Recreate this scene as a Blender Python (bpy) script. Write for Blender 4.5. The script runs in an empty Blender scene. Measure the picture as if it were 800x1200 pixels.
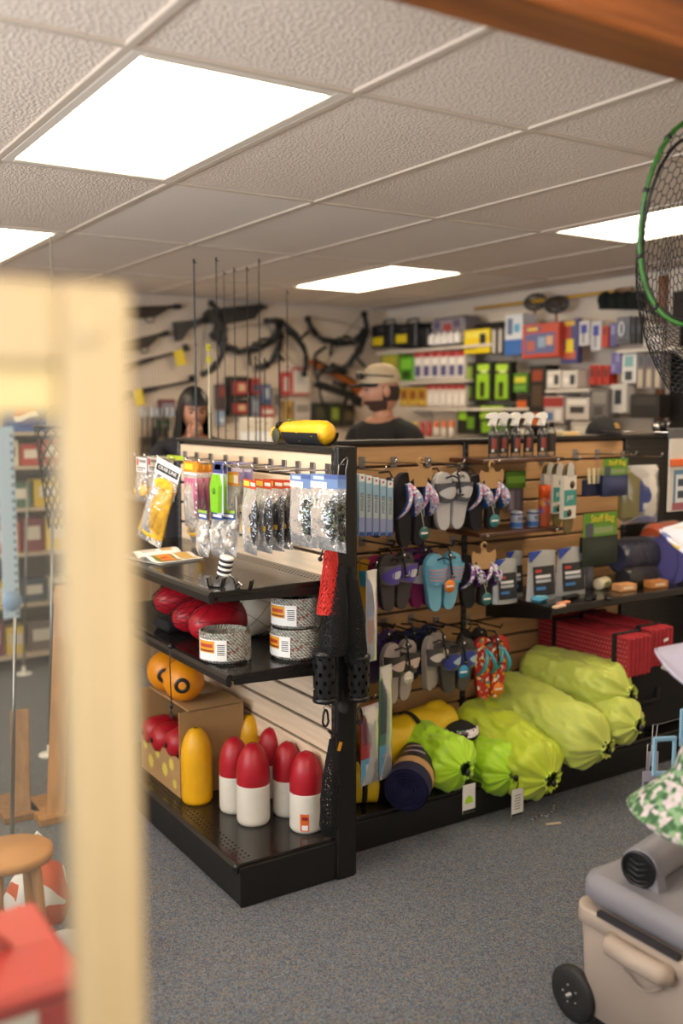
import bpy, bmesh, math, random
from mathutils import Vector, Matrix, noise
PI = math.pi
S = bpy.context.scene
COL = S.collection
random.seed(7)

# ------------------------------------------------------------------ camera
F, PITCH, AZ, EYE = 1145.0, math.radians(-6.0), math.radians(32.9), 1.63
CEIL = 2.43
cam_d = bpy.data.cameras.new('camera'); cam = bpy.data.objects.new('camera', cam_d); COL.objects.link(cam)
cam.location = (0, 0, EYE)
cam.rotation_euler = (PI/2 + PITCH, 0, -AZ)
cam_d.sensor_fit = 'VERTICAL'; cam_d.sensor_height = 36; cam_d.sensor_width = 24
cam_d.lens = F/1200*36
cam_d.clip_start = 0.05
cam_d.dof.use_dof = True; cam_d.dof.focus_distance = 3.2; cam_d.dof.aperture_fstop = 1.25
S.camera = cam
# ------------------------------------------------------------------ light
W = bpy.data.worlds.new('world'); S.world = W; W.use_nodes = True
W.node_tree.nodes['Background'].inputs[0].default_value = (0.62, 0.78, 1.0, 1)
W.node_tree.nodes['Background'].inputs[1].default_value = 0.15
TUBE = 9.5                      # emission of the ceiling light diffusers
def area(name, loc, rot, sx, sy, power, col):
    l = bpy.data.lights.new(name, 'AREA'); l.shape = 'RECTANGLE'; l.size = sx; l.size_y = sy; l.energy = power; l.color = col
    o = bpy.data.objects.new(name, l); COL.objects.link(o); o.location = loc; o.rotation_euler = rot
    return o
area('daylight_shop_window', (-1.0, -1.25, 1.45), (PI/2+1.15, 0, 0), 2.6, 1.6, 95, (0.93, 0.95, 1.0))
area('daylight_side_window', (-2.45, 2.3, 1.45), (PI/2+1.05, 0, -PI/2), 3.0, 1.6, 190, (0.85, 0.91, 1.0))
S.view_settings.view_transform = 'Standard'; S.view_settings.look = 'None'
S.view_settings.gamma = 1.0; S.view_settings.exposure = 0.42
S.view_settings.use_curve_mapping = False

# ------------------------------------------------------------------ picture point -> place in the shop
def ray(x, y):
    r = (x-400)/F; u = (600-y)/F
    f = math.cos(PITCH)-u*math.sin(PITCH); z = math.sin(PITCH)+u*math.cos(PITCH)
    return Vector((f*math.sin(AZ)+r*math.cos(AZ), f*math.cos(AZ)-r*math.sin(AZ), z))
def UX(x, y, X): d = ray(x, y); return d*(X/d.x)+Vector((0, 0, EYE))
def UY(x, y, Y): d = ray(x, y); return d*(Y/d.y)+Vector((0, 0, EYE))
def UZ(x, y, Z): d = ray(x, y); return d*((Z-EYE)/d.z)+Vector((0, 0, EYE))
def rectX(x0, y0, x1, y1, X):       # a rectangle seen on a plane facing -X: centre of its foot, width, height
    m = (x0+x1)/2; a = UX(x0, (y0+y1)/2, X); b = UX(x1, (y0+y1)/2, X); t = UX(m, y0, X); c = UX(m, y1, X)
    return Vector((X, (a.y+b.y)/2, c.z)), abs(a.y-b.y), t.z-c.z
def rectY(x0, y0, x1, y1, Y):
    m = (x0+x1)/2; a = UY(x0, (y0+y1)/2, Y); b = UY(x1, (y0+y1)/2, Y); t = UY(m, y0, Y); c = UY(m, y1, Y)
    return Vector(((a.x+b.x)/2, Y, c.z)), abs(a.x-b.x), t.z-c.z
RA = -PI/2                           # turn of a thing that faces -X (its width runs along Y)

# ------------------------------------------------------------------ materials
def lin(c):
    if isinstance(c, str): c = tuple(int(c[i:i+2], 16) for i in (0, 2, 4))
    return tuple(((v/255)/12.92 if v/255 <= .04045 else ((v/255+.055)/1.055)**2.4) for v in c)
MATS = {}
def mat(name, c, rough=.5, metal=0, var=0, vscale=8, bump=0, bscale=60, c2=None, emit=0, trans=0, coat=0, sheen=0, coords='Object', stretch=None, detail=3, alpha=1):
    if name in MATS: return MATS[name]
    m = bpy.data.materials.new(name); m.use_nodes = True; nt = m.node_tree; N = nt.nodes; L = nt.links
    b = N['Principled BSDF']; col = lin(c)+(1,)
    b.inputs['Base Color'].default_value = col; b.inputs['Roughness'].default_value = rough; b.inputs['Metallic'].default_value = metal
    if coat: b.inputs['Coat Weight'].default_value = coat; b.inputs['Coat Roughness'].default_value = .15
    if sheen: b.inputs['Sheen Weight'].default_value = sheen
    if trans: b.inputs['Transmission Weight'].default_value = trans
    if emit: b.inputs['Emission Color'].default_value = col; b.inputs['Emission Strength'].default_value = emit
    if alpha < 1: b.inputs['Alpha'].default_value = alpha
    if var or bump or c2:
        tc = N.new('ShaderNodeTexCoord'); src = tc.outputs[coords]
        if stretch:
            mp = N.new('ShaderNodeMapping'); L.new(src, mp.inputs[0]); mp.inputs['Scale'].default_value = stretch; src = mp.outputs[0]
    if var or c2:
        nz = N.new('ShaderNodeTexNoise'); nz.inputs['Scale'].default_value = vscale; nz.inputs['Detail'].default_value = detail; L.new(src, nz.inputs['Vector'])
        mx = N.new('ShaderNodeMix'); mx.data_type = 'RGBA'
        rp = N.new('ShaderNodeMapRange'); rp.inputs[1].default_value = .35; rp.inputs[2].default_value = .65; L.new(nz.outputs['Fac'], rp.inputs[0])
        L.new(rp.outputs[0], mx.inputs[0])
        mx.inputs[6].default_value = tuple(v*(1-var) for v in col[:3])+(1,)
        mx.inputs[7].default_value = (lin(c2)+(1,)) if c2 else tuple(min(1, v*(1+var)) for v in col[:3])+(1,)
        L.new(mx.outputs[2], b.inputs['Base Color'])
    if bump:
        n2 = N.new('ShaderNodeTexNoise'); n2.inputs['Scale'].default_value = bscale; n2.inputs['Detail'].default_value = 2; L.new(src, n2.inputs['Vector'])
        bp = N.new('ShaderNodeBump'); bp.inputs['Strength'].default_value = bump; bp.inputs['Distance'].default_value = .01
        L.new(n2.outputs['Fac'], bp.inputs['Height']); L.new(bp.outputs[0], b.inputs['Normal'])
    MATS[name] = m
    return m
def C(h, rough=.45): return mat('paint_%s_%d' % (h, int(rough*100)), h, rough)
def clear_mat(name, tint, gloss=.16, rough=.12, bump=.6, bscale=35):
    if name in MATS: return MATS[name]
    m = bpy.data.materials.new(name); m.use_nodes = True; nt = m.node_tree; N = nt.nodes; L = nt.links
    N.remove(N['Principled BSDF']); out = N['Material Output']
    t = N.new('ShaderNodeBsdfTransparent'); t.inputs[0].default_value = lin(tint)+(1,)
    g = N.new('ShaderNodeBsdfGlossy'); g.inputs['Roughness'].default_value = rough
    d = N.new('ShaderNodeBsdfDiffuse'); d.inputs[0].default_value = lin(tint)+(1,)
    m0 = N.new('ShaderNodeMixShader'); m0.inputs[0].default_value = .22; L.new(g.outputs[0], m0.inputs[1]); L.new(d.outputs[0], m0.inputs[2])
    fr = N.new('ShaderNodeFresnel'); fr.inputs[0].default_value = 1.45
    ad = N.new('ShaderNodeMath'); ad.operation = 'ADD'; ad.inputs[1].default_value = gloss; L.new(fr.outputs[0], ad.inputs[0])
    mx = N.new('ShaderNodeMixShader'); L.new(ad.outputs[0], mx.inputs[0]); L.new(t.outputs[0], mx.inputs[1]); L.new(m0.outputs[0], mx.inputs[2]); L.new(mx.outputs[0], out.inputs[0])
    if bump:
        tc = N.new('ShaderNodeTexCoord'); nz = N.new('ShaderNodeTexNoise'); nz.inputs['Scale'].default_value = bscale; L.new(tc.outputs['Object'], nz.inputs['Vector'])
        bp = N.new('ShaderNodeBump'); bp.inputs['Strength'].default_value = bump; bp.inputs['Distance'].default_value = .01; L.new(nz.outputs['Fac'], bp.inputs['Height'])
        L.new(bp.outputs[0], g.inputs['Normal'])
    MATS[name] = m
    return m
def speck_mat(name, cols, scale, rough=.8, bump=.4, coords='Object'):       # flecks of several colours (carpet loops, rope strands, prints)
    m = bpy.data.materials.new(name); m.use_nodes = True; nt = m.node_tree; N = nt.nodes; L = nt.links; b = N['Principled BSDF']
    tc = N.new('ShaderNodeTexCoord'); vo = N.new('ShaderNodeTexVoronoi'); vo.inputs['Scale'].default_value = scale; L.new(tc.outputs[coords], vo.inputs['Vector'])
    sp = N.new('ShaderNodeSeparateColor'); L.new(vo.outputs['Color'], sp.inputs[0])
    rp = N.new('ShaderNodeValToRGB'); rp.color_ramp.interpolation = 'CONSTANT'; L.new(sp.outputs[0], rp.inputs[0])
    tot = sum(w for _, w in cols); p = 0; el = rp.color_ramp.elements
    for i, (c, w) in enumerate(cols):
        e = el[0] if i == 0 else (el[1] if i == 1 else el.new(p))
        e.position = p; e.color = lin(c)+(1,); p += w/tot
    L.new(rp.outputs[0], b.inputs['Base Color']); b.inputs['Roughness'].default_value = rough
    if bump:
        bp = N.new('ShaderNodeBump'); bp.inputs['Strength'].default_value = bump; bp.inputs['Distance'].default_value = .004
        L.new(vo.outputs['Distance'], bp.inputs['Height']); L.new(bp.outputs[0], b.inputs['Normal'])
    MATS[name] = m
    return m

BLACK = mat('black_powder_coat', '151413', .38, var=.15, vscale=30)
BLACKG = mat('black_gloss_shelf', '1d1a18', .16, var=.1, vscale=20)
BPL = mat('black_plastic', '121214', .35)
BFAB = mat('black_fabric', '141418', .9, bump=.3, bscale=300)
CHROME = mat('chrome_wire', 'c8c8c8', .2, metal=1)
STEEL = mat('brushed_steel', '8f8f90', .35, metal=1)
MAPLE = mat('pale_maple_slat', 'e3cdb0', .45, var=.08, vscale=6, stretch=(1, .6, 9))
MAPLE2 = mat('tan_maple_slat', 'bb9163', .45, var=.1, vscale=6, stretch=(.6, 1, 9))
WOOD = mat('orange_wood', '83491d', .4, var=.3, vscale=5, stretch=(.4, 6, 6), coat=.3)
DWOOD = mat('dark_shelf_wood', '4a2a1a', .35, var=.3, vscale=5, stretch=(.6, 6, 6))
CARD = mat('cardboard', 'a98658', .85, var=.08, vscale=4, bump=.1, bscale=120)
KRAFT = mat('kraft_card', 'b08a5c', .8, var=.05)
WHITE = mat('white_plastic', 'e9e6e0', .4)
PAPER = mat('white_paper', 'eeece8', .7)
CLEAR = clear_mat('clear_polybag', 'f4f4f4', .03, .1, .8, 32)
CLEARS = clear_mat('clear_sleeve', 'f4f4f4', .025, .18, .25, 14)
CLEARB = clear_mat('clear_bottle_plastic', 'f0f2f2', .08, .05, 0)
SKIN = mat('skin', 'b98468', .5, var=.06, vscale=20)
CREAM = mat('cream_enamel', 'c2ac82', .38, var=.03, vscale=4)

# ------------------------------------------------------------------ mesh builder
class MB:
    def __init__(s): s.v = []; s.f = []; s.m = []; s.s = []; s.mats = []; s.T = None
    def mi(s, m):
        if m not in s.mats: s.mats.append(m)
        return s.mats.index(m)
    def add(s, vs, fs, m, smooth=False):
        o = len(s.v); k = s.mi(m)
        s.v += [tuple(s.T @ Vector(p)) if s.T else tuple(p) for p in vs]
        for f in fs: s.f.append(tuple(i+o for i in f)); s.m.append(k); s.s.append(smooth)
        return s
    def box(s, c, d, m, b=0, R=None):
        x, y, z = d[0]/2, d[1]/2, d[2]/2
        if b <= 0:
            vs = [(i*x, j*y, k*z) for i in (-1, 1) for j in (-1, 1) for k in (-1, 1)]
            fs = [(0, 1, 3, 2), (4, 6, 7, 5), (0, 4, 5, 1), (2, 3, 7, 6), (0, 2, 6, 4), (1, 5, 7, 3)]
        else:
            b = min(b, x*.95, y*.95, z*.95); vs = []; ix = {}
            for i in (-1, 1):
                for j in (-1, 1):
                    for k in (-1, 1):
                        ix[i, j, k] = len(vs); vs += [(i*x, j*(y-b), k*(z-b)), (i*(x-b), j*y, k*(z-b)), (i*(x-b), j*(y-b), k*z)]
            g = lambda i, j, k, a: ix[i, j, k]+a
            fs = []
            for i in (-1, 1):
                fs += [[g(i, -1, -1, 0), g(i, 1, -1, 0), g(i, 1, 1, 0), g(i, -1, 1, 0)][::i], [g(-1, i, -1, 1), g(-1, i, 1, 1), g(1, i, 1, 1), g(1, i, -1, 1)][::i], [g(-1, -1, i, 2), g(1, -1, i, 2), g(1, 1, i, 2), g(-1, 1, i, 2)][::i]]
            for i in (-1, 1):
                for j in (-1, 1):
                    fs += [[g(i, j, -1, 0), g(i, j, -1, 1), g(i, j, 1, 1), g(i, j, 1, 0)][::i*j], [g(i, -1, j, 0), g(i, 1, j, 0), g(i, 1, j, 2), g(i, -1, j, 2)][::i*j], [g(-1, i, j, 1), g(-1, i, j, 2), g(1, i, j, 2), g(1, i, j, 1)][::i*j]]
                    for k in (-1, 1): fs.append([g(i, j, k, 0), g(i, j, k, 1), g(i, j, k, 2)][::i*j*k])
        c = Vector(c)
        vs = [c+(R @ Vector(p) if R else Vector(p)) for p in vs]
        return s.add(vs, fs, m)
    def bar(s, a, b, wd, m):          # square bar between two points
        return s.tube([a, b], wd/1.414, 4, m, smooth=False)
    def tube(s, pts, r, n, m, closed=False, smooth=True, flat=1.0, up=None, caps=True):
        P = [Vector(p) for p in pts]; k = len(P); rr = r if isinstance(r, (list, tuple)) else [r]*k
        vs = []; nv = None
        for i in range(k):
            a = P[(i-1) % k] if (closed or i > 0) else P[0]; b = P[(i+1) % k] if (closed or i < k-1) else P[-1]
            t = (b-a); t = t.normalized() if t.length > 1e-9 else Vector((0, 0, 1))
            if nv is None:
                q = Vector(up) if up else (Vector((0, 0, 1)) if abs(t.z) < .9 else Vector((1, 0, 0)))
                nv = q
            nv = nv-t*nv.dot(t); nv = nv.normalized() if nv.length > 1e-6 else t.orthogonal().normalized()
            bn = t.cross(nv)
            for j in range(n):
                a_ = 2*PI*(j+.5)/n
                vs.append(P[i]+(nv*math.sin(a_)*flat+bn*math.cos(a_))*rr[i])
        fs = []
        for i in range(k if closed else k-1):
            for j in range(n):
                a = i*n+j; b = i*n+(j+1) % n; c = ((i+1) % k)*n+(j+1) % n; d = ((i+1) % k)*n+j
                fs.append((a, b, c, d))
        if not closed and caps: fs += [tuple(range(n))[::-1], tuple((k-1)*n+j for j in range(n))]
        return s.add(vs, fs, m, smooth)
    def lathe(s, prof, n, m, c=(0, 0, 0), R=None, smooth=True, caps=True):
        c = Vector(c); vs = []; k = len(prof)
        for r, z in prof:
            for j in range(n):
                a = 2*PI*j/n; p = Vector((r*math.cos(a), r*math.sin(a), z)); vs.append(c+(R @ p if R else p))
        fs = [(i*n+j, i*n+(j+1) % n, (i+1)*n+(j+1) % n, (i+1)*n+j) for i in range(k-1) for j in range(n)]
        if caps: fs += [tuple(range(n))[::-1], tuple((k-1)*n+j for j in range(n))]
        return s.add(vs, fs, m, smooth)
    def prism(s, poly, y0, y1, m, smooth=False):      # outline in x,z pushed along y
        n = len(poly); vs = [(x, y0, z) for x, z in poly]+[(x, y1, z) for x, z in poly]
        fs = [tuple(range(n)), tuple(range(2*n-1, n-1, -1))]+[(i, n+i, n+(i+1) % n, (i+1) % n) for i in range(n)]
        return s.add(vs, fs, m, smooth)
    def grid(s, fn, nu, nv, m, cu=False, cv=False, smooth=True, skip=None):
        U = nu if cu else nu+1; V = nv if cv else nv+1
        vs = [fn(i/nu, j/nv) for i in range(U) for j in range(V)]
        fs = [(i*V+j, ((i+1) % U)*V+j, ((i+1) % U)*V+(j+1) % V, i*V+(j+1) % V) for i in range(nu) for j in range(nv) if not (skip and skip(i, j))]
        return s.add(vs, fs, m, smooth)
    def ell(s, c, r, m, nu=16, nv=10, R=None):
        c = Vector(c)
        def fn(u, v):
            a = 2*PI*u; b = PI*(v-.5); p = Vector((r[0]*math.cos(a)*math.cos(b), r[1]*math.sin(a)*math.cos(b), r[2]*math.sin(b)))
            return c+(R @ p if R else p)
        return s.grid(fn, nu, nv, m, cu=True)
    def quad(s, x0, z0, x1, z1, y, m): return s.add([(x0, y, z0), (x1, y, z0), (x1, y, z1), (x0, y, z1)], [(0, 1, 2, 3)], m)
    def mesh(s, name):
        me = bpy.data.meshes.new(name); me.from_pydata(s.v, [], s.f)
        for m in s.mats: me.materials.append(m)
        me.polygons.foreach_set('material_index', s.m); me.polygons.foreach_set('use_smooth', s.s); me.update()
        return me
    def build(s, name, parent=None, loc=None, rz=0): return link(name, s.mesh(name), parent, loc, rz)
def link(name, me, parent=None, loc=None, rz=0):
    o = bpy.data.objects.new(name, me); COL.objects.link(o)
    if parent: o.parent = parent
    if loc is not None: o.location = loc
    if rz: o.rotation_euler = (0, 0, rz)
    return o
def tag(o, label, cat, group=None):
    o['label'] = label; o['category'] = cat
    if group: o['group'] = group
    return o
def thing(name, label, cat, loc=(0, 0, 0), rz=0, group=None):
    o = bpy.data.objects.new(name, None); COL.objects.link(o); o.location = loc; o.rotation_euler = (0, 0, rz); o.empty_display_size = .05
    return tag(o, label, cat, group)
def struct(o): o['kind'] = 'structure'; return o
def dup(root, loc, rz=None, label=None):
    def cp(o, par):
        c = o.copy(); COL.objects.link(c); c.parent = par
        for ch in [q for q in KIDS.get(o.name, [])]: cp(ch, c)
        return c
    r = cp(root, None); r.location = loc
    if rz is not None: r.rotation_euler = (0, 0, rz)
    if label: r['label'] = label
    return r
KIDS = {}
def remember(root):                 # the parts of a thing, kept for its copies
    KIDS.clear()
    for o in COL.objects:
        if o.parent: KIDS.setdefault(o.parent.name, []).append(o)
    return root
def Rx(a): return Matrix.Rotation(a, 3, 'X')
def Ry(a): return Matrix.Rotation(a, 3, 'Y')
def Rz(a): return Matrix.Rotation(a, 3, 'Z')
def lettering(txt, size, m, parent, loc, rot=(PI/2, 0, 0), depth=.0004, align='CENTER', sx=1):
    cu = bpy.data.curves.new('lettering', 'FONT'); cu.body = txt; cu.size = size; cu.extrude = depth; cu.align_x = align; cu.align_y = 'CENTER'; cu.resolution_u = 2
    o = bpy.data.objects.new('lettering', cu); COL.objects.link(o)
    dg = bpy.context.evaluated_depsgraph_get(); me = bpy.data.meshes.new_from_object(o.evaluated_get(dg))
    bpy.data.objects.remove(o); bpy.data.curves.remove(cu)
    me.materials.clear(); me.materials.append(m)
    t = link('lettering', me, parent, loc); t.rotation_euler = rot; t.scale = (sx, 1, 1)
    return t
ORD = ['first', 'second', 'third', 'fourth', 'fifth', 'sixth', 'seventh', 'eighth', 'ninth', 'tenth']

# ------------------------------------------------------------------ the room
XL, XR, YF, YK = -2.5, 4.72, -1.3, 6.62
CARPET = speck_mat('flecked_carpet', [('5d6773', 5), ('4d5664', 4), ('6c6a69', 3), ('7c6c5f', 2), ('434d5d', 3), ('717b86', 2)], 230, .95, .5)
fl = struct(MB().box(((XL+XR)/2, (YF+YK)/2, -.05), (XR-XL, YK-YF, .1), CARPET).build('floor'))
WALLM = mat('warm_white_wall', 'd9cbb8', .7, var=.03, vscale=2)
def bead_mat():
    m = mat('beadboard_wall', 'd2c0aa', .6); nt = m.node_tree; N = nt.nodes; L = nt.links
    tc = N.new('ShaderNodeTexCoord'); wv = N.new('ShaderNodeTexWave'); wv.wave_type = 'BANDS'; wv.bands_direction = 'X'; wv.inputs['Scale'].default_value = 14
    L.new(tc.outputs['Object'], wv.inputs['Vector'])
    rp = N.new('ShaderNodeValToRGB'); rp.color_ramp.elements[0].color = lin('a08c78')+(1,); rp.color_ramp.elements[1].color = lin('d8c7b2')+(1,); rp.color_ramp.elements[1].position = .3
    L.new(wv.outputs[0], rp.inputs[0]); L.new(rp.outputs[0], N['Principled BSDF'].inputs['Base Color'])
    return m
struct(MB().box(((XL+XR)/2, YK+.05, CEIL/2), (XR-XL, .1, CEIL), bead_mat()).build('wall_back'))
struct(MB().box((XR+.05, (YF+YK)/2, CEIL/2), (.1, YK-YF, CEIL), WALLM).build('wall_right'))
wl = MB()
for y0, y1, z0, z1 in ((YF, .8, 0, CEIL), (3.8, YK, 0, CEIL), (.8, 3.8, 0, .6), (.8, 3.8, 2.3, CEIL)): wl.box((XL-.05, (y0+y1)/2, (z0+z1)/2), (.1, y1-y0, z1-z0), WALLM)
struct(wl.build('wall_left'))
wf = MB()
for x0, x1, z0, z1 in ((XL, -3.1+.0, 0, CEIL), (.5, XR, 0, CEIL), (-2.5, .5, 0, .6), (-2.5, .5, 2.35, CEIL)):
    if x1 > x0: wf.box(((x0+x1)/2, YF-.05, (z0+z1)/2), (x1-x0, .1, z1-z0), WALLM)
struct(wf.build('wall_front'))
# suspended ceiling: grid bars and lay-in tiles
TX0, TW, TY0, TL = .83, .60, 2.15, 1.175
TBAR = mat('ceiling_tbar', 'c9b9a6', .4)
def tile_mat(name, c, strength):
    m = mat(name, c, .85); nt = m.node_tree; N = nt.nodes; L = nt.links
    tc = N.new('ShaderNodeTexCoord'); nz = N.new('ShaderNodeTexNoise'); nz.inputs['Scale'].default_value = 105; nz.inputs['Detail'].default_value = 3; L.new(tc.outputs['Object'], nz.inputs['Vector'])
    rp = N.new('ShaderNodeMapRange'); rp.inputs[1].default_value = .42; rp.inputs[2].default_value = .6; L.new(nz.outputs['Fac'], rp.inputs[0])
    bp = N.new('ShaderNodeBump'); bp.inputs['Strength'].default_value = strength; bp.inputs['Distance'].default_value = .006; L.new(rp.outputs[0], bp.inputs['Height']); L.new(bp.outputs[0], N['Principled BSDF'].inputs['Normal'])
    return m
TROUGH = tile_mat('textured_ceiling_tile', 'e6d5c3', .6); TSMOOTH = tile_mat('smooth_ceiling_tile', 'e8dccf', .08)
cl = struct(MB().box(((XL+XR)/2, (YF+YK)/2, CEIL+.08), (XR-XL, YK-YF, .06), WALLM).build('ceiling'))
LIGHTS = {(0, 0), (0, 2), (4, 0), (4, 2), (-4, 0), (-4, 2), (0, -2), (4, -2)}
tm = {}
for key, m in (('r', TROUGH), ('s', TSMOOTH)): tm[key] = MB().box((0, 0, 0), (TW-.004, TL-.004, .016), m, b=.003).mesh('ceiling_tile')
for i in range(-6, 7):
    for j in range(-3, 4):
        x0, y0 = TX0+i*TW, TY0+j*TL
        if x0+TW < XL+.05 or x0 > XR-.05 or y0+TL < YF+.05 or y0 > YK-.05 or (i, j) in LIGHTS: continue
        smooth = (i, j) in {(1, 1), (1, 2), (2, 1), (0, 1), (3, 1), (2, 2), (5, 2), (3, 2)} or j >= 3
        a0, a1, b0, b1 = max(x0, XL), min(x0+TW, XR), max(y0, YF), min(y0+TL, YK)
        o = link('ceiling_tile', tm['s' if smooth and (i, j) != (0, 1) else 'r'], cl, ((a0+a1)/2, (b0+b1)/2, CEIL+.010))
        o.scale = ((a1-a0)/TW, (b1-b0)/TL, 1)
mr = MB().box((0, 0, 0), (.024, YK-YF, .010), TBAR, b=.002).mesh('grid_runner')
for i in range(-5, 8):
    x = TX0+i*TW
    if XL+.03 < x < XR-.02: link('grid_runner', mr, cl, (x, (YF+YK)/2, CEIL))
mc = MB().box((0, 0, 0), (XR-XL, .022, .009), TBAR, b=.002).mesh('grid_cross_bar')
for j in range(-2, 4): link('grid_cross_bar', mc, cl, ((XL+XR)/2, TY0+j*TL, CEIL))
DIFF = mat('light_diffuser', 'ffe9c8', .4, emit=TUBE)
LFRAME = mat('light_frame', 'ddd2c2', .4)
LNAMES = {(0, 0): 'large glowing ceiling light panel nearest the camera, upper left', (0, 2): 'glowing ceiling light panel at the left edge, partly behind the cream frame',
          (4, 0): 'glowing ceiling light panel behind the green landing net', (4, 2): 'small glowing ceiling light panel far back above the man in the cap'}
for (i, j) in sorted(LIGHTS):
    x0, y0 = TX0+i*TW, TY0+j*TL
    if (i, j) not in LNAMES and (i, j) not in {(-4, 0), (-4, 2), (0, -2), (4, -2)}: continue
    t = thing('ceiling_light', LNAMES.get((i, j), 'ceiling light panel outside the picture, '+{(-4, 0): 'left of the camera', (-4, 2): 'far left at the back', (0, -2): 'behind the camera', (4, -2): 'right of the camera'}.get((i, j), '')), 'ceiling light', (x0+TW/2, y0+TL/2, CEIL), 0, 'recessed ceiling light panels')
    f = MB(); w, l, e = TW-.024, TL-.022, .034
    for sx in (-1, 1): f.box((sx*(w/2-e/2), 0, .001), (e, l, .012), LFRAME, b=.003); f.box((0, sx*(l/2-e/2), .001), (w-2*e, e, .012), LFRAME, b=.003)
    f.build('light_frame', t)
    MB().box((0, 0, .003), (w-2*e, l-2*e, .006), DIFF).build('diffuser', t)
# wooden header overhead, top right
bm = MB().box((2.6, 1.31, 2.36), (3.4, .14, .12), WOOD, b=.006); bm.box((2.6, 1.25, 2.30), (3.4, .05, .022), WOOD, b=.006)
struct(bm.build('trim_1'))

# ------------------------------------------------------------------ gondola A: slatwall shelving that faces left
XA, YA0, YA1, TOP = 1.76, 2.75, 4.06, 1.505
PITCHS = .088
def slat_wall(parent, length, m, along, face, start, z0, z1):
    me = MB().box((0, 0, 0), ((.018, length, PITCHS-.011) if along == 'Y' else (length, .018, PITCHS-.011)), m, b=.003).mesh('slat')
    z = z1-PITCHS/2
    while z-PITCHS/2 > z0-.001:
        link('slat', me, parent, (face+.009, start+length/2, z) if along == 'Y' else (start+length/2, face+.009, z)); z -= PITCHS
GROOVE = mat('slat_groove', '4a3a2a', .7)
A = thing('shelving_unit', 'black shelving unit with pale slatted back, rope coils and buoys on its shelves', 'shelving')
slat_wall(A, YA1-YA0-.03, MAPLE, 'Y', XA, YA0+.01, .15, TOP-.022)
MB().box((XA+.025, (YA0+YA1)/2, (TOP+.1)/2), (.012, YA1-YA0-.02, TOP-.1), GROOVE).build('backing_board', A)
MB().box((XA+.03, (YA0+YA1)/2, TOP-.009), (.085, YA1-YA0, .018), BLACK, b=.004).build('top_rail', A)
def upright(parent, x, y, z1, along):
    u = MB().box((x, y, z1/2), ((.06, .028, z1) if along == 'Y' else (.028, .06, z1)), BLACK, b=.004)
    o = u.build('upright', parent)
    s = MB(); z = .25
    while z < z1-.05:
        if along == 'Y':
            for dy in (-.006, .006): s.box((x-.0302, y+dy, z), (.001, .004, .014), C('5a5a5c'))
        else:
            for dx in (-.006, .006): s.box((x+dx, y-.0302, z), (.004, .001, .014), C('5a5a5c'))
        z += .03
    s.build('slot_row', o)['kind'] = 'stuff'
    return o
upright(A, XA+.022, YA0+.012, TOP, 'Y'); upright(A, XA+.022, YA1-.004, TOP, 'Y')
MB().box((XA+.028, YA0-.012, TOP/2), (.075, .016, TOP), BLACK, b=.004).build('end_panel', A)
MB().box((XA+.068, (YA0+3.26)/2-.01, TOP/2), (.012, 3.26-YA0, TOP), BLACK).build('back_panel', A)
def holes(name, parent, pts, r, m):
    h = MB()
    for p in pts: h.lathe([(r, 0), (r, .0004)], 6, m, p)
    o = h.build(name, parent); o['kind'] = 'stuff'; return o
HOLE = mat('hole_black', '050505', .9)
def shelf_A(zt, xf, y0, y1):
    o = MB().box(((xf+XA)/2, (y0+y1)/2, zt-.010), (XA-xf, y1-y0, .020), BLACKG, b=.003).build('shelf', A)
    # rolled front lip with price channel
    lp = MB(); pr = [(xf-.004, zt+.004), (xf-.016, zt), (xf-.022, zt-.012), (xf-.018, zt-.034), (xf-.006, zt-.040), (xf, zt-.03)]
    lp.T = Matrix.Rotation(0, 4, 'Z'); n = len(pr)
    lp.add([(x, y0, z) for x, z in pr]+[(x, y1, z) for x, z in pr], [tuple(range(n)), tuple(range(2*n-1, n-1, -1))]+[(i, n+i, n+(i+1) % n, (i+1) % n) for i in range(n)], BLACK)
    lp.build('price_lip', o)
    for y in (y0+.004, y1-.004):
        b = MB(); n = 4; q = [(xf+.01, zt-.018), (XA, zt-.018), (XA, zt-.050), (xf+.01, zt-.034)]
        b.add([(x, y-.003, z) for x, z in q]+[(x, y+.003, z) for x, z in q], [(0, 1, 2, 3), (7, 6, 5, 4)]+[(i, 4+i, 4+(i+1) % 4, (i+1) % 4) for i in range(4)], BLACK); b.build('bracket', o)
    pts = [(XA-.03-r*.02, y0+.03+k*.022, zt) for r in range(3) for k in range(int((y1-y0-.06)/.022))]+[(xf+.03+r*.018, y0+.03+k*.022, zt) for r in range(2) for k in range(int((y1-y0-.06)/.022))]
    holes('perforations', o, pts, .0045, HOLE)
    return o
ZS1, ZS2, ZB = 1.06, .785, .148
shelf_A(ZS1, 1.305, YA0, YA1); shelf_A(ZS2, 1.362, YA0, YA1)
bd = MB().box(((1.375+XA)/2, (YA0+YA1)/2, ZB-.01), (XA-1.375, YA1-YA0, .02), BLACKG, b=.004).build('base_deck', A)
MB().box((1.375, (YA0+YA1)/2, ZB-.018), (.026, YA1-YA0, .040), BLACK, b=.010).build('price_lip', bd)
MB().box((1.395, (YA0+YA1)/2, .055), (.014, YA1-YA0-.01, .110), BLACK).build('kick_plate', bd)
MB().box(((1.38+XA)/2, YA0-.004, .07), (XA-1.38, .012, .135), BLACK, b=.002).build('side_panel', bd)
holes('perforations', bd, [(1.40+r*.018, YA0+.04+k*.024, ZB) for r in range(3) for k in range(52)]+[(XA-.03-r*.02, YA0+.04+k*.024, ZB) for r in range(2) for k in range(52)], .0045, HOLE)
def hook_mesh(length, m=CHROME, r=.0028):
    b = MB(); b.box((0, -.004, .0), (.03, .005, .045), STEEL, b=.001)
    b.tube([(0, -.005, 0), (0, -length, .004), (0, -length-.012, .022)], r, 6, m)
    return b.mesh('display_hook')
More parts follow.
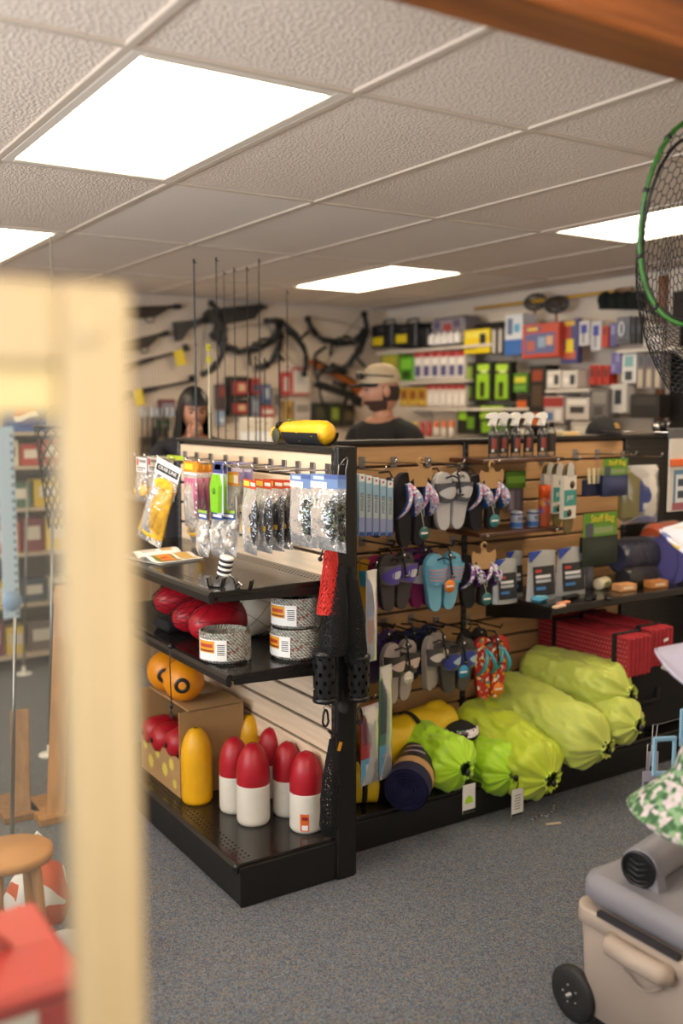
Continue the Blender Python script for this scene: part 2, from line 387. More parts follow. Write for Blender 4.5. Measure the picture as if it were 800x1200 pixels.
HM = hook_mesh(.23); HMS = hook_mesh(.20); HMB = hook_mesh(.22, BPL, .004)
def hook(parent, p, rz, me=None): return link('display_hook', me or HM, parent, p, rz)
ZH = 1.425
HOOKY = [2.80, 2.90, 3.00, 3.10, 3.20, 3.32, 3.44, 3.58, 3.72, 3.86, 3.98]
for y in HOOKY: hook(A, (XA, y, ZH), RA)

# ------------------------------------------------------------------ gondola B: slatwall shelving that faces the camera
YB, XB0, XB1, XB2, XB3 = 3.27, 1.865, 2.754, 3.765, 4.62
B = thing('shelving_unit', 'long black shelving unit with tan slatted back, footwear on hooks and tents below', 'shelving')
slat_wall(B, XB1-XB0-.01, MAPLE2, 'X', YB, XB0, .15, TOP-.022)
slat_wall(B, XB2-XB1-.01, MAPLE2, 'X', YB, XB1, .15, TOP-.022)
MB().box(((XB0+XB3)/2, YB+.026, (TOP+.1)/2), (XB3-XB0, .012, TOP-.1), GROOVE).build('backing_board', B)
MB().box(((XB0+XB3)/2, YB+.03, TOP-.009), (XB3-XB0, .085, .018), BLACK, b=.004).build('top_rail', B)
upright(B, XB1, YB+.02, TOP, 'X'); upright(B, XB2+.01, YB+.02, TOP, 'X'); upright(B, XB0, YB+.02, TOP, 'X')
pg = MB().box(((XB2+XB3)/2+.02, YB+.006, TOP/2), (XB3-XB2-.02, .012, TOP-.04), BLACK).build('pegboard', B)
hp = MB()
for i in range(30):
    for k in range(50): hp.box((XB2+.05+i*.0254, YB-.0002, .2+k*.0254), (.006, .0006, .006), C('4a3a33'))
hp.build('peg_holes', pg)['kind'] = 'stuff'
YBF = 2.875
bb = MB().box(((XB0+XB3)/2, (YBF+YB)/2, ZB-.02), (XB3-XB0, YB-YBF, .02), BLACKG, b=.004).build('base_deck', B)
MB().box(((XB0+XB3)/2, YBF+.006, .058), (XB3-XB0, .014, .116), BLACK, b=.002).build('kick_plate', bb)
# wide lower shelf on the right half
ZSB = UY(646, 712, 2.84).z; XSB = UY(646, 712, 2.84).x
sb = MB().box(((XSB+XB3)/2, (2.84+YB)/2, ZSB-.012), (XB3-XSB, YB-2.84, .024), BLACKG, b=.003).build('shelf', B)
MB().box(((XSB+XB3)/2, 2.838, ZSB-.014), (XB3-XSB, .016, .034), BLACK, b=.005).build('price_lip', sb)
q = MB(); q.prism([(0, 0), (.4, 0), (.4, -.09), (0, -.03)], -.003, .003, BLACK)
for x in (XSB+.01, XB2):
    o = link('bracket', q.mesh('bracket'), sb, (x, 2.85, ZSB-.022), PI/2)
# two small wooden shelves
YS = 3.05
def small_shelf(px0, px1, py):
    a = UY(px0, py, YS); b = UY(px1, py, YS); z = a.z
    o = MB().box(((a.x+b.x)/2, (YS+YB)/2, z-.008), (b.x-a.x, YB-YS, .016), DWOOD, b=.002).build('wooden_shelf', B)
    for x in (a.x+.04, b.x-.04):
        MB().tube([(x, YB, z-.02), (x, YS+.01, z-.02), (x, YS-.008, z-.006)], .004, 6, CHROME).build('shelf_bracket', o)
    return z, a.x, b.x
ZW1, XW1a, XW1b = small_shelf(566, 661, 539)
ZW2, XW2a, XW2b = small_shelf(562, 660, 626)

# ------------------------------------------------------------------ goods on gondola A: buoys on the base
RED = mat('buoy_red', 'a81524', .38, var=.12, vscale=9, bump=.05, bscale=90); BWH = mat('buoy_white', 'ddd8cc', .5, var=.05, vscale=12)
YEL = mat('buoy_yellow', 'e3a90f', .42, var=.06, vscale=10, bump=.05, bscale=90)
def buoy_prof(r, h, a, b):
    out = []
    for k in range(3*a, 3*b+1):
        t = k/60
        if t <= .04: rr = r*(.90+.10*t/.04)
        elif t < .58: rr = r
        else:
            q = (t-.58)/.42; rr = r*(max(0, 1-(q**2.3)*.955))**.5
        out.append((rr, t*h))
    return out
def buoy(name, label, loc, r, h, two=True, R=None, split=10):
    t = thing(name, label, 'buoy', loc, 0, 'foam buoys on the bottom shelf')
    if R: t.rotation_euler = R
    if two:
        MB().lathe(buoy_prof(r, h, 0, split), 28, BWH).build('white_lower_half', t)
        MB().lathe(buoy_prof(r, h, split, 20), 28, RED, caps=False).build('red_upper_half', t)
    else: MB().lathe(buoy_prof(r, h, 0, 20), 28, YEL).build('float_body', t)
    rt = buoy_prof(r, h, 20, 20)[-1][0]
    MB().lathe([(rt, h), (rt*.75, h+.0005), (rt*.55, h-.002), (rt*.5, h-.03)], 20, RED if two else YEL).build('rope_hole', t)
    return t
def on_base(px, py): p = UZ(px, py, ZB); p.z = ZB+.0005; return p
buoy('buoy', 'tall plain yellow foam buoy standing beside the cardboard box', on_base(231, 938), .0585, .285, False)
buoy('buoy', 'red and white foam buoy at the back left, next to the tall yellow one', on_base(275, 948), .056, .275)
buoy('buoy', 'red and white foam buoy in the front centre of the group', on_base(297, 962), .060, .290)
buoy('buoy', 'red and white foam buoy at the back, between the small yellow and the right ones', on_base(318, 930), .056, .262)
buoy('buoy', 'red and white foam buoy second from the right', on_base(337, 952), .055, .268)
sb_ = buoy('buoy', 'red and white foam buoy at the front right, with an orange price sticker', on_base(359, 970), .060, .280)
buoy('buoy', 'small yellow foam buoy half hidden behind the red and white ones', on_base(293, 915), .052, .272, False)
st = MB()
def stk(u, v): a = math.radians(-112-30*(1-u)); return (.0612*math.cos(a), .0612*math.sin(a), .012+.062*v)
st.grid(stk, 6, 2, C('d9662c')); st.grid(lambda u, v: (lambda a: (.0616*math.cos(a), .0616*math.sin(a), .016+.018*v))(math.radians(-116-20*(1-u))), 6, 1, PAPER)
st.grid(lambda u, v: (lambda a: (.0616*math.cos(a), .0616*math.sin(a), .052+.012*v))(math.radians(-116-20*(1-u))), 6, 1, C('8a2a1a')); st.build('price_sticker', sb_)

# cardboard carton with more red buoys inside
c0 = UZ(210, 936, ZB)
bx0, by0 = c0.x+.005, c0.y; bx1, by1, bh = XA-.045, by0+.40, .335
bx = thing('cardboard_box', 'brown cardboard carton with cut-away front and yellow star stickers', 'box', ((bx0+bx1)/2, (by0+by1)/2, ZB))
hx, hy = (bx1-bx0)/2, (by1-by0)/2
MB().box((0, -hy+.003, bh/2), (2*hx, .006, bh), CARD).build('side_wall', bx); MB().box((0, hy-.003, bh/2), (2*hx, .006, bh), CARD).build('side_wall', bx)
MB().box((hx-.003, 0, bh/2), (.006, 2*hy-.012, bh), CARD).build('back_wall', bx); MB().box((0, 0, .003), (2*hx-.014, 2*hy-.014, .006), CARD).build('bottom', bx)
fw = MB(); fw.box((-hx+.003, 0, .075), (.006, 2*hy-.012, .150), CARD); fwo = fw.build('front_wall', bx)
for k, (yy, zz, rr) in enumerate(((-.12, .11, .03), (-.055, .07, .034), (.02, .115, .028), (.09, .06, .034), (.15, .115, .028), (-.15, .04, .024))):
    s = MB(); pts = [(rr*(1 if i % 2 else .62)*math.cos(2*PI*i/24), rr*(1 if i % 2 else .62)*math.sin(2*PI*i/24)) for i in range(24)]
    s.add([(-hx-.0012, yy+a, zz+b) for a, b in pts], [tuple(range(24))[::-1]], C('d8c55a')); s.build('star_sticker', fwo)
tf = MB(); tf.box((.02, 0, bh), (2*hx-.04, 2*hy, .006), CARD); tf.build('top_flap', bx)
tp = MB(); tp.box((.02, 0, bh+.0036), (2*hx-.05, .05, .0008), mat('packing_tape', '9c7a52', .2)); tp.build('packing_tape', bx)
lb = MB(); lb.quad(-hx+.012, .03, -hx+.052, .115, -hy-.0008, PAPER)
for k in range(9): lb.quad(-hx+.018, .036+k*.0075, -hx+.046, .036+k*.0075+(.004 if k % 3 else .002), -hy-.0012, C('222222'))
lb.build('barcode_label', bx)
for k, (dx, dy, z) in enumerate(((-.085, -.115, .19), (-.09, .02, .17), (-.085, .13, .17))):
    b = thing('buoy', ('red foam buoy lying inside the cardboard carton, nearest the front edge', 'red foam buoy lying in the middle of the cardboard carton', 'red foam buoy lying deepest inside the cardboard carton')[k], 'buoy', (bx.location.x+dx, bx.location.y+dy, ZB+z), 0, 'foam buoys on the bottom shelf')
    m = MB(); m.T = Matrix.Rotation(PI/2, 4, 'Y') @ Matrix.Translation((0, 0, -.07)); m.lathe([(.02, 0), (.045, .012), (.058, .05), (.058, .10), (.04, .15), (.02, .165)], 24, RED); m.build('float_body', b)
    m = MB(); m.T = Matrix.Rotation(PI/2, 4, 'Y'); m.lathe([(.012, -.072), (.012, -.071)], 12, HOLE); m.build('rope_hole', b)
# round yellow floats above the carton
for k, (px, py) in enumerate(((178, 783), (208, 793))):
    p = UX(px, py, 1.55); zt = ZB+bh+.004; rr = .082
    p = Vector((1.52, by1-.07-.15*(1-k)+.0, zt+rr))
    p.y = by0+.30-.17*k
    b = thing('net_float', ('orange yellow net float lying on the carton, farther back', 'orange yellow net float lying on the carton, with a black end cap in front')[k], 'float', p, 0, 'yellow floats on the carton')
    YO = mat('float_orange', 'e08c10', .4, var=.08)
    MB().ell((0, 0, 0), (rr*.98, rr*1.02, rr), YO, 24, 16).build('float_body', b)
    m = MB(); R = Rx(PI/2) @ Ry(-.5); m.lathe([(.030, rr*.90), (.030, rr*1.0), (.020, rr*1.02), (.014, rr*.97)], 20, BPL, R=R); m.build('end_cap', b)

# ------------------------------------------------------------------ middle shelf of A: rope coils and fenders
ROPE = speck_mat('speckled_rope', [('bdb9ae', 8), ('a3a49b', 5), ('858a82', 2), ('c9c5ba', 5), ('9a5a48', 1.2)], 150, .85, .5)
def rope_twist():
    m = ROPE; nt = m.node_tree; N = nt.nodes; L = nt.links; b = N['Principled BSDF']; src = b.inputs['Base Color'].links[0].from_socket
    tc = N.new('ShaderNodeTexCoord'); sx = N.new('ShaderNodeSeparateXYZ'); L.new(tc.outputs['Object'], sx.inputs[0])
    def M(op, a, bb):
        n = N.new('ShaderNodeMath'); n.operation = op
        for k, q in enumerate((a, bb)):
            if q is None: continue
            if isinstance(q, (int, float)): n.inputs[k].default_value = q
            else: L.new(q, n.inputs[k])
        return n.outputs[0]
    ph = M('ADD', M('MULTIPLY', M('ARCTAN2', sx.outputs[1], sx.outputs[0]), 42), M('MULTIPLY', sx.outputs[2], 500))
    sn = M('ADD', M('MULTIPLY', M('SINE', ph, None), .5), .5)
    mx = N.new('ShaderNodeMix'); mx.data_type = 'RGBA'; mx.blend_type = 'MULTIPLY'; mx.inputs[0].default_value = 1; L.new(src, mx.inputs[6])
    rp = N.new('ShaderNodeValToRGB'); rp.color_ramp.elements[0].color = (.36, .37, .34, 1); rp.color_ramp.elements[1].color = (1, 1, 1, 1); rp.color_ramp.elements[1].position = .55; L.new(sn, rp.inputs[0]); L.new(rp.outputs[0], mx.inputs[7]); L.new(mx.outputs[2], b.inputs['Base Color'])
    bp = N.new('ShaderNodeBump'); bp.inputs['Strength'].default_value = .8; bp.inputs['Distance'].default_value = .002; L.new(sn, bp.inputs['Height']); L.new(bp.outputs[0], b.inputs['Normal'])
rope_twist()
def rope_coil(label, loc, rot, with_label=True):
    t = thing('rope_coil', label, 'rope', loc, rot, 'rope coils on the middle shelf')
    m = MB(); r = .0052; pts = []
    turns = 11
    for k in range(turns*40+1):
        a = 2*PI*k/40; pts.append((.0835*math.cos(a), .0835*math.sin(a), r+.0088*k/40))
    m.tube(pts, r, 6, ROPE); m.build('rope_winding', t)
    m = MB(); pts = []
    for k in range(6*40+1):
        a = 2*PI*k/40; rr = .0745-.0075*k/40; pts.append((rr*math.cos(a), rr*math.sin(a), .0985-.004*k/40))
    m.tube(pts, r, 6, ROPE); m.build('rope_winding', t)
    MB().lathe([(.078, .002), (.078, .092), (.03, .070), (.03, .002)], 28, ROPE).build('rope_core', t)
    tie = MB()
    for a in (-1.2, .9, 2.9):
        c, s = math.cos(a), math.sin(a); tie.tube([(.05*c, .05*s, .1035), (.087*c, .087*s, .103), (.0905*c, .0905*s, .05), (.087*c, .087*s, .002)], .0013, 4, C('6f8f7a'))
    tie.build('binding_tie', t)
    lab = MB(); R0 = .0912
    def arc(a0, a1, z0, z1, m, e=0):
        lab.grid(lambda u, v: ((R0+e)*math.cos(math.radians(a0+(a1-a0)*u)), (R0+e)*math.sin(math.radians(a0+(a1-a0)*u)), z0+(z1-z0)*v), 10, 1, m)
    arc(-128, -58, .014, .084, PAPER); arc(-126, -84, .040, .080, C('e59a22'), .0005); arc(-122, -88, .058, .070, C('b8431f'), .0009); arc(-124, -86, .044, .050, C('7a3a1a'), .0009)
    arc(-80, -60, .030, .074, C('f4f2ee'), .0005)
    for k in range(6): arc(-78, -62, .034+k*.0065, .037+k*.0065, C('2a2a2a'), .0009)
    lab.build('paper_label', t)
    return t
pz = UZ(264, 772, ZS2); rope_coil('speckled grey rope coil with orange label, alone at the shelf front', (pz.x, pz.y, ZS2+.0005), math.radians(-55))
pz = UZ(347, 768, ZS2); rope_coil('speckled rope coil at the bottom of the stack of two', (pz.x, pz.y, ZS2+.0005), math.radians(-75))
rope_coil('speckled rope coil lying on top of another coil', (pz.x+.004, pz.y+.004, ZS2+.1065), math.radians(-62))
NETB = mat('black_net', '0d0d10', .7)
def fender(label, x0, y, z, r, length, tilt, strands=14):
    t = thing('boat_fender', label, 'fender', (x0, y, z), tilt, 'fenders on the middle shelf')
    m = MB(); m.T = Matrix.Rotation(PI/2, 4, 'Y')
    m.lathe([(.018, 0), (r*.50, .010), (r*.74, .035), (r*.88, .075), (r*.97, .13), (r, .19)], 28, RED); m.build('red_end', t)
    m = MB(); m.T = Matrix.Rotation(PI/2, 4, 'Y'); m.lathe([(r, .19), (r, length-.05), (r*.8, length)], 28, mat('fender_white', 'cbbfaa', .5, var=.06, vscale=10)); m.build('white_body', t)
    # loose black netting over it
    nt = MB()
    for s in (1, -1):
        for k in range(strands):
            pts = []
            for i in range(15):
                u = i/14; a = s*u*2.6+2*PI*k/strands; rr = r*1.03*(min(1, .35+u*3)); zz = max(-.5, math.sin(a)); pts.append((u*length*.95-.01, rr*math.cos(a), rr*max(zz, -.97)))
            nt.tube(pts, .0009, 3, NETB)
    nt.build('net_cover', t)['kind'] = 'stuff'
    return t
r = .070
pz = UX(219, 722, 1.395); fender('red-ended white fender lying in front beside the single rope coil', 1.40, pz.y-.035, ZS2+.082, .078, .35, math.radians(14), 5)
fender('red-ended fender in black netting, middle of three', 1.41, pz.y+.15, ZS2+r+.004, r, .33, math.radians(4))
fender('red-ended fender in black netting, farthest back and raised', 1.40, pz.y+.30, ZS2+r+.045, r, .33, math.radians(2))
hb = MB(); hb.box((1.58, pz.y+.30, ZS2+.022), (.34, .14, .04), BFAB, b=.015); tag(hb.build('folded_net'), 'folded black netting under the farthest fender on the middle shelf', 'net')
# cord with lock hanging off the shelf
p = UX(201, 757, 1.335)
t = thing('drawcord', 'thin black cord with a toggle hanging from the middle shelf edge', 'cord', (1.333, p.y, ZS2))
MB().tube([(.02, 0, .004), (.006, 0, .008), (-.004, .0, 0), (-.006, 0, -.06), (-.003, 0, -.2)], .0022, 6, BPL).build('cord', t)
MB().ell((0, 0, .012), (.012, .010, .010), BPL, 12, 8).build('toggle', t)
k = MB(); k.ell((-.003, 0, -.205), (.007, .007, .011), BPL, 10, 8)
for s in (1, -1): k.tube([(-.003, 0, -.21), (-.003, s*.011, -.235), (-.003, s*.009, -.25), (-.003, s*.001, -.245), (-.003, 0, -.22)], .002, 5, BPL)
k.build('knot_loops', t)

# ------------------------------------------------------------------ top shelf of A
p = UZ(205, 650, ZS1)
mg = thing('magazine', 'open magazine lying on the upper shelf at the left', 'magazine', (1.44, p.y-.05, ZS1+.0005), math.radians(-80))
for s in (1, -1):
    def pg_(u, v, s=s): x = s*.15*u; return (x, -.10+.20*v, .004+.022*math.sin(min(1, u*1.6)*PI)*(.6 if s > 0 else 1)+.003)
    m = MB(); m.grid(pg_, 12, 2, PAPER)
    m.grid(lambda u, v: (s*.15*u, -.10+.20*v, 0), 6, 1, PAPER); m.build('page_block', mg)
    pr = MB()
    for (u0, u1, v0, v1, c) in (((.15, .9, .1, .55, '6f7a3c'), (.3, .85, .2, .5, 'd8882c'), (.2, .9, .62, .9, 'c9a04c'), (.5, .8, .25, .4, 'b9512a')) if s > 0 else ((.15, .85, .15, .5, 'c9c4bc'), (.15, .85, .6, .85, 'd8b070'))):
        pr.grid(lambda a, b: tuple(Vector(pg_(u0+(u1-u0)*a, v0+(v1-v0)*b))+Vector((0, 0, .0008+.0004*(c == 'd8882c')+.0008*(c == 'b9512a')))), 6, 1, C(c, .3))
    pr.build('printed_picture', mg)
# striped reel clamp with chrome clips
p = UZ(266, 690, ZS1)
t = thing('clamp_fitting', 'chrome clamp wrapped in black and white striped tape on the upper shelf', 'clamp', (p.x, p.y+.02, ZS1+.0005), math.radians(-60))
m = MB(); m.tube([(-.03, 0, .026), (-.01, .01, .06), (.03, .01, .03)], .004, 6, CHROME); m.tube([(.03, .01, .03), (.07, 0, .012)], .004, 6, CHROME); m.build('wire_arm', t)
for k in range(7):
    MB().lathe([(.021, 0), (.023, .002), (.023, .007), (.021, .009)], 18, BPL if k % 2 else WHITE, c=(-.01+.002*k, .012, .040+.0085*k), R=Ry(.25)).build('tape_band', t)
for dx in (-.03, .075):
    m = MB(); m.prism([(-.022, 0), (.022, 0), (.03, .032), (.024, .032), (.017, .005), (-.017, .005), (-.024, .032), (-.03, .032)], -.018, .018, mat('dark_chrome', '3a3a3c', .15, metal=1)); m.build('clip', t, (dx, 0, .0), .3)
# price tag on the left
p = UX(150, 742, 1.33)
tag(MB().box((0, 0, 0), (.001, .04, .05), PAPER).build('price_tag', None, (1.333, 3.62, ZS2-.02)), 'small white price tag on the middle shelf lip', 'price tag')

# ------------------------------------------------------------------ hanging packs on gondola A
def bag_shape(m, w, h, d, material, z0=0, n=10, lean=0, seed=0):       # a filled poly bag: origin at the top middle, hanging down
    def fn(s):
        def f(u, v):
            x = (u-.5)*w; z = -h*v; b = math.sin(PI*u)**.5*math.sin(PI*min(1, max(0, (v-.08)/.92)))**.5
            k = noise.noise(Vector((x*30+seed, z*30, s*3)))*.25+1
            return (x*(1-.06*math.sin(PI*v)), s*d/2*b*k-lean*v, z+z0)
        return f
    m.grid(fn(-1), n, n+2, material); m.grid(fn(1), n, n+2, material)
def hung(name, label, cat, loc, rz, group): return thing(name, label, cat, loc, rz, group)
def header(t, w, h, cols, z0=0, y=0):
    m = MB(); m.box((0, y, z0-h/2), (w, .0016, h), cols[0] if not isinstance(cols[0], str) else C(cols[0]))
    for (u0, v0, u1, v1, c) in cols[1:]: m.quad(-w/2+u0*w, z0-h*v1, -w/2+u1*w, z0-h*v0, y-.0012, C(c))
    return m.build('header_card', t)
LURE = mat('lure_dark', '23262b', .25, var=.4, vscale=40); GNET = speck_mat('tangled_green_cord', [('3d5248', 4), ('1f2a2a', 5), ('7d8a62', 2), ('c9cfc8', 1.5), ('5a4a38', 2)], 90, .5, .3)
# bags of dark lures, fanned on one hook
G = 'clear bags hanging above the upper shelf'
for k, (px0, px1) in enumerate(((281, 305), (299, 318), (312, 329), (321, 337))):
    X = 1.545+.052*k; o, w, h = rectX(px0, 562, px1, 646-2*k, X)
    w = .125; pos = (X, o.y, o.z+h)
    t = hung('lure_pack', 'clear bag of dark lures with a red header, '+('front of the fan of four', 'second of the fan of four', 'third of the fan of four', 'rearmost of the fan of four')[k], 'pack', pos, RA+.12*(k-1), G)
    header(t, w*.96, .03, ['c8431f', (.05, .2, .5, .8, 'f0d24a'), (.6, .3, .95, .7, 'f3efe8')], y=0)
    m = MB(); bag_shape(m, w, h-.02, .045, CLEAR, -.028, seed=k*7); m.build('clear_bag', t)
    for q in range(3):
        m = MB(); m.tube([((q-1)*.028, .002*q, -.055-.005*q), ((q-1)*.036, 0, -h*.5), ((q-1)*.022, 0, -h*.93)], [.006, .0185, .007], 8, LURE); m.build('lure', t)
    m = MB()
    for q in range(3): m.box(((q-1)*.034, -.0165, -h*.68), (.018, .002, .016), C('d9a62a'))
    m.build('gold_band', t)
# bags of tangled camouflage cord
for k, (px, hk) in enumerate(((353, 1.565), (366, 1.63), (380, 1.565), (389, 1.64))):
    o, w, h = rectX(px-12, 556, px+12, 638+2*k, hk); w = .135
    t = hung('net_pack', 'clear bag of tangled green cord with a blue header, '+('front on its hook, left pair', 'rear on its hook, left pair', 'front one by the post', 'rear one by the post')[k], 'pack', (hk, o.y, o.z+h), RA+.05*k, G)
    header(t, w, .042, ['6b86b4', (0, .55, .6, 1, 'dfe6ee'), (.5, 0, 1, .3, '4a5f9a'), (.1, .15, .5, .4, 'b9c9df')])
    m = MB(); bag_shape(m, w, h-.035, .05, CLEAR, -.04, seed=k*3+50); m.build('clear_bag', t)
    m = MB()
    for q in range(15):
        rnd = random.Random(q+k*20); pts = [(rnd.uniform(-.056, .056), rnd.uniform(-.012, .012), -.075-rnd.random()*(h-.105)) for _ in range(9)]
        m.tube(pts, .0062, 5, GNET)
    m.build('tangled_cord', t)['kind'] = 'stuff'
# crossed header: orange capped packs behind
for k, px in enumerate((272, 262)):
    X = 1.60+.05*k; o, w, h = rectX(px-8, 553, px+8, 625, X)
    t = hung('hook_pack', ('clear pack with an orange header and white hooks, front of two', 'clear pack with an orange header and white hooks, rear of two')[k], 'pack', (X, o.y, o.z+h), RA, G)
    header(t, .11, .05, ['e0992a', (.08, .2, .6, .8, 'f3d93c'), (.65, .2, .95, .8, 'f7f3ea')])
    m = MB(); bag_shape(m, .11, h-.04, .035, CLEAR, -.048, seed=k*5+90); m.build('clear_bag', t)
    for q in range(4):
        a = (q-1.5)*.022
        MB().tube([(a, 0, -.07), (a, 0, -h*.75), (a+.006, 0, -h*.86), (a+.013, 0, -h*.8)], .003, 5, WHITE).build('hook', t)
# small clear bags with white caps, low hook
for k, px in enumerate((238, 255, 268)):
    X = 1.50+.03*k; o, w, h = rectX(px-9, 598, px+9, 652, X)
    t = hung('cap_pack', 'small clear bag of white plastic caps, '+('left of three', 'middle of three', 'right of three')[k], 'pack', (X, o.y, o.z+h), RA+.1*k, G)
    header(t, .075, .034, ['2f4f8a', (0, 0, 1, .3, '9cc43c'), (.1, .45, .9, .75, 'f2f2f2')])
    m = MB(); bag_shape(m, .085, h-.03, .05, CLEAR, -.03, seed=k*4+70); m.build('clear_bag', t)
    for q in range(6):
        rnd = random.Random(q*3+k)
        MB().lathe([(.011, 0), (.012, .003), (.012, .018), (.010, .02)], 10, WHITE, c=(rnd.uniform(-.024, .024), rnd.uniform(-.010, .010), -.06-rnd.random()*(h-.10)), R=Rx(rnd.uniform(0, 3))).build('cap', t)
# pink worm packs
PINK = mat('worm_pink', 'b7577e', .35, var=.25, vscale=30)
for k in range(4):
    X = 1.52+.045*k; o, w, h = rectX(213+7*k, 541, 234+7*k, 617-k, X)
    t = hung('worm_pack', 'bag of pink soft worms with an orange header, '+('front of the row of four', 'second of the row of four', 'third of the row of four', 'rear of the row of four')[k], 'pack', (X, o.y, o.z+h), RA, G)
    header(t, .12, .05, ['e2921e', (.08, .15, .7, .6, 'f5d33a'), (0, .8, 1, 1, 'f5efe6')])
    m = MB(); bag_shape(m, .12, h-.045, .028, CLEAR, -.048, seed=k*6+30); m.build('clear_bag', t)
    for q in range(5):
        a = (q-2)*.020
        MB().tube([(a, .0, -.062), (a+.004, 0, -h*.5), (a-.003, 0, -h*.93)], [.008, .0095, .006], 8, PINK).build('worm', t)
# green boxed packs
for k in range(3):
    X = 1.53+.05*k; o, w, h = rectX(249+5*k, 541, 262+5*k, 603, X)
    t = hung('scissor_pack', 'bright green tool on a blue card, '+('front of three', 'middle of three', 'rear of three')[k], 'pack', (X, o.y, o.z+h), RA, G)
    header(t, .085, h, ['c9c6dd', (0, 0, 1, .22, '37427f'), (.2, .05, .8, .15, 'e8e8f0')])
    m = MB(); m.prism([(-.030, -h*.95), (.030, -h*.95), (.036, -h*.45), (.018, -h*.24), (-.018, -h*.24), (-.036, -h*.5)], -.016, -.001, mat('lime_plastic', '7cc21e', .35)); go = m.build('tool_body', t)
    MB().lathe([(.012, 0), (.012, .002)], 16, C('4f8a12'), c=(0, -.0165, -h*.55), R=Rx(PI/2)).build('thumb_hole', t)
# lilac cards behind
for k, px in enumerate((278, 288)):
    X = 1.66+.03*k; o, w, h = rectX(px-8, 542, px+8, 590, X)
    t = hung('leader_pack', ('lilac card with clear leader loops, left one', 'lilac card with clear leader loops, right one')[k], 'pack', (X, o.y, o.z+h), RA, G)
    header(t, .11, h*.45, ['a99fd0', (.1, .2, .9, .5, 'e9e6f6')]); m = MB(); bag_shape(m, .1, h*.6, .02, CLEAR, -h*.42, seed=k+8); m.build('clear_bag', t)
    m = MB(); m.tube([(.03*math.cos(a*.4), -.004, -h*.7+.03*math.sin(a*.4)) for a in range(16)], .002, 4, WHITE); m.build('leader_loop', t)
# yellow crab line hanks
LINEY = mat('yellow_line', 'e5b31a', .55, var=.2, vscale=45, bump=.5, bscale=140)
def line_pack(label, pos, rz, h, w, tilt, txt=True):
    t = thing('line_pack', label, 'pack', pos, rz, G); t.rotation_euler = (0, tilt, rz)
    header(t, w, .06, ['f4f2ec', (.04, .35, .96, .8, '1c1c1c')])
    if txt: lettering('CRAB LINE', .020, PAPER, t, (0, -.0016, -.033), sx=1.0)
    m = MB(); bag_shape(m, w*1.05, h-.05, .06, CLEAR, -.055, seed=3); m.build('clear_bag', t)
    m = MB(); hh = h-.06
    for q in range(7):
        a = (q-3)*.0135
        m.tube([(a, -.006*(q % 2), -.085), (a*1.1, .004, -.06-hh*.5), (a*1.35, -.004, -.05-hh*.93)], [.010, .0105, .011], 7, LINEY)
    m.ell((0, 0, -.09), (.045, .018, .022), LINEY); m.ell((0, 0, -.05-hh*.9), (.058, .022, .022), LINEY); m.build('line_hank', t)
    return t
o, w, h = rectX(178, 541, 205, 632, 1.50)
line_pack('long yellow hank of crab line in a clear bag, leaning out at the left', (1.48, o.y-.12, o.z+h), RA+.45, h+.02, .125, .36)
o2, w2, h2 = rectX(212, 545, 230, 633, 1.66)
line_pack('yellow hank of line half hidden behind the pink worm packs', (1.70, o2.y+.02, o2.z+h2), RA, h2+.01, .10, 0, False)
# bags of round yellow floats at the left end
FLB = mat('float_peach', 'e8b765', .45)
for k, (px, X) in enumerate(((166, 1.46), (180, 1.53), (197, 1.62))):
    o, w, h = rectX(px-10, 536, px+10, 585, X); w = .115
    t = hung('float_pack', 'clear bag with two yellow ball floats, '+('front one at the far left', 'middle one', 'rear one beside the line hank')[k], 'pack', (X, o.y, o.z+h), RA, G)
    header(t, w, .06, ['f1efec', (.05, .1, .25, .55, 'c8402c'), (.3, .15, .95, .35, '8a8a8a'), (.1, .65, .9, .75, '777777'), (.1, .82, .7, .9, '999999')])
    m = MB(); bag_shape(m, w, h-.05, .05, CLEAR, -.058, seed=k+22); m.build('clear_bag', t)
    for s in (-1, 1): MB().ell((s*.028, 0, -h*.80), (.026, .024, .026), FLB).build('ball_float', t)
# lime tag on the far hook
o, w, h = rectX(196, 534, 215, 540, 1.60); tag(MB().box((0, 0, h/2), (w, .001, .022), C('b6cf2a')).build('shelf_tag', None, (1.6, o.y, o.z), RA), 'lime yellow tag on the hook above the line hank', 'tag')

# ------------------------------------------------------------------ things hung on the end post of A
YP = YA0-.022
def strand_net(m, fn, nu, nv, r, material, sides=3):          # diagonal strands over a surface u,v -> point (u wraps round)
    for s in (1, -1):
        for k in range(nu):
            m.tube([fn((k/nu+s*j/nu*.5) % 1.0, j/nv) for j in range(nv+1)], r, sides, material, caps=False)
def mesh_bag(name, label, top, length, radii, material, nu=14, nv=34, drift=(0, 0), sub=None, strand=.0013, squash=.75):
    t = thing(name, label, 'net bag', top, 0)
    m = MB()
    def fn(u, v):
        q = v*(len(radii)-1); i = min(int(q), len(radii)-2); f = q-i; r = radii[i]*(1-f)+radii[i+1]*f
        a = 2*PI*u; w = 1+.10*noise.noise(Vector((math.cos(a)*2, math.sin(a)*2, v*7)))
        return (drift[0]*v+r*w*math.cos(a), drift[1]*v+r*w*math.sin(a)*squash, -length*v+.004*noise.noise(Vector((a, v*20, 1))))
    strand_net(m, fn, nu, nv, strand, material); o = m.build('netting', t); o['kind'] = 'stuff'
    m = MB(); m.grid(lambda u, v: tuple(Vector(fn(u, v))*1.0), 16, 20, NETV if material is NETB else NETRV, cu=True)
    m.T = None; vs = m.v; m.v = [(drift[0]*(-p[2]/length)+(p[0]-drift[0]*(-p[2]/length))*.93, p[1]*.93, p[2]) for p in vs]; m.build('inner_mesh_layer', t)
    return t
NETR = mat('red_net', 'e0342a', .55)
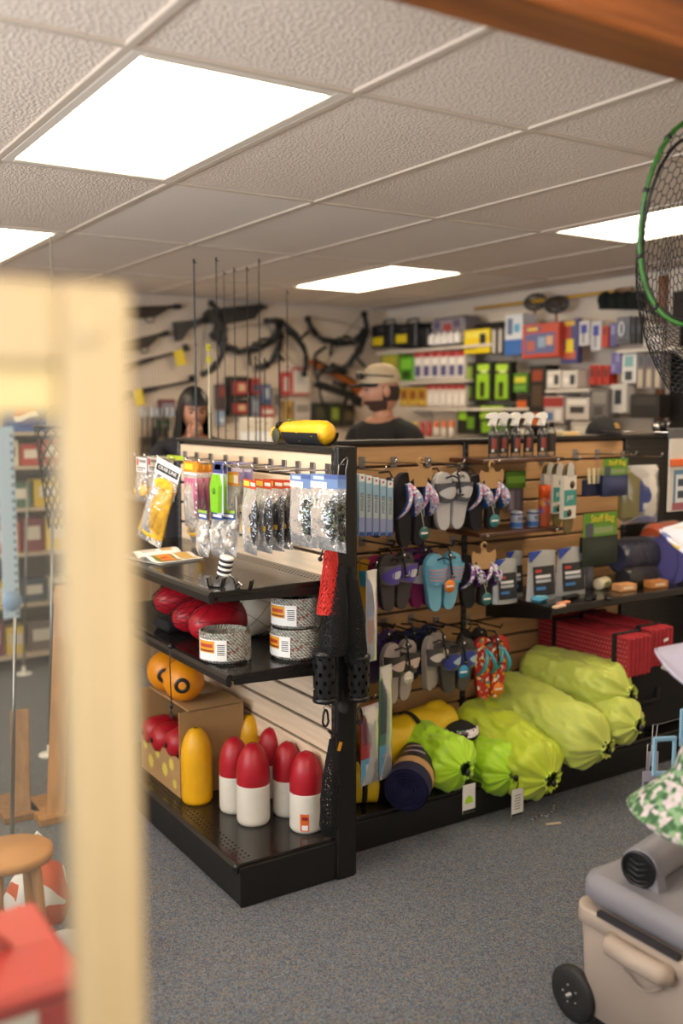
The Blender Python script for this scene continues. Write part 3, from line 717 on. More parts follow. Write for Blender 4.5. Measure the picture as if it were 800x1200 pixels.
def veil(name, c):          # fine knitted layer: alternate threads and gaps
    m = mat(name, c, .7); nt = m.node_tree; N = nt.nodes; L = nt.links
    tc = N.new('ShaderNodeTexCoord'); vo = N.new('ShaderNodeTexVoronoi'); vo.inputs['Scale'].default_value = 160; L.new(tc.outputs['Object'], vo.inputs['Vector'])
    gt = N.new('ShaderNodeMath'); gt.operation = 'GREATER_THAN'; gt.inputs[1].default_value = .42; L.new(vo.outputs['Distance'], gt.inputs[0])
    ad = N.new('ShaderNodeMath'); ad.operation = 'MAXIMUM'; ad.inputs[1].default_value = .0; L.new(gt.outputs[0], ad.inputs[0])
    L.new(ad.outputs[0], N['Principled BSDF'].inputs['Alpha']); return m
NETV = veil('black_net_veil', '0d0d10'); NETRV = veil('red_net_veil', 'd8342a')
tp = UY(389, 607, YP-.05)
rb = mesh_bag('mesh_bag', 'red mesh bait bag hanging on the black end post', tp, .315, [.012, .022, .018, .026, .028, .032, .036, .040], NETR, 12, 30, (-.015, 0))
MB().ell((0, 0, .0), (.022, .016, .016), NETR, 10, 8).build('gathered_top', rb)
m = MB(); m.box((-.035, -.012, -.055), (.012, .001, .085), PAPER, R=Ry(.62)); m.build('paper_tag', rb)
m = MB(); m.tube([(-.02, -.01, -.07), (-.045, -.012, -.105), (-.052, -.012, -.125)], .003, 6, BPL); m.ell((-.053, -.012, -.130), (.008, .008, .008), BPL, 10, 8); m.build('cord_toggle', rb)
def bait_cup(name, label, px, py0, py1, Y, r):
    a = UY(px, py0, Y); b = UY(px, py1, Y); h = a.z-b.z
    t = thing(name, label, 'bait cup', (a.x, Y, b.z), 0, 'perforated bait cups on the post')
    m = MB(); n = 48; nv = 24
    m.grid(lambda u, v: ((r*(.92+.08*v))*math.cos(2*PI*u), (r*(.92+.08*v))*math.sin(2*PI*u), h*v), n, nv, BPL, cu=True, skip=lambda i, j: 2 <= j < 22 and (j % 4 in (1, 2)) and ((i+3*((j//4) % 2)) % 6 in (1, 2)))
    m.lathe([(r*.90, h*.0), (r*.93, h*.02), (r*.90, h*.04)], 30, BPL); m.build('perforated_wall', t)
    MB().lathe([(r*1.0, h-.012), (r*1.06, h-.01), (r*1.06, h), (r*.9, h+.006), (.01, h+.01)], 30, BPL).build('lid', t)
    MB().lathe([(.01, -.002), (r*.96, 0), (r*1.0, .004), (r*1.0, .014), (r*.94, .016)], 30, BPL).build('bottom_rim', t)
    m = MB(); m.tube([(0, 0, 0), (.003, 0, -.012), (-.003, 0, -.02), (0, 0, -.03)], .0016, 5, CHROME); m.build('wire_link', t)
    m = MB(); m.tube([(.004+.012*math.cos(q*PI/8)*(1 if q > 8 else .8), 0, -.058+.028*math.sin(q*PI/8)) for q in range(16)], .0042, 6, BPL, closed=True); m.build('carabiner', t)
    return t
bait_cup('bait_cup', 'black perforated bait cup with carabiner, left of the post', 380, 764, 822, YP-.05, .040)
bait_cup('bait_cup', 'black perforated bait cup with carabiner, right of the post', 420, 768, 820, YP-.045, .038)
a = UY(399, 662, YP-.06); b = UY(384, 768, YP-.06)
mesh_bag('mesh_bag', 'black mesh bait bag hanging on the post, left one', a, a.z-b.z, [.012, .020, .028, .036, .042, .046, .050, .046], NETB, 22, 40, (-.035, -.005))
a = UY(411, 664, YP-.05); b = UY(420, 775, YP-.05)
mesh_bag('mesh_bag', 'black mesh bait bag hanging on the post, right one', a, a.z-b.z, [.010, .020, .028, .034, .038, .040, .042, .040], NETB, 22, 40, (.022, 0))
a = UY(389, 866, YP-.04); b = UY(381, 980, YP-.04)
lb_ = mesh_bag('mesh_bag', 'black mesh bag hanging low on the end post beside the buoys', a, a.z-b.z, [.010, .016, .022, .030, .034, .036, .034, .036, .020], NETB, 20, 40, (-.012, 0))
m = MB(); m.tube([(0, 0, 0), (.004, .01, .014), (.006, .034, .016), (.03, .022, .008), (.035, .02, -.01)], .004, 6, BPL); m.build('hanging_hook', lb_)
m = MB(); m.box((.028, -.004, -.03), (.012, .002, .03), C('d99a1c'), R=Ry(.3)); m.build('yellow_tag', lb_)
t = thing('float_disc', 'small grey rubber disc hanging below the black mesh bags', 'disc', UY(402, 829, YP-.03))
m = MB(); m.lathe([(.004, -.004), (.020, -.005), (.022, 0), (.020, .005), (.004, .004)], 24, C('26262a', .6), R=Rx(1.1)); m.build('disc', t); MB().tube([(0, 0, 0), (0, 0, .06)], .0012, 4, BPL).build('cord', t)
# big safety-pin style snap on the post
p = UY(401, 540, YP-.006)
t = thing('wire_snap', 'large bent steel wire snap hooked on top of the end post', 'wire snap', p)
m = MB(); m.tube([(-.016, -.004, -.012), (-.020, -.004, -.045), (-.004, -.004, -.088), (.006, -.004, -.094), (.008, -.004, -.084), (0, -.004, -.080)], .0022, 6, STEEL); m.tube([(.008, -.004, -.09), (.010, -.006, -.03), (.018, -.006, .0), (.014, -.006, .012), (.004, -.004, .004), (-.012, -.004, -.014), (.004, -.004, -.012)], .0022, 6, STEEL); m.build('bent_wire', t)
m = MB(); m.tube([(.006*math.cos(q*PI/5), -.006, -.070+.006*math.sin(q*PI/5)) for q in range(10)], .0016, 5, STEEL, closed=True); m.build('coil_loop', t)

# ------------------------------------------------------------------ yellow dry bag on top of A
YFAB = mat('yellow_drybag', 'e8b21a', .45, var=.06, vscale=8, bump=.35, bscale=22)
a = UX(325, 504, XA+.03); b = UX(384, 504, XA+.03)
t = thing('dry_bag', 'small yellow and black dry bag lying on top of the left unit', 'bag', (XA+.035, a.y, TOP))
Ld = a.y-b.y
m = MB(); rr = .044
m.grid(lambda u, v: (lambda ang, k: (rr*k*math.cos(ang), -Ld*(.16+.84*v), rr*1.0+rr*k*math.sin(ang)*.98))(2*PI*u, (.82+.18*math.sin(PI*min(1, v*2)/2) if v < .93 else 1-.5*((v-.93)/.07))*(1+.05*noise.noise(Vector((math.cos(2*PI*u)*3, math.sin(2*PI*u)*3, v*5))))), 24, 18, YFAB, cu=True); m.ell((0, -Ld*.985, rr), (rr*.62, .012, rr*.62), YFAB); m.build('bag_body', t)
m = MB(); m.grid(lambda u, v: (lambda ang: (rr*1.02*math.cos(ang), -Ld*(.28+.70*v), rr+rr*1.02*math.sin(ang)))(PI+PI*u+.0), 14, 6, BFAB); m.build('black_base_panel', t)
m = MB(); m.box((0, -.045, rr*1.1), (.085, .02, .07), BPL, b=.008, R=Rx(.5)); m.build('buckle_strap', t)
m = MB(); m.box((0, -.010, rr*.8), (.07, .05, .055), YFAB, b=.015, R=Rx(.5)); m.build('rolled_end', t)
MB().lathe([(.001, 0), (.026, 0), (.028, .004), (.026, .008), (.001, .008)], 24, mat('olive_tag', '3a402c', .6), c=(-.046, -.07, .03), R=Ry(-PI/2)).build('round_badge', t)
m = MB(); m.tube([(-.03+.004*q, -.11-.018*math.sin(q), .084+.004*math.cos(q)) for q in range(8)], .002, 5, C('5f7a2a')); m.build('loop', t)

# ------------------------------------------------------------------ footwear on gondola B
def sole_w(t):            # half width of a sole along its length, heel 0 .. toe 1
    e = abs(t-.5)/.5; return (.033+.012*max(0, min(1, (t-.3)/.4)))*(max(0, 1-e**6))**.5
def sole_pts(L, side, n=22, k=1.0):
    out = []
    for i in range(n+1): t = .5-.5*math.cos(PI*i/n); out.append((side*.006*math.sin(PI*t)+sole_w(t)*k, L*(t-1)))
    for i in range(n-1, 0, -1): t = .5-.5*math.cos(PI*i/n); out.append((side*.006*math.sin(PI*t)-sole_w(t)*k, L*(t-1)))
    return out
def sole(parent, name, L, side, m1, m2, T):
    p = sole_pts(L, side); b = MB(); b.T = T
    b.prism(p, 0, .020, m2); o = b.build(name, parent)
    f = MB(); f.T = T; q = sole_pts(L, side, k=.93); f.prism(q, -.003, .001, m1); f.build('footbed', o)
    return o
def band_strap(parent, L, T, m, t0, t1, bulge=.05, inset=None):       # wide band of a slide
    b = MB(); b.T = T
    def f(u, v, e=0): t = t0+(t1-t0)*v; w = sole_w(t)*1.04; a = PI*u; return (-w*math.cos(a), -(bulge+e)*math.sin(a)**.8*(.8+.25*v)+.006*(1-math.sin(a)), L*(t-1)+.012*math.sin(a)*(v-.5))
    b.grid(f, 16, 5, m); o = b.build('strap', parent)
    if inset:
        for (u0, u1, v0, v1, c) in inset:
            q = MB(); q.T = T; q.grid(lambda a, v: f(u0+(u1-u0)*a, v0+(v1-v0)*(v if isinstance(v, float) else v)*1.0+0*(a), .0022), 10, 3, C(c)); q.build('strap_inlay', o)
    return o
def swoosh(parent, L, T, t0, t1, bulge, c, us):        # curved inlay that tapers to a point
    b = MB(); b.T = T
    def f(u, v):
        uu = us[0]+(us[1]-us[0])*u; wv = .5+(v-.5)*(math.sin(PI*u)**.7)*us[2]; t = t0+(t1-t0)*(wv+us[3]*(u-.5)); w = sole_w(t)*1.04; a = PI*uu
        return (-w*math.cos(a), -(bulge+.003)*math.sin(a)**.8*(.8+.25*wv)+.006*(1-math.sin(a))-.001, L*(t-1)+.012*math.sin(a)*(wv-.5))
    b.grid(f, 12, 3, C(c)); return b.build('strap_inlay', parent)
def thong_strap(parent, L, T, m, side, r=.006, wide=2.2):
    b = MB(); b.T = T; t0 = (0, -.012, L*(.84-1))
    for s in (-1, 1):
        e = (s*sole_w(.45)*1.0, -.002, L*(.42-1))
        pts = []
        for i in range(9):
            q = i/8; x = t0[0]+(e[0]-t0[0])*q**.8; z = t0[2]+(e[2]-t0[2])*q; y = t0[1]*(1-q)-.040*math.sin(PI*q)**.9-.004; pts.append((x, y, z))
        b.tube(pts, [r*(.6+.4*math.sin(PI*i/8)) for i in range(9)], 8, m, flat=wide, up=(0, 0, 1))
    b.tube([t0, (0, .005, L*(.84-1))], r*.55, 6, m)
    return b.build('strap', parent)
def tilt(dx, dy, ry, rx=0): return Matrix.Translation((dx, dy, 0)) @ Matrix.Rotation(rx, 4, 'X') @ Matrix.Rotation(ry, 4, 'Y')
FGROUP = 'beach footwear hanging on the tan slatted back'
def slides(label, pos, rz, L, c_bed, c_side, c_strap, inl=(), tagc=None, stripes=None, gap=.047, name='slide_sandals'):
    t = thing(name, label, 'sandals', pos, rz, FGROUP)
    for s in (-1, 1):
        T = tilt(s*gap, .006 if s > 0 else 0, s*.06, .05)
        sole(t, 'sole', L, s, C(c_bed, .6), C(c_side, .6), T)
        st_ = band_strap(t, L, T, C(c_strap, .5), .52, .82)
        for (c, us) in inl: swoosh(st_, L, T, .52, .82, .05, c, us)
        if stripes:
            for k in range(4):
                q = MB(); q.T = T; v0 = .2+.18*k
                def f(u, v): tt = .52+.3*(v0+.07*v); w = sole_w(tt)*1.04; a = PI*(.12+.76*u); return (-w*math.cos(a), -.053*math.sin(a)**.8*(.8+.25*v0)+.005*(1-math.sin(a)), L*(tt-1)+.012*math.sin(a)*(v0-.5))
                q.grid(f, 10, 1, C(stripes)); q.build('strap_stripe', st_)
    hanger(t, -.03, L)
    if tagc: disc_tag(t, tagc, (-.02, -.062, -L*.52))
    return t
def hanger(t, z, L):
    h = MB(); h.tube([(0, .04, .018), (0, -.02, .026), (0, -.034, .010), (0, -.036, -.02), (0, -.05, -L*.36)], .0042, 6, BPL); h.tube([(-.045, -.012, -L*.10), (-.025, -.030, -L*.055), (0, -.036, -L*.10), (.025, -.030, -L*.055), (.045, -.012, -L*.10)], .0035, 6, BPL)
    h.box((0, -.055, -L*.37), (.022, .012, .010), BPL, b=.003); o = h.build('hanger', t)
    MB().lathe([(.001, 0), (.010, 0), (.011, .003), (.010, .005), (.001, .006)], 16, BPL, c=(0, -.034, -.004), R=Rx(PI/2)).build('size_disc', o)
    MB().lathe([(.001, 0), (.005, 0), (.001, .001)], 12, PAPER, c=(0, -.0405, -.004), R=Rx(PI/2)).build('size_sticker', o)
def disc_tag(t, c, p, r=.026, c2='e8e4dc'):
    o = MB().lathe([(.001, 0), (r, 0), (r, .002), (.001, .002)], 24, C(c), c=p, R=Rx(PI/2)).build('paper_tag', t)
    MB().box((p[0], p[1]-.0026, p[2]), (r*1.3, .0006, r*.28), C(c2)).build('printed_line', o)
def flipflops(label, pos, rz, L, c_bed, c_side, c_strap, lining=None, tagc=None, cardh=True, pattern=None, gap=.05, wide=2.6):
    t = thing('flip_flops', label, 'flip flops', pos, rz, FGROUP)
    for s in (-1, 1):
        T = tilt(s*gap, .006 if s > 0 else 0, s*.05, .04)
        sole(t, 'sole', L, s, pattern if pattern else C(c_bed, .7), C(c_side, .6), T)
        so = thong_strap(t, L, T, c_strap if not isinstance(c_strap, str) else C(c_strap), s, .008, wide)
        if lining:
            T2 = T @ Matrix.Translation((0, .010, -.006)); thong_strap(so, L, T2, C(lining), s, .0085, wide*.9).name = 'strap_lining'
    if cardh:
        m = MB(); m.prism([(-.030, -.055), (.030, -.055), (.036, -.02), (.056, -.035), (.062, .0), (.055, .022), (.040, .012), (.014, .012), (.010, .030), (-.010, .030), (-.014, .012), (-.040, .012), (-.055, .022), (-.062, 0), (-.056, -.035), (-.036, -.02)], -.034, -.031, KRAFT); o = m.build('card_hanger', t)
        m = MB(); m.tube([(.013*math.cos(q*.5+.4), -.032, .040+.014*math.sin(q*.5+.4)) for q in range(10)], .005, 6, KRAFT); m.build('hook', o)
    else: hanger(t, -.03, L)
    if tagc:
        m = MB(); m.tube([(-.012, -.03, -L*.32), (0, -.045, -L*.6), (.008, -.045, -L*.72)], .0014, 4, C('c9c4b8')); m.tube([(.02, -.03, -L*.34), (.006, -.046, -L*.58)], .0014, 4, C('c9c4b8')); m.build('string', t)
        disc_tag(t, tagc, (.008, -.046, -L*.80))
    return t
FLOR = speck_mat('floral_strap', [('b9b4c9', 5), ('d58aa0', 2), ('6f8fc0', 2), ('e6e3ea', 3), ('a84a70', 1)], 110, .6, 0)
FLORW = speck_mat('purple_strap', [('d9d2e2', 4), ('7a2f8a', 3), ('5a9a6a', 1.5), ('e8e4ea', 3)], 100, .6, 0)
REDFL = speck_mat('red_hibiscus', [('b8261f', 6), ('e0a62a', 1.6), ('e8ddd0', 1.2), ('d6542c', 2), ('3f8a7a', .7)], 70, .6, 0)
DKFL = speck_mat('dark_print', [('17151c', 6), ('5a2a5a', 1.5), ('b03a4a', 1), ('3a6a8a', 1)], 70, .6, 0)
YH = 3.0
def topB(px, py0, py1, Y=YH):
    a = UY(px, py0, Y); b = UY(px, py1, Y); return a, a.z-b.z
NEVER = 'pair of '
p, L = topB(486, 553, 641); flipflops('black flip flops with pink floral straps and blue lining, top row left', p, .1, L, '17161a', '1c1a1e', FLOR, '2a3f7a', '2f5f5a')
p, L = topB(531, 553, 621); slides('white slide sandals with a grey strap, top row centre', p, -.05, L, 'c9c6c6', 'b8b5b4', '55545a', [('c6c4c6', (.15, .85, .6, 0))])
p, L = topB(570, 556, 622); flipflops('black flip flops with floral straps and a round teal tag, top row right', p, -.05, L, '17161a', '1c1a1e', FLOR, '20508a', '2f7a80')
p, L = topB(466, 648, 716); slides('dark grey slide sandals with a purple and white strap, middle row', p, .06, L, '3b3636', '2f2b2b', '6a6460', [('5a4a9a', (.05, .95, .9, .2)), ('c9ccd0', (.3, .8, .4, 0))])
p, L = topB(521, 648, 716); slides('sky blue slide sandals with pink stripes and an orange tag, middle row', p, -.04, L, '76b4cc', '5e9cb8', '6fb0cb', (), 'e07a1e', 'd58a94')
p, L = topB(561, 650, 712); flipflops('black flip flops with purple floral straps and a teal tag, middle row right', p, -.05, L, '151419', '1a181d', FLORW, '4a1f6a', '2a6a6a')
p, L = topB(470, 752, 824); slides('pale grey slide sandals with a dark strap and white round tag, lowest row', p, .12, L, 'a89c95', '8f857f', '47423f', [('d0b9ac', (.2, .9, .5, 0))], 'c9c4b4')
p, L = topB(510, 744, 808); slides('grey slide sandals edge-on beside the blue tagged pair, lowest row', p, .45, L, '9c9490', '857d79', '4a4644', [('cfc6c0', (.1, .6, .5, 0))], gap=.035)
p, L = topB(537, 750, 812); slides('charcoal slide sandals with a blue strap and a blue round tag, lowest row', p, -.05, L, '4d4743', '3a3532', '6a655f', [('3f4a9a', (.05, .7, .9, .2)), ('b8cdd6', (.4, .9, .45, 0))], '1f86b4')
p, L = topB(577, 746, 820); flipflops('red hibiscus flip flops with thin turquoise straps and an orange tag', p, -.15, L, 'b8261f', '8a1f1a', '2f9aa6', None, None, False, REDFL, .042, 1.1)
disc_tag([o for o in COL.objects if o.name.startswith('flip_flops') and o.parent is None][-1], 'e07a1e', (.012, -.03, -L*.80))
# pairs behind, farther back on the same hooks
BACK = [(452, 560, 630, 'black', '1b1a20', '8a2a5a', 'magenta-edged dark slide sandals behind the floral pair, top row left', 's'), (508, 556, 622, '', '201e22', '2a2a2e', 'black slide sandals half hidden behind the white pair', 's'),
        (548, 556, 620, '', '26221f', '3a2a20', 'dark brown slide sandals behind the teal tagged flip flops', 's'),
        (441, 655, 712, '', 'b98a1a', '2f86a0', 'yellow and blue slide sandals beside the post, middle row', 's'), (452, 650, 712, '', '9a1f5a', '7a1a4a', 'magenta slide sandals behind the dark grey pair', 's'),
        (499, 648, 712, '', '8a1f5e', 'd6cfd4', 'magenta slide sandals with a white strap, middle row', 's'), (491, 642, 700, '', '4a2a5a', '3a2048', 'dark plum slide sandals behind the magenta pair', 's'),
        (448, 740, 800, '', '4a2f6a', '3a2458', 'purple slide sandals behind the pale grey pair, lowest row', 's'), (495, 735, 795, '', '1f2a5a', '202028', 'navy slide sandals behind the grey pair, lowest row', 's'),
        (556, 738, 800, '', '1d1b20', '5a2a3a', 'dark slide sandals behind the red hibiscus pair', 's'), (478, 738, 800, '', '1a1820', '22202a', 'black slide sandals behind the pale grey pair, lowest row', 's')]
for (px, y0, y1, _, cb, cs, lab, kind) in BACK:
    p, L = topB(px, y0, y1, 3.14); slides(lab, p, .1, L, cb, cb, cs)
for px, py in ((452, 545), (490, 545), (531, 545), (572, 545), (452, 640), (485, 640), (521, 640), (560, 640), (452, 735), (478, 740), (510, 735), (540, 738), (577, 735)):
    q = UY(px, py, 3.1); hook(B, (q.x, YB, q.z+.004), 0, HMB if py > 600 else HM)

# insole boxes left of the footwear
p0 = UY(424, 625, 2.98)
for k in range(5):
    o, w, h = rectY(421+8.3*k, 556+2*k, 430+8.3*k, 628, 2.96)
    w = .030
    t = thing('insole_box', 'slim pale blue carton hanging beside the post, '+('nearest the post', 'second from the post', 'third from the post', 'fourth from the post', 'farthest from the post')[k], 'box', (o.x, 2.98, o.z), .08, 'slim blue cartons')
    m = MB(); m.box((0, .05, h/2), (w-.003, .12, h), C('8fb0c4')); m.build('carton', t)
    m = MB(); y = -.0108; m.quad(-w*.42, .0, w*.42, h*.06, y, C('1f3f8a')); m.quad(-w*.42, h*.06, w*.42, h*.3, y, C('8a90b8')); m.quad(-w*.42, h*.3, w*.42, h*.68, y, C('a9b3b2')); m.build('printed_panel', t); MB().quad(-w*.44, h*.88, w*.44, h, y, C('dfe3e0')).build('white_top', t)
    MB().box((0, -.0108, h*.95), (w*.3, .0008, h*.04), C('c0392b')).build('red_mark', t)
    lettering('INSOLES', .018, C('2a3a4a'), t, (0, -.0112, h*.55), (PI/2, -PI/2, 0))
q = UY(440, 552, 3.1); hook(B, (q.x, YB, q.z), 0)
# clear sleeves hanging right of the post
def sleeve(label, px0, py0, px1, py1, Y, cols):
    o, w, h = rectY(px0, py0, px1, py1, Y)
    t = thing('goggle_pack', label, 'pack', (o.x, Y, o.z), .25, 'clear packs beside the post')
    m = MB(); m.box((0, .004, h/2), (w, .002, h), C(cols[0])); 
    for (u0, v0, u1, v1, c) in cols[1:]: m.quad(-w/2+u0*w, v0*h, -w/2+u1*w, v1*h, .0024, C(c))
    m.build('card', t)
    m = MB(); m.T = Matrix.Translation((0, 0, h)); bag_shape(m, w, h, .03, CLEARS); m.build('clear_sleeve', t)
    return t
sleeve('clear pack with a pale patterned card hanging behind the right mesh bag', 428, 668, 443, 775, 2.80, ['a9aab4', (.1, .5, .9, .9, '8f9ab8'), (.2, .2, .8, .45, 'b58f86'), (.3, .6, .7, .75, 'd0d0d6')])
sleeve('clear pack with a red and blue card, nearest the post low down', 421, 826, 446, 918, 2.80, ['a8262a', (0, 0, 1, .33, '5fa3cc'), (.3, .05, .85, .25, 'e8ecef'), (.1, .5, .9, .95, '7a2a34'), (.05, .55, .3, .9, '2f4f9a')])
sleeve('clear pack with a green and blue card beside the yellow dry bag', 443, 780, 461, 912, 2.86, ['4f7f6a', (0, 0, 1, .3, '5fa3cc'), (.25, .05, .8, .22, 'e8ecef'), (.1, .4, .9, .9, '37504a')])
q = UY(436, 664, 3.0); hook(B, (UY(436, 664, 2.85).x, YB, UY(436, 664, 2.85).z), 0, hook_mesh(.44)); q = UY(436, 822, 2.82); hook(B, (q.x, YB, q.z+.01), 0, hook_mesh(.46))

# ------------------------------------------------------------------ lower deck of B: bags, blanket, tents
ZD = ZB-.009
YDRY = mat('yellow_drybag_big', 'd9b414', .5, var=.06, vscale=6, bump=.5, bscale=14)
def roll(name, label, cat, p0, p1, r, m, straps=(), end=None, seed=0, wr=.05, group=None):
    p0, p1 = Vector(p0), Vector(p1); ax = (p1-p0); Ln = ax.length; q = ax.to_track_quat('Z', 'Y').to_matrix().to_4x4()
    t = thing(name, label, cat, p0, 0, group); T = q
    b = MB(); b.T = T
    def f(u, v):
        a = 2*PI*u; k = 1+wr*noise.noise(Vector((math.cos(a)*2+seed, math.sin(a)*2, v*6))); e = min(1, (.35+.65*math.sqrt(max(0, min(1, v/.06))))); e2 = min(1, .35+.65*math.sqrt(max(0, min(1, (1-v)/.06)))); rr = r*k*min(e, e2)
        for sv in straps: rr *= 1-.06*math.exp(-((v-sv)/.03)**2)
        return (rr*math.cos(a), rr*math.sin(a), v*Ln)
    b.grid(f, 32, 36, m, cu=True); b.grid(lambda u, v: (r*.36*v*math.cos(2*PI*u), r*.36*v*math.sin(2*PI*u), Ln), 32, 2, m, cu=True); b.grid(lambda u, v: (r*.36*v*math.cos(2*PI*u), r*.36*v*math.sin(2*PI*u), 0), 32, 2, m, cu=True)
    b.build('roll_body', t)
    for sv in straps:
        s = MB(); s.T = T; s.lathe([(r*1.0, sv*Ln-.010), (r*1.035, sv*Ln-.010), (r*1.035, sv*Ln+.010), (r*1.0, sv*Ln+.010)], 32, BFAB, caps=False); s.build('strap', t)
    return t, T, Ln
# yellow dry bag leaning on the blanket
a = UY(440, 880, 3.05); b = UY(527, 842, 3.12)
yb, T, Ln = roll('dry_bag', 'bright yellow rolled dry bag with a black strap, above the navy blanket', 'bag', (a.x-.02, 3.10, a.z-.01), (b.x, 3.12, b.z), .088, YDRY, (.52,), seed=4, wr=.14)
sx = MB(); sx.box((0, 0, 0), (.01, .01, .01), BPL)
lt = lettering('LUGS', .034, C('2a2410'), yb, (0, 0, 0)); lt.matrix_local = T @ Matrix.Translation((0, 0, Ln*.27)) @ Matrix.Rotation(math.radians(-58), 4, 'Z') @ Matrix.Translation((.0935, 0, 0)) @ Matrix(((0, 0, 1, 0), (0, 1, 0, 0), (-1, 0, 0, 0), (0, 0, 0, 1))) @ Matrix.Rotation(PI/2, 4, 'Z')
a = UY(424, 930, 2.96); b = UY(436, 925, 2.96)
roll('dry_bag', 'yellow rolled bag with a black strap, low beside the end post', 'bag', (a.x-.08, 3.02, ZD+.078), (b.x+.02, 2.95, ZD+.078), .075, YDRY, (.62,), seed=9, wr=.08)
# navy rolled blanket with a paper band
NAVY = mat('navy_fleece', '1d1c45', .95, var=.2, vscale=60, bump=.4, bscale=200)
a = UY(470, 931, 2.83); b = UY(503, 895, 3.16); rb_ = .085
p0 = Vector((a.x, 2.80, ZD+rb_+.002)); p1 = Vector((b.x-.01, 3.15, ZD+rb_+.03))
ax = p1-p0; Ln = ax.length; T = ax.to_track_quat('Z', 'Y').to_matrix().to_4x4()
t = thing('rolled_blanket', 'rolled navy blanket in a dark printed paper band', 'blanket', p0)
m = MB(); m.T = T; turns = 6
m.grid(lambda u, v: (lambda a_: ((.012+(rb_-.016)*u)*math.cos(a_), (.012+(rb_-.016)*u)*math.sin(a_), v*Ln*.98+.004*math.sin(a_*3)))(2*PI*turns*u), 150, 6, NAVY)
m.lathe([(.002, .012), (rb_*.97, .012)], 30, NAVY, caps=False); m.build('spiral_roll', t)
m = MB(); m.T = T; m.lathe([(rb_, .0), (rb_, Ln*.16)], 36, mat('navy_fleece_outer', '1a1a3c', .95, bump=.4, bscale=200), caps=False); m.build('outer_fold', t)
def band(r, v0, v1, a0, a1, mt, nm):
    m = MB(); m.T = T; m.grid(lambda u, v: (r*math.cos(a0+(a1-a0)*u), r*math.sin(a0+(a1-a0)*u), Ln*(v0+(v1-v0)*v)), 30, 1, mt); return m.build(nm, t)
bo = band(rb_*1.01, .14, .99, 0, 2*PI, C('231c28', .5), 'paper_band'); band(rb_*1.02, .14, .24, 0, 2*PI, KRAFT, 'kraft_stripe'); band(rb_*1.02, .88, .99, 0, 2*PI, KRAFT, 'kraft_stripe')
up0 = math.atan2((T.inverted().to_3x3() @ Vector((-.3, -.3, 1))).y, (T.inverted().to_3x3() @ Vector((-.3, -.3, 1))).x)
for k in range(5): band(rb_*1.025, .32+.09*k, .35+.09*k, up0-.5, up0+.5-.12*(k % 2), C('8a7f8f'), 'printed_line')
# black and purple sandal pair lying on the tents
a = UY(545, 868, 2.98)
t = thing('ribbon_bag', 'black bag with a white and purple ribbon lying above the tents', 'bag', (a.x, 3.02, a.z))
m = MB(); m.ell((0, 0, .030), (.075, .09, .042), BFAB, 22, 14); m.build('bag_body', t)
m = MB(); m.grid(lambda u, v: (-.055+.11*u, -.088-.004+.03*(u-.5)**2*4+.012*v, .030+.030*v+.012*(u-.5)), 10, 3, FLORW); m.build('ribbon', t)
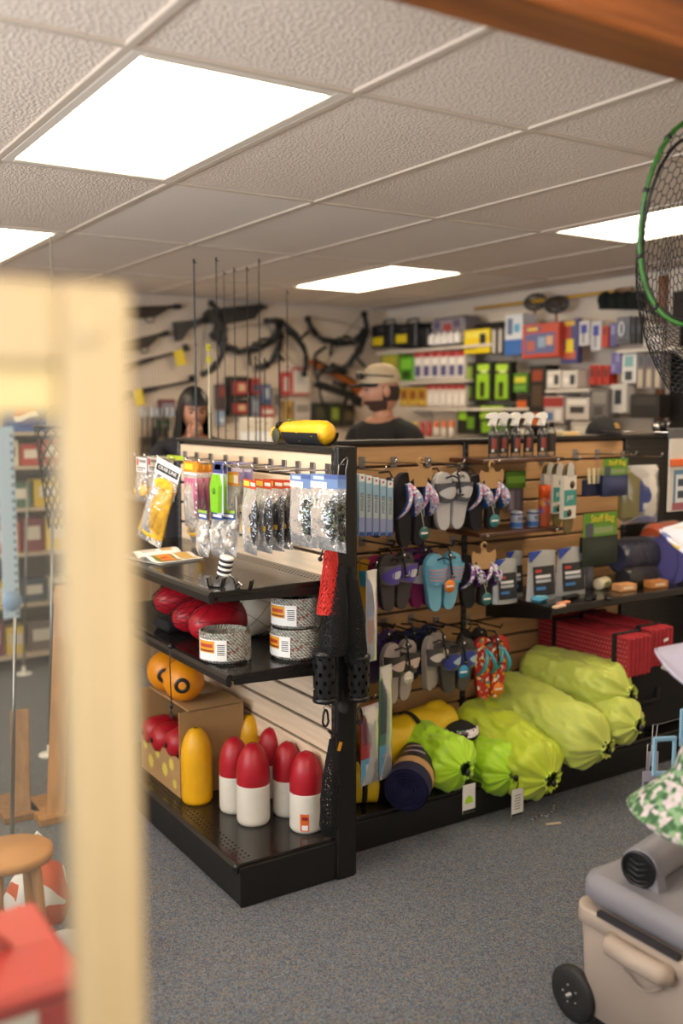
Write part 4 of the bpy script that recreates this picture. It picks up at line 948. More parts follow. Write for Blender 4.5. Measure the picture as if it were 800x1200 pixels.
# neon stuff sacks with tents
LIME = mat('lime_nylon', 'c0d434', .42, var=.08, vscale=5, bump=.25, bscale=16, sheen=.2); LIME2 = mat('lime_nylon_bright', 'a6d61e', .42, var=.08, vscale=5, bump=.25, bscale=16, sheen=.2); LIMEP = mat('lime_nylon_pale', 'bfcc5a', .45, var=.08, vscale=5, bump=.25, bscale=16, sheen=.2)
for m_ in (LIME, LIME2, LIMEP):
    N = m_.node_tree.nodes; b_ = N['Principled BSDF']; b_.inputs['Subsurface Weight'].default_value = 0
def sack(label, p0, p1, r, m, seed, tagged=None, r0=None, squash=.9):
    p0, p1 = Vector(p0), Vector(p1); ax = p1-p0; Ln = ax.length; T = ax.to_track_quat('Z', 'Y').to_matrix().to_4x4()
    t = thing('stuff_sack', label, 'tent bag', p0, 0, 'lime green tent bags on the bottom deck'); b = MB(); b.T = T; r0 = r0 or r*.9
    def f(u, v):
        a = 2*PI*u; ca, sa = math.cos(a), math.sin(a)
        base = r0+(r-r0)*min(1, v*1.6)
        if v < .08: base *= .45+.55*math.sqrt(v/.08)
        g = max(0, (v-.80)/.17); pleat = 0
        if v > .80:
            g1 = min(1, g); base *= 1-.80*g1**2.2; pleat = min(1, g*1.4)*(.11*math.sin(9*a+seed+2*noise.noise(Vector((ca*2, sa*2, seed))))+.26*noise.noise(Vector((ca*4+seed, sa*4, 3))))
            if g > 1: base = r*(.20+.12*(v-.97)/.03)
        w = .16*noise.noise(Vector((ca*1.5+seed, sa*1.5, v*2.6)))+.15*(.35-abs(noise.noise(Vector((ca*2.6+seed, sa*2.6+v*2, v*5+seed)))))+.11*(.3-abs(noise.noise(Vector((ca*5+v*3, sa*5+seed, v*9)))))
        rr = base*(1+w+pleat)
        return (rr*ca, rr*sa, v*Ln+(.02*g*g*0))
    b.grid(f, 96, 80, m, cu=True); b.grid(lambda u, v: (.003+r*.2*v, 0, 0) if False else (r0*.45*v*math.cos(2*PI*u), r0*.45*v*math.sin(2*PI*u), .0), 24, 2, m, cu=True); b.build('sack_body', t)
    c = MB(); c.T = T; c.lathe([(r*.23, Ln*.965), (r*.25, Ln*.972), (r*.23, Ln*.979)], 16, BPL, caps=False); c.build('drawcord', t)
    e = T @ Vector((0, 0, Ln*.975)); 
    k = MB(); k.ell(e+Vector((0, -.015, -.01)), (.011, .012, .016), BPL, 10, 8); k.build('cord_lock', t)
    s = MB(); s.tube([e+Vector((0, -.012, 0)), e+Vector((.006, -.022, -.03)), e+Vector((-.004, -.022, -.055))], .0022, 5, BPL); s.build('cord', t)
    if tagged:
        c = e+Vector((-.002, -.027, -.108)); w, h = .062, .112
        g = MB(); g.box(c, (w, .002, h), C('d7d5d2')); go = g.build('swing_tag', t)
        g = MB(); g.box(c+Vector((0, -.0015, -h*.44)), (w, .0006, h*.1), C('1c1c1c')); g.build('tag_band', go)
        g = MB()
        if tagged == 'tent':
            pts = [(-.020, -.018)]+[(.020*math.cos(PI-PI*i/10), -.018+.030*math.sin(PI*i/10)) for i in range(11)]
            g.T = Matrix.Translation(c); g.prism(pts, -.0022, -.0012, LIME2); g.build('tent_picture', go)
        else:
            g.T = Matrix.Translation(c)
            for q in range(6): g.box((.0, -.0014, .03-.011*q), (.034-.006*(q % 2), .0006, .003), C('55555a'))
            g.build('printed_lines', go)
    return t
def DK(px, py, Y): return UY(px, py, Y)
a = DK(547, 902, 2.78); sack('small bright lime tent bag with a tent pictured on its tag', (a.x-.03, 3.20, a.z+.01), a, .108, LIME2, 1, 'tent')
a = DK(604, 908, 2.78); sack('small bright lime tent bag with a white text tag, second from left', (a.x-.03, 3.22, a.z+.01), a, .104, LIME2, 2.3, 'text')
a = DK(644, 908, 2.72); sack('large lime tent bag drooping over the deck edge right of the tagged ones', (a.x-.04, 3.20, a.z+.11), (a.x, 2.70, a.z-.02), .135, LIME, 3.1)
a = DK(714, 878, 2.64); sack('long lime tent bag reaching farthest to the front right', (a.x-.12, 3.20, a.z+.12), a, .130, LIMEP, 4.7)
a = DK(742, 815, 2.70); sack('pale lime tent bag on top of the pile, below the red mats', (a.x-.14, 3.20, a.z+.03), a, .122, LIMEP, 5.9)
a = DK(750, 850, 2.62); sack('lime tent bag wedged lowest at the right end of the pile', (a.x-.06, 3.0, a.z+.0), a, .095, LIMEP, 7.2)
# dotted cords trailing on the carpet
for lab, pts in (('black dotted drawcord trailing on the carpet below the large tent bag', [(650, 938, 0), (648, 950, 0), (640, 957, 0), (632, 955, 0), (622, 962, 0)]), ):
    P = [UZ(x, y, .004) for x, y, _ in pts]; m = MB(); m.tube(P, .0025, 5, speck_mat('dotted_cord', [('141414', 3), ('cfcfcf', 1)], 160, .7, 0)); tag(m.build('drawcord'), lab, 'cord')
m = MB(); a, b = UZ(640, 966, .003), UZ(657, 964, .003); m.bar(a, b, .006, C('c9b79a')); tag(m.build('wooden_stick'), 'thin pale stick lying on the carpet in front of the tent bags', 'stick')

# ------------------------------------------------------------------ red folding foam mats on a black case
MATR = mat('red_foam', 'a3222c', .7, var=.12, vscale=20); 
def foam_mat(label, x, y0, y1, z0, w, h, n):
    t = thing('folding_mat', label, 'foam mat', (x, y0, z0), 0, 'red folding foam mats')
    for k in range(n):
        pw = w/n
        MB().box((-w/2+pw*(k+.5), (y1-y0)/2, h/2), (pw-.003, y1-y0, h-(.006 if k % 2 else 0)), MATR, b=.006).build('foam_fold', t)
    d = MB()
    for i in range(int((y1-y0)/.017)):
        for j in range(int(h/.02)): d.box((-w/2-.0006, .012+i*.017+(.008 if j % 2 else 0), .012+j*.02), (.0015, .006, .004), C('d88a80'))
    d.build('embossed_dots', t)['kind'] = 'stuff'
    for v in (.14, .80):
        s = MB(); yy = (y1-y0)*v
        for sx in (-1, 1): s.box((sx*(w/2+.0025), yy, h/2), (.003, .024, h+.008), BFAB)
        for zz in (-.002, h+.002): s.box((0, yy, zz), (w+.006, .024, .003), BFAB)
        s.build('strap', t)
    return t
ZM = UY(734, 796, 2.72).z; xm = UY(748, 770, 2.72).x
foam_mat('red folded foam mat with two black straps, in front', xm+.01, 2.72, 3.255, ZM, .15, .175, 6)
rear = foam_mat('red folded foam mat, the rear one with a white sticker on its end', xm+.19, 2.75, 3.255, ZM+.012, .15, .172, 6)
bk = thing('black_case', 'large black fabric case under the red foam mats', 'case', (xm+.29, 3.09, ZD))
m = MB(); m.box((0, 0, (ZM-ZD)/2-.002), (.66, .32, ZM-ZD-.004), BFAB, b=.03); m.build('case_body', bk)
m = MB(); m.tube([(-.1, -.162, .2), (-.06, -.19, .16), (.06, -.19, .16), (.1, -.162, .2)], .012, 8, BFAB); m.build('case_handle', bk)
MB().box((.02, -.001, .115), (.03, .001, .012), PAPER, R=Ry(-.2)).build('white_sticker', rear)

# ------------------------------------------------------------------ lower right shelf of B
def pouch(label, px0, py0, px1, py1, Y, c='9aa0a4', col='1f3f9a'):
    o, w, h = rectY(px0, py0, px1, py1, Y); z = ZSB
    t = thing('pouch', label, 'pouch', (o.x, Y, z+.0008), 0, 'silver pouches on the lower right shelf')
    FO = mat('foil_pouch', 'a9acae', .3, metal=.35, bump=.3, bscale=18)
    m = MB()
    for s in (-1, 1): m.grid(lambda u, v: ((u-.5)*w*(1-.08*v), s*.028*(1-v)**.7*math.sin(PI*u)**.4-.004*s*0, h*v*(1-.06*abs(u-.5))), 10, 12, FO)
    m.build('foil_body', t)
    m = MB(); m.grid(lambda u, v: ((-.36+.72*u)*w, -.0305*(1-(.1+.58*v))**.7*max(.05, math.sin(PI*(.14+.72*u)))**.4-.002, h*(.10+.58*v)), 8, 8, C('1e2228')); lo = m.build('front_label', t)
    m = MB()
    for k, (v, c_, wd) in enumerate(((.56, 'b23a3a', .2), (.45, 'd8dadc', .5), (.36, 'aab0b6', .5), (.22, '3f7ab8', .3))): m.grid(lambda u, q: ((-.3+wd*u)*w, -.0305*(1-(v+.05*q))**.7*max(.05, math.sin(PI*(.2+wd*u)))**.4-.0035, h*(v+.06*q)), 6, 1, C(c_))
    m.build('printed_line', lo)
    m = MB(); m.add([(-w*.47, -.006, h*.98), (-w*.02, -.006, h*.99), (-w*.44, -.011, h*.76)], [(0, 2, 1)], C(col)); m.build('blue_corner', t)
    return t
for k, (x0, y0, x1, y1, Y) in enumerate(((577, 648, 606, 700, 3.02), (617, 640, 651, 698, 2.99), (651, 640, 686, 696, 3.00), (592, 644, 612, 698, 3.10))):
    pouch(('silver foil pouch at the left end of the lower right shelf', 'silver foil pouch with black label, middle of the row', 'silver foil pouch with black label, right end of the row', 'silver foil pouch standing behind the left one')[k], x0, y0, x1, y1, Y)
x = UY(688, 690, 3.08).x; t = thing('red_cap_bottle', 'white bottle with a red neck standing behind the right foil pouch', 'bottle', (x, 3.08, ZSB+.0006)); MB().lathe([(.024, 0), (.026, .004), (.026, .11), (.012, .135)], 20, C('6a6a70')).build('bottle_body', t); MB().lathe([(.013, .13), (.014, .15), (.013, .165)], 16, C('a02a26')).build('red_neck', t); MB().lathe([(.016, .165), (.017, .172), (.014, .192)], 16, C('c9bdb4')).build('cap', t)
def on_shelf(px, py): p = UZ(px, py, ZSB); p.z = ZSB+.0006; return p
t = thing('soap_bar', 'sky blue rounded case lying on the lower right shelf', 'case', on_shelf(632, 705), .3); MB().box((0, 0, .012), (.085, .05, .024), C('4f9fc0'), b=.011).build('case_body', t); MB().box((-.008, 0, .0245), (.02, .05, .003), C('8fc4da'), b=.001).build('band', t)
for k, (px, py) in enumerate(((662, 709), (655, 713))):
    t = thing('peach_card', ('peach coloured flat bar on the shelf front, upper one', 'pale peach flat bar on the shelf front edge')[k], 'bar', on_shelf(px-(0 if k else 2), py-1), .2); MB().box((0, 0, .005), (.075, .024, .010), C(('e0906a', 'e6c0a4')[k]), b=.003).build('bar_body', t)
for k, (px, py) in enumerate(((668, 702), (692, 703), (712, 702))):
    t = thing('black_knife', ('black folding tool on the shelf behind the peach bars', 'black folding tool on the shelf, middle of three', 'black folding tool on the shelf, nearest the orange cartons')[k], 'tool', on_shelf(px, py), .2+.3*k)
    MB().box((0, 0, .009), (.11, .028, .018), BPL, b=.007).build('handle', t); MB().box((.062, .004, .008), (.05, .012, .004), STEEL, b=.001).build('blade', t)
for k, (px, py, c, w) in enumerate(((731, 692, 'd9a06a', .10), (768, 688, 'd08a4c', .10))):
    t = thing('small_carton', ('peach orange flat carton on the shelf, left one', 'orange flat carton on the shelf, right one')[k], 'carton', on_shelf(px, py), -.1); MB().box((0, 0, .016), (w, .055, .032), C(c), b=.002).build('carton', t); MB().box((0, -.0278, .016), (w*.6, .0006, .012), C('efd9b8')).build('printed_panel', t)
t = thing('paper_roll', 'cream rolled pack lying on the shelf beside the cartons', 'pack', on_shelf(705, 690), .3); m = MB(); m.T = Matrix.Rotation(PI/2, 4, 'Y'); m.lathe([(.01, -.045), (.024, -.045), (.026, -.04), (.026, .04), (.024, .045), (.01, .045)], 20, C('d9cfae')); m.T = Matrix.Translation((0, 0, .026)) @ Matrix.Rotation(PI/2, 4, 'Y'); m.v = [(x, y, z+.026) for x, y, z in m.v]; m.build('roll', t); MB().box((0, -.0262, .026), (.05, .0008, .016), C('7a8a4a')).build('printed_panel', t)

# ------------------------------------------------------------------ small wooden shelves of B: spray bottles, tins, can
def spray(label, px, Y):
    x = UY(px, 520, Y).x
    t = thing('spray_bottle', label, 'spray bottle', (x, Y, ZW1+.0006), random.uniform(-.4, .2), 'trigger spray bottles')
    r = .0215
    MB().lathe([(r*.9, 0), (r, .004), (r, .105), (r*.85, .118), (r*.42, .128), (r*.42, .140)], 20, CLEARB).build('clear_bottle', t)
    m = MB(); m.lathe([(r*1.02, .022), (r*1.02, .098)], 20, C('2b2420'), caps=False); lo = m.build('label_wrap', t)
    m = MB(); m.grid(lambda u, v: (r*1.05*math.cos(-PI*.75+.9*u), r*1.05*math.sin(-PI*.75+.9*u), .04+.045*v), 6, 1, C('8a3226')); m.grid(lambda u, v: (r*1.05*math.cos(-PI*.78+.5*u), r*1.05*math.sin(-PI*.78+.5*u), .028+.012*v), 6, 1, C('c9c2b4')); m.build('printed_patch', lo)
    MB().lathe([(r*.55, .136), (r*.55, .150), (r*.4, .154)], 16, WHITE).build('collar', t)
    m = MB(); m.prism([(-.034, .182), (-.036, .170), (-.014, .166), (-.020, .150), (-.026, .138), (-.021, .137), (-.010, .152), (-.008, .150), (.009, .150), (.014, .165), (.022, .172), (.020, .186), (.006, .194), (-.012, .192)], -.009, .009, WHITE); m.build('trigger_head', t)
    return t
for k, px in enumerate((578, 590, 604, 619, 635)): spray('clear spray bottle with white trigger, '+('leftmost of five', 'second from left of five', 'middle of five', 'second from right of five', 'rightmost of five')[k], px, 3.10+.02*(k % 2))
x = UY(646, 520, 3.14).x; t = thing('squeeze_bottle', 'clear bottle with a small black cap at the right end of the sprays', 'bottle', (x, 3.14, ZW1+.0006)); MB().lathe([(.017, 0), (.0185, .004), (.0185, .11), (.010, .125), (.010, .13)], 18, CLEARB).build('clear_bottle', t); MB().lathe([(.0188, .02), (.0188, .10)], 18, C('33241f'), caps=False).build('label_wrap', t); MB().lathe([(.011, .128), (.011, .148), (.009, .15)], 14, BPL).build('cap', t)
for k, px in enumerate((605, 624)):
    x = UY(px, 610, 3.12).x; t = thing('tin_can', ('small blue and silver tin marked 90, left of two', 'small blue and silver tin marked 90, right of two')[k], 'tin', (x, 3.12, ZW2+.0006), 0, 'blue tins')
    MB().lathe([(.026, 0), (.0275, .003), (.0275, .068), (.025, .072), (.012, .076)], 24, C('9aa2b4', .3)).build('tin_body', t); MB().lathe([(.0278, .006), (.0278, .026)], 24, C('2f62a8'), caps=False).build('blue_band', t); MB().lathe([(.0278, .058), (.0278, .066)], 24, C('3a3f6a'), caps=False).build('dark_band', t)
    lettering("90'S", .022, C('22263a'), t, (0, -.0285, .042))
x = UY(637, 610, 3.10).x; t = thing('aerosol_can', 'orange capped aerosol can with a colourful label', 'spray can', (x, 3.10, ZW2+.0006))
MB().lathe([(.024, 0), (.0255, .003), (.0255, .125), (.023, .130)], 24, C('a8502e', .35)).build('can_body', t); o = MB().lathe([(.0258, .06), (.0258, .118)], 24, speck_mat('aerosol_print', [('b8452a', 4), ('6a5a9a', 3), ('d8c8b8', 2), ('c98a3a', 2)], 60, .4, 0), caps=False).build('label_wrap', t)
MB().lathe([(.0255, .128), (.0255, .180), (.020, .184)], 24, C('e0571c', .35)).build('cap', t)
for k, (x0, y0, x1, y1, cb, pr, lab) in enumerate(((592, 552, 615, 572, '4f7a1e', [(.05, .3, .95, .7, '7aa83a')], 'green flat pack hanging under the spray bottle shelf'), (594, 572, 612, 600, '5a5058', [(.1, .1, .4, .9, '8a8088'), (.5, .1, .8, .9, '6f6570')], 'grey blister pack behind the tins'))):
    o, w, h = rectY(x0, y0, x1, y1, 3.2); t = thing('hang_pack', lab, 'pack', (o.x, 3.2, o.z)); MB().box((0, 0, h/2), (w, .012, h), C(cb), b=.002).build('card', t); [MB().quad(-w/2+a*w, b*h, -w/2+c*w, d*h, -.0066, C(e)).build('printed_panel', t) for a, b, c, d, e in pr]
# sponge/insole hang packs with teal band
TEALP = [('e3ddd0', None)]
for k, (x0, y0, x1, y1, Y) in enumerate(((652, 542, 682, 626, 2.98), (645, 542, 664, 618, 3.08), (637, 542, 650, 614, 3.16))):
    o, w, h = rectY(x0, y0, x1, y1, Y); w = .085
    t = thing('insole_pack', 'olive insole in a white and teal sleeve, '+('front of three', 'middle of three', 'rear of three')[k], 'pack', (o.x, Y, o.z), .12, 'insoles in teal sleeves')
    m = MB(); m.prism([(q[0]*.95, q[1]*h/.27*.98+h*.98) for q in sole_pts(.27, 1)], .003, .014, mat('olive_foam', '6a5a34', .8)); m.build('insole', t)
    m = MB(); m.box((0, .008, h*.52), (w, .022, h*.60), C('d9d3c6')); so = m.build('card_sleeve', t)
    m = MB(); m.quad(-w/2, h*.40, w/2, h*.62, -.0035, C('3a8f88')); m.quad(-w/2, h*.24, -w*.1, h*.34, -.0035, C('3a8f88')); m.build('teal_band', so)
    for c in ((.15, .69, .2), (-.05, .30, .2)): MB().lathe([(.001, 0), (w*c[2], 0), (.001, .001)], 14, C('4a3220'), c=(w*c[0], -.0036, h*c[1]), R=Rx(PI/2)).build('dark_dot', so)
    m = MB(); m.prism([(-.026, h*.8), (.026, h*.8), (.022, h*.94), (.010, h), (-.010, h), (-.022, h*.94)], -.004, -.002, C('bdbab4')); m.build('hang_tab', t)
    q = lettering('JOY', .026, C('e8e4da'), so, (0, -.0042, h*.51))
q = UY(666, 540, 3.1); hook(B, (q.x, YB, q.z), 0)
# green carded stuff bags, navy
def stuffbag(label, x0, y0, x1, y1, Y, cb, big):
    o, w, h = rectY(x0, y0, x1, y1, Y)
    t = thing('carded_bag', label, 'bag', (o.x, Y, o.z), .05, 'carded stuff bags')
    m = MB(); m.grid(lambda u, v: ((u-.5)*w, -.02*math.sin(PI*u)**.5*math.sin(PI*min(1, v+.1))-.004, h*.55*v), 10, 8, C(cb, .6)); m.grid(lambda u, v: ((u-.5)*w, .01, h*.55*v), 2, 2, C(cb, .6)); m.build('bag_fabric', t)
    m = MB(); m.box((0, -.002, h*.75), (w*.95, .002, h*.48), C('5f8f2a')); c = m.build('green_card', t)
    MB().quad(-w*.18, h*.6, w*.36, h*.72, -.0036, C('8a9a6a')).build('printed_panel', c); MB().quad(-w*.42, h*.55, -w*.2, h*.8, -.004, C('4a4f5a')).build('printed_panel', c)
    lettering('Stuff Bag', w*.19, C('e8d23a'), c, (w*.05, -.0042, h*.88))
    return t
stuffbag('navy stuff bag under a green printed card, upper one', 704, 537, 736, 581, 3.0, '2b3358', 1)
stuffbag('dark green stuff bag under a green printed card, lower one', 680, 600, 724, 662, 2.99, '1f2a1f', 1)
o, w, h = rectY(683, 545, 706, 581, 3.04)
t = thing('strap_pack', 'navy bag with four cream straps hanging beside the upper green card', 'bag', (o.x, 3.04, o.z)); MB().box((0, 0, h*.28), (w, .03, h*.56), C('1f2444', .8), b=.008).build('bag_fabric', t)
for k in range(4): MB().box((-w*.36+k*w*.24, -.018, h*.66), (w*.12, .004, h*.5), C('d9cfa8'), R=Ry(.08*(k-1.5))).build('strap', t)
o, w, h = rectY(731, 548, 768, 610, 3.0)
t = thing('tarp_pack', 'grey and olive folded tarp with a blue printed band in a clear bag', 'pack', (o.x, 3.0, o.z), -.1)
MB().box((0, .02, h*.5), (w*.95, .05, h*.95), C('8f8450', .7), b=.012).build('folded_tarp', t); m = MB(); m.box((w*.18, -.007, h*.55), (w*.42, .003, h*.78), C('33489a')); bo_ = m.build('blue_band', t); m = MB(); m.quad(w*.06, h*.22, w*.30, h*.33, -.0092, PAPER); m.quad(w*.10, h*.74, w*.27, h*.90, -.0092, C('d8dbe6')); m.build('printed_panel', bo_)
m = MB(); m.T = Matrix.Translation((0, 0, h*1.05)); bag_shape(m, w*1.05, h*1.1, .12, CLEARS); m.build('clear_bag', t)
for k, (x0, y0, x1, y1, Y, c, lab) in enumerate(((722, 630, 770, 670, 3.06, '353a5e', 'dark blue rolled tarp in clear wrap, upper left of the pile'), (728, 662, 765, 690, 3.02, '26242c', 'black rolled tarp in clear wrap, bottom of the pile'), (756, 612, 800, 645, 3.12, 'b8502a', 'orange rolled tarp half hidden behind the blue ones'), (772, 616, 812, 690, 3.00, '4a4888', 'violet blue folded tarp in shiny clear wrap at the right end'))):
    o, w, h = rectY(x0, y0, x1, y1, Y)
    t = thing('tarp_roll', lab, 'tarp', (o.x, Y+.0, o.z), .1*k, 'wrapped tarps'); m = MB()
    m.T = Matrix.Translation((0, 0, h/2)) @ Matrix.Rotation(PI/2, 4, 'Y')
    f = lambda u, v, e=1: (lambda a, q: (h/2*e*math.cos(a)*q, min(.07, h/2)*e*math.sin(a)*q, (v-.5)*w*e))(2*PI*u, (1+.06*noise.noise(Vector((math.cos(2*PI*u)*2, math.sin(2*PI*u)*2, v*4+k))))*(.75+.25*min(1, 8*v, 8*(1-v))))
    m.grid(f, 24, 14, C(c, .7), cu=True); m.lathe([(.001, -w*.499), (h*.38, -w*.499)], 20, C(c, .7), caps=False); m.build('tarp', t)
    m = MB(); m.T = Matrix.Translation((0, 0, h/2)) @ Matrix.Rotation(PI/2, 4, 'Y'); m.grid(lambda u, v: f(u, v, 1.05), 24, 14, CLEAR, cu=True); m.build('clear_wrap', t)
q = UY(720, 535, 3.1)
for px, py in ((696, 533), (722, 533), (752, 535)): q = UY(px, py, 3.15); hook(B, (q.x, YB, q.z), 0)
# hang pack at the right edge
o, w, h = rectY(783, 512, 830, 598, 2.75)
t = thing('lure_blister', 'white hang pack with an orange header stripe at the right edge', 'pack', (o.x, 2.75, o.z)); MB().box((0, 0, h/2), (w, .012, h), C('d5cfc6'), b=.003).build('card', t)
m = MB(); m.box((0, -.010, h*.66), (w*1.02, .01, h*.10), C('e2682a'), b=.003); m.build('orange_stripe', t)
m = MB(); m.quad(-w*.40, h*.06, w*.45, h*.56, -.007, C('5a86a8')); m.quad(-w*.35, h*.1, w*.4, h*.5, -.0075, C('d9dde0')); m.quad(-w*.3, h*.34, -w*.12, h*.44, -.008, C('3a4a5a')); m.quad(-w*.3, h*.18, -w*.12, h*.28, -.008, C('3a4a5a')); m.quad(-w*.42, h*.02, w*.45, h*.12, -.008, C('a05a6a')); m.build('printed_panel', t)
m = MB(); m.box((0, .0, h*1.05), (w*1.05, .014, .045), C('58585a'), b=.003); m.build('label_holder', t)
m = MB(); m.tube([(0, 0, h*1.05), (0, YB-2.75, h*1.05)], .004, 6, CHROME); m.build('hook_wire', t)

# ------------------------------------------------------------------ on top of B
def on_top(px, Y=YB+.03): p = UY(px, 505, Y); return Vector((p.x, Y, TOP+.0006))
t = thing('baseball_hat', 'black baseball cap lying on top of the long unit', 'cap', on_top(707), .3)
m = MB(); m.grid(lambda u, v: (.075*math.cos(2*PI*u)*math.cos(v*PI/2), .09*math.sin(2*PI*u)*math.cos(v*PI/2), .004+.085*math.sin(v*PI/2)), 24, 10, BFAB, cu=True); m.build('crown', t)
m = MB(); m.grid(lambda u, v: (.075*(1+.7*v)*math.cos(-PI*.15+PI*.3*u)*1.0, .085*math.sin(-PI*.15+PI*.3*u)*(1+.1*v), .012-.006*v), 12, 4, BFAB); m.grid(lambda u, v: (.075*(1+.7*v)*math.cos(-PI*.15+PI*.3*u)*1.0, .085*math.sin(-PI*.15+PI*.3*u)*(1+.1*v), .009-.006*v), 12, 4, BFAB); m.build('brim', t)
MB().ell((0, 0, .09), (.006, .006, .004), BFAB, 8, 6).build('button', t); m = MB(); m.grid(lambda u, v: (.077*math.cos(-PI*.65+.5*u)*math.cos(.35+.35*v), .092*math.sin(-PI*.65+.5*u)*math.cos(.35+.35*v), .004+.087*math.sin(.35+.35*v)), 6, 3, C('8a6a3a')); m.build('embroidered_patch', t)
t = thing('fishing_reel', 'black and chrome fishing reel on top of the unit at the right', 'reel', on_top(772), .4)
MB().lathe([(.02, -.03), (.034, -.028), (.034, .0), (.022, .01), (.03, .028), (.02, .032)], 24, BPL, c=(.01, 0, .04), R=Rx(PI/2)).build('reel_body', t); MB().lathe([(.022, -.012), (.022, .012)], 20, CHROME, c=(-.03, 0, .035), R=Rx(PI/2)).build('spool', t); MB().tube([(.01, -.034, .04), (.03, -.045, .06), (.05, -.05, .06)], .004, 6, CHROME).build('crank', t); MB().box((0, 0, .006), (.09, .02, .012), BPL, b=.003).build('foot', t)
for k, (px, c, w) in enumerate(((770, '3a3460', .16), (662, 'c9b48a', .12))):
    pp = on_top(px+(8 if k == 0 else 0)); 
    if k == 0: pp = on_top(790)
    t = thing('flat_box', ('flat violet box on top of the unit beside the reel', 'flat tan pad on top of the unit behind the spray bottles')[k], 'box', pp, .05); MB().box((0, 0, .010), (w, .08, .02), C(c), b=.003).build('box_body', t); MB().box((0, -.0405, .01), (w*.5, .0008, .012), C('d9b070')).build('printed_panel', t)

# ------------------------------------------------------------------ right wall: shelves of boxed goods (faces -X)
XS = XR                                   # wall surface
SHELFW = mat('white_wall_shelf', 'cfc5b8', .5)
def wall_shelf(label, px0, px1, py, depth):
    a = UX(px0, py, XS-depth); b = UX(px1, py, XS-depth)
    y0, y1 = min(a.y, b.y), max(a.y, b.y); y1 = min(y1, YK-.03); z = (a.z+b.z)/2
    t = thing('wall_shelf', label, 'shelf', (XS-depth/2, (y0+y1)/2, z))
    MB().box((0, 0, -.01), (depth-.002, y1-y0, .02), SHELFW, b=.003).build('board', t)
    for yy in (-(y1-y0)/2+.05, (y1-y0)/2-.05): m = MB(); m.T = Matrix.Translation((0, yy, 0)); m.prism([(-depth/2+.04, -.02), (depth/2-.002, -.02), (depth/2-.002, -.10)], -.004, .004, SHELFW); m.build('bracket', t)
    return z
def good(name, label, cat, px0, py0, px1, py1, X, depth, base, prints=(), rz=RA, plane='X', group='goods on the far walls', b=.003, extra=None):
    o, w, h = (rectX if plane == 'X' else rectY)(px0, py0, px1, py1, X)
    off = Vector((depth/2, 0, 0)) if plane == 'X' else Vector((0, depth/2, 0))
    t = thing(name, label, cat, o+off, rz, group)
    MB().box((0, 0, h/2), (w*.97, depth, h), C(base) if isinstance(base, str) else base, b=b).build('box_body', t)
    for k, (u0, v0, u1, v1, c) in enumerate(prints):
        MB().box(((u0+u1-1)/2*w*.97, -depth/2-.0006*(1+k*.5), (v0+v1)/2*h), ((u1-u0)*w*.97, .0012, (v1-v0)*h), C(c)).build('printed_panel', t)
    if extra: extra(t, w, h, depth)
    return t
RWG = 'goods on the right wall'
XP = XR-.26
wall_shelf('white shelf under the black ammunition cases', 440, 575, 408, .28)
wall_shelf('white shelf under the red topped cartons', 466, 548, 446, .28)
wall_shelf('white shelf under the lower row of red and white cartons', 470, 620, 478, .26)
wall_shelf('white shelf under the two white boxed lamps', 638, 690, 456, .26)
wall_shelf('white shelf at the right end under the clear box', 722, 790, 408, .24)
def handle(t, w, h, d): MB().tube([(-w*.25, 0, h), (-w*.22, 0, h+.035), (w*.22, 0, h+.035), (w*.25, 0, h)], .008, 6, BPL).build('handle', t); MB().box((0, -d/2-.004, h*.75), (w*.2, .01, h*.16), C('3a3a3a'), b=.002).build('latch', t)
good('ammo_case', 'black plastic case with a yellow label, leftmost on the top shelf', 'case', 434, 380, 459, 407, XP, .16, '15161a', [(.1, .1, .6, .45, 'd9c21e'), (.62, .12, .8, .42, '2a2a2e')], group=RWG, b=.012, extra=handle)
good('ammo_case', 'black plastic case with a yellow label, second on the top shelf', 'case', 461, 379, 487, 407, XP, .16, '15161a', [(.1, .2, .6, .55, 'd9c21e')], group=RWG, b=.012, extra=handle)
good('ammo_case', 'plain black plastic case beside the two yellow labelled ones', 'case', 488, 384, 501, 406, XP+.03, .16, '17181c', [], group=RWG, b=.012, extra=handle)
def bottles(t, w, h, d):
    for k in range(5):
        MB().lathe([(w*.08, 0), (w*.085, .01), (w*.085, h*.3), (w*.04, h*.38), (w*.04, h*.42)], 10, C('d9d4d0'), c=(-w*.38+k*w*.19, -d/2-.012, .01)).build('bottle', t)
good('bottle_multipack', 'shrink-wrapped grey block of small white bottles on the top shelf', 'multipack', 504, 371, 543, 405, XP, .18, '6a6468', [(.05, .55, .95, .9, '8a828a'), (.1, .6, .3, .85, '4a4a6a'), (.4, .5, .65, .75, '9a3a3a'), (.7, .6, .92, .85, '565064')], group=RWG, b=.02, extra=bottles)
good('boxed_tool', 'bright yellow carton with a black figure printed on it', 'carton', 543, 386, 574, 414, XP, .14, 'e0c416', [(.08, .65, .92, .92, 'e8d85a'), (.62, .25, .85, .8, '22222a'), (.1, .15, .5, .3, 'b8a012')], group=RWG)
good('black_carton', 'black and white striped cartons on end beside the yellow carton', 'carton', 575, 383, 592, 415, XP, .12, '2a2826', [(.1, .05, .3, .9, 'c9c2b8'), (.55, .05, .75, .9, 'bdb6ac')], group=RWG)
t = good('gear_bundle', 'tangle of black straps lying on the yellow carton', 'straps', 552, 378, 588, 386, XP, .10, '19191b', [], group=RWG, b=.02)
good('lamp_carton', 'white and blue carton standing left of the red game box', 'carton', 591, 368, 612, 416, XP, .13, 'c9ccd2', [(0, 0, 1, .38, '2f62a8'), (.15, .5, .45, .9, '5a6a8a'), (.55, .55, .85, .75, '4a9ac0')], group=RWG)
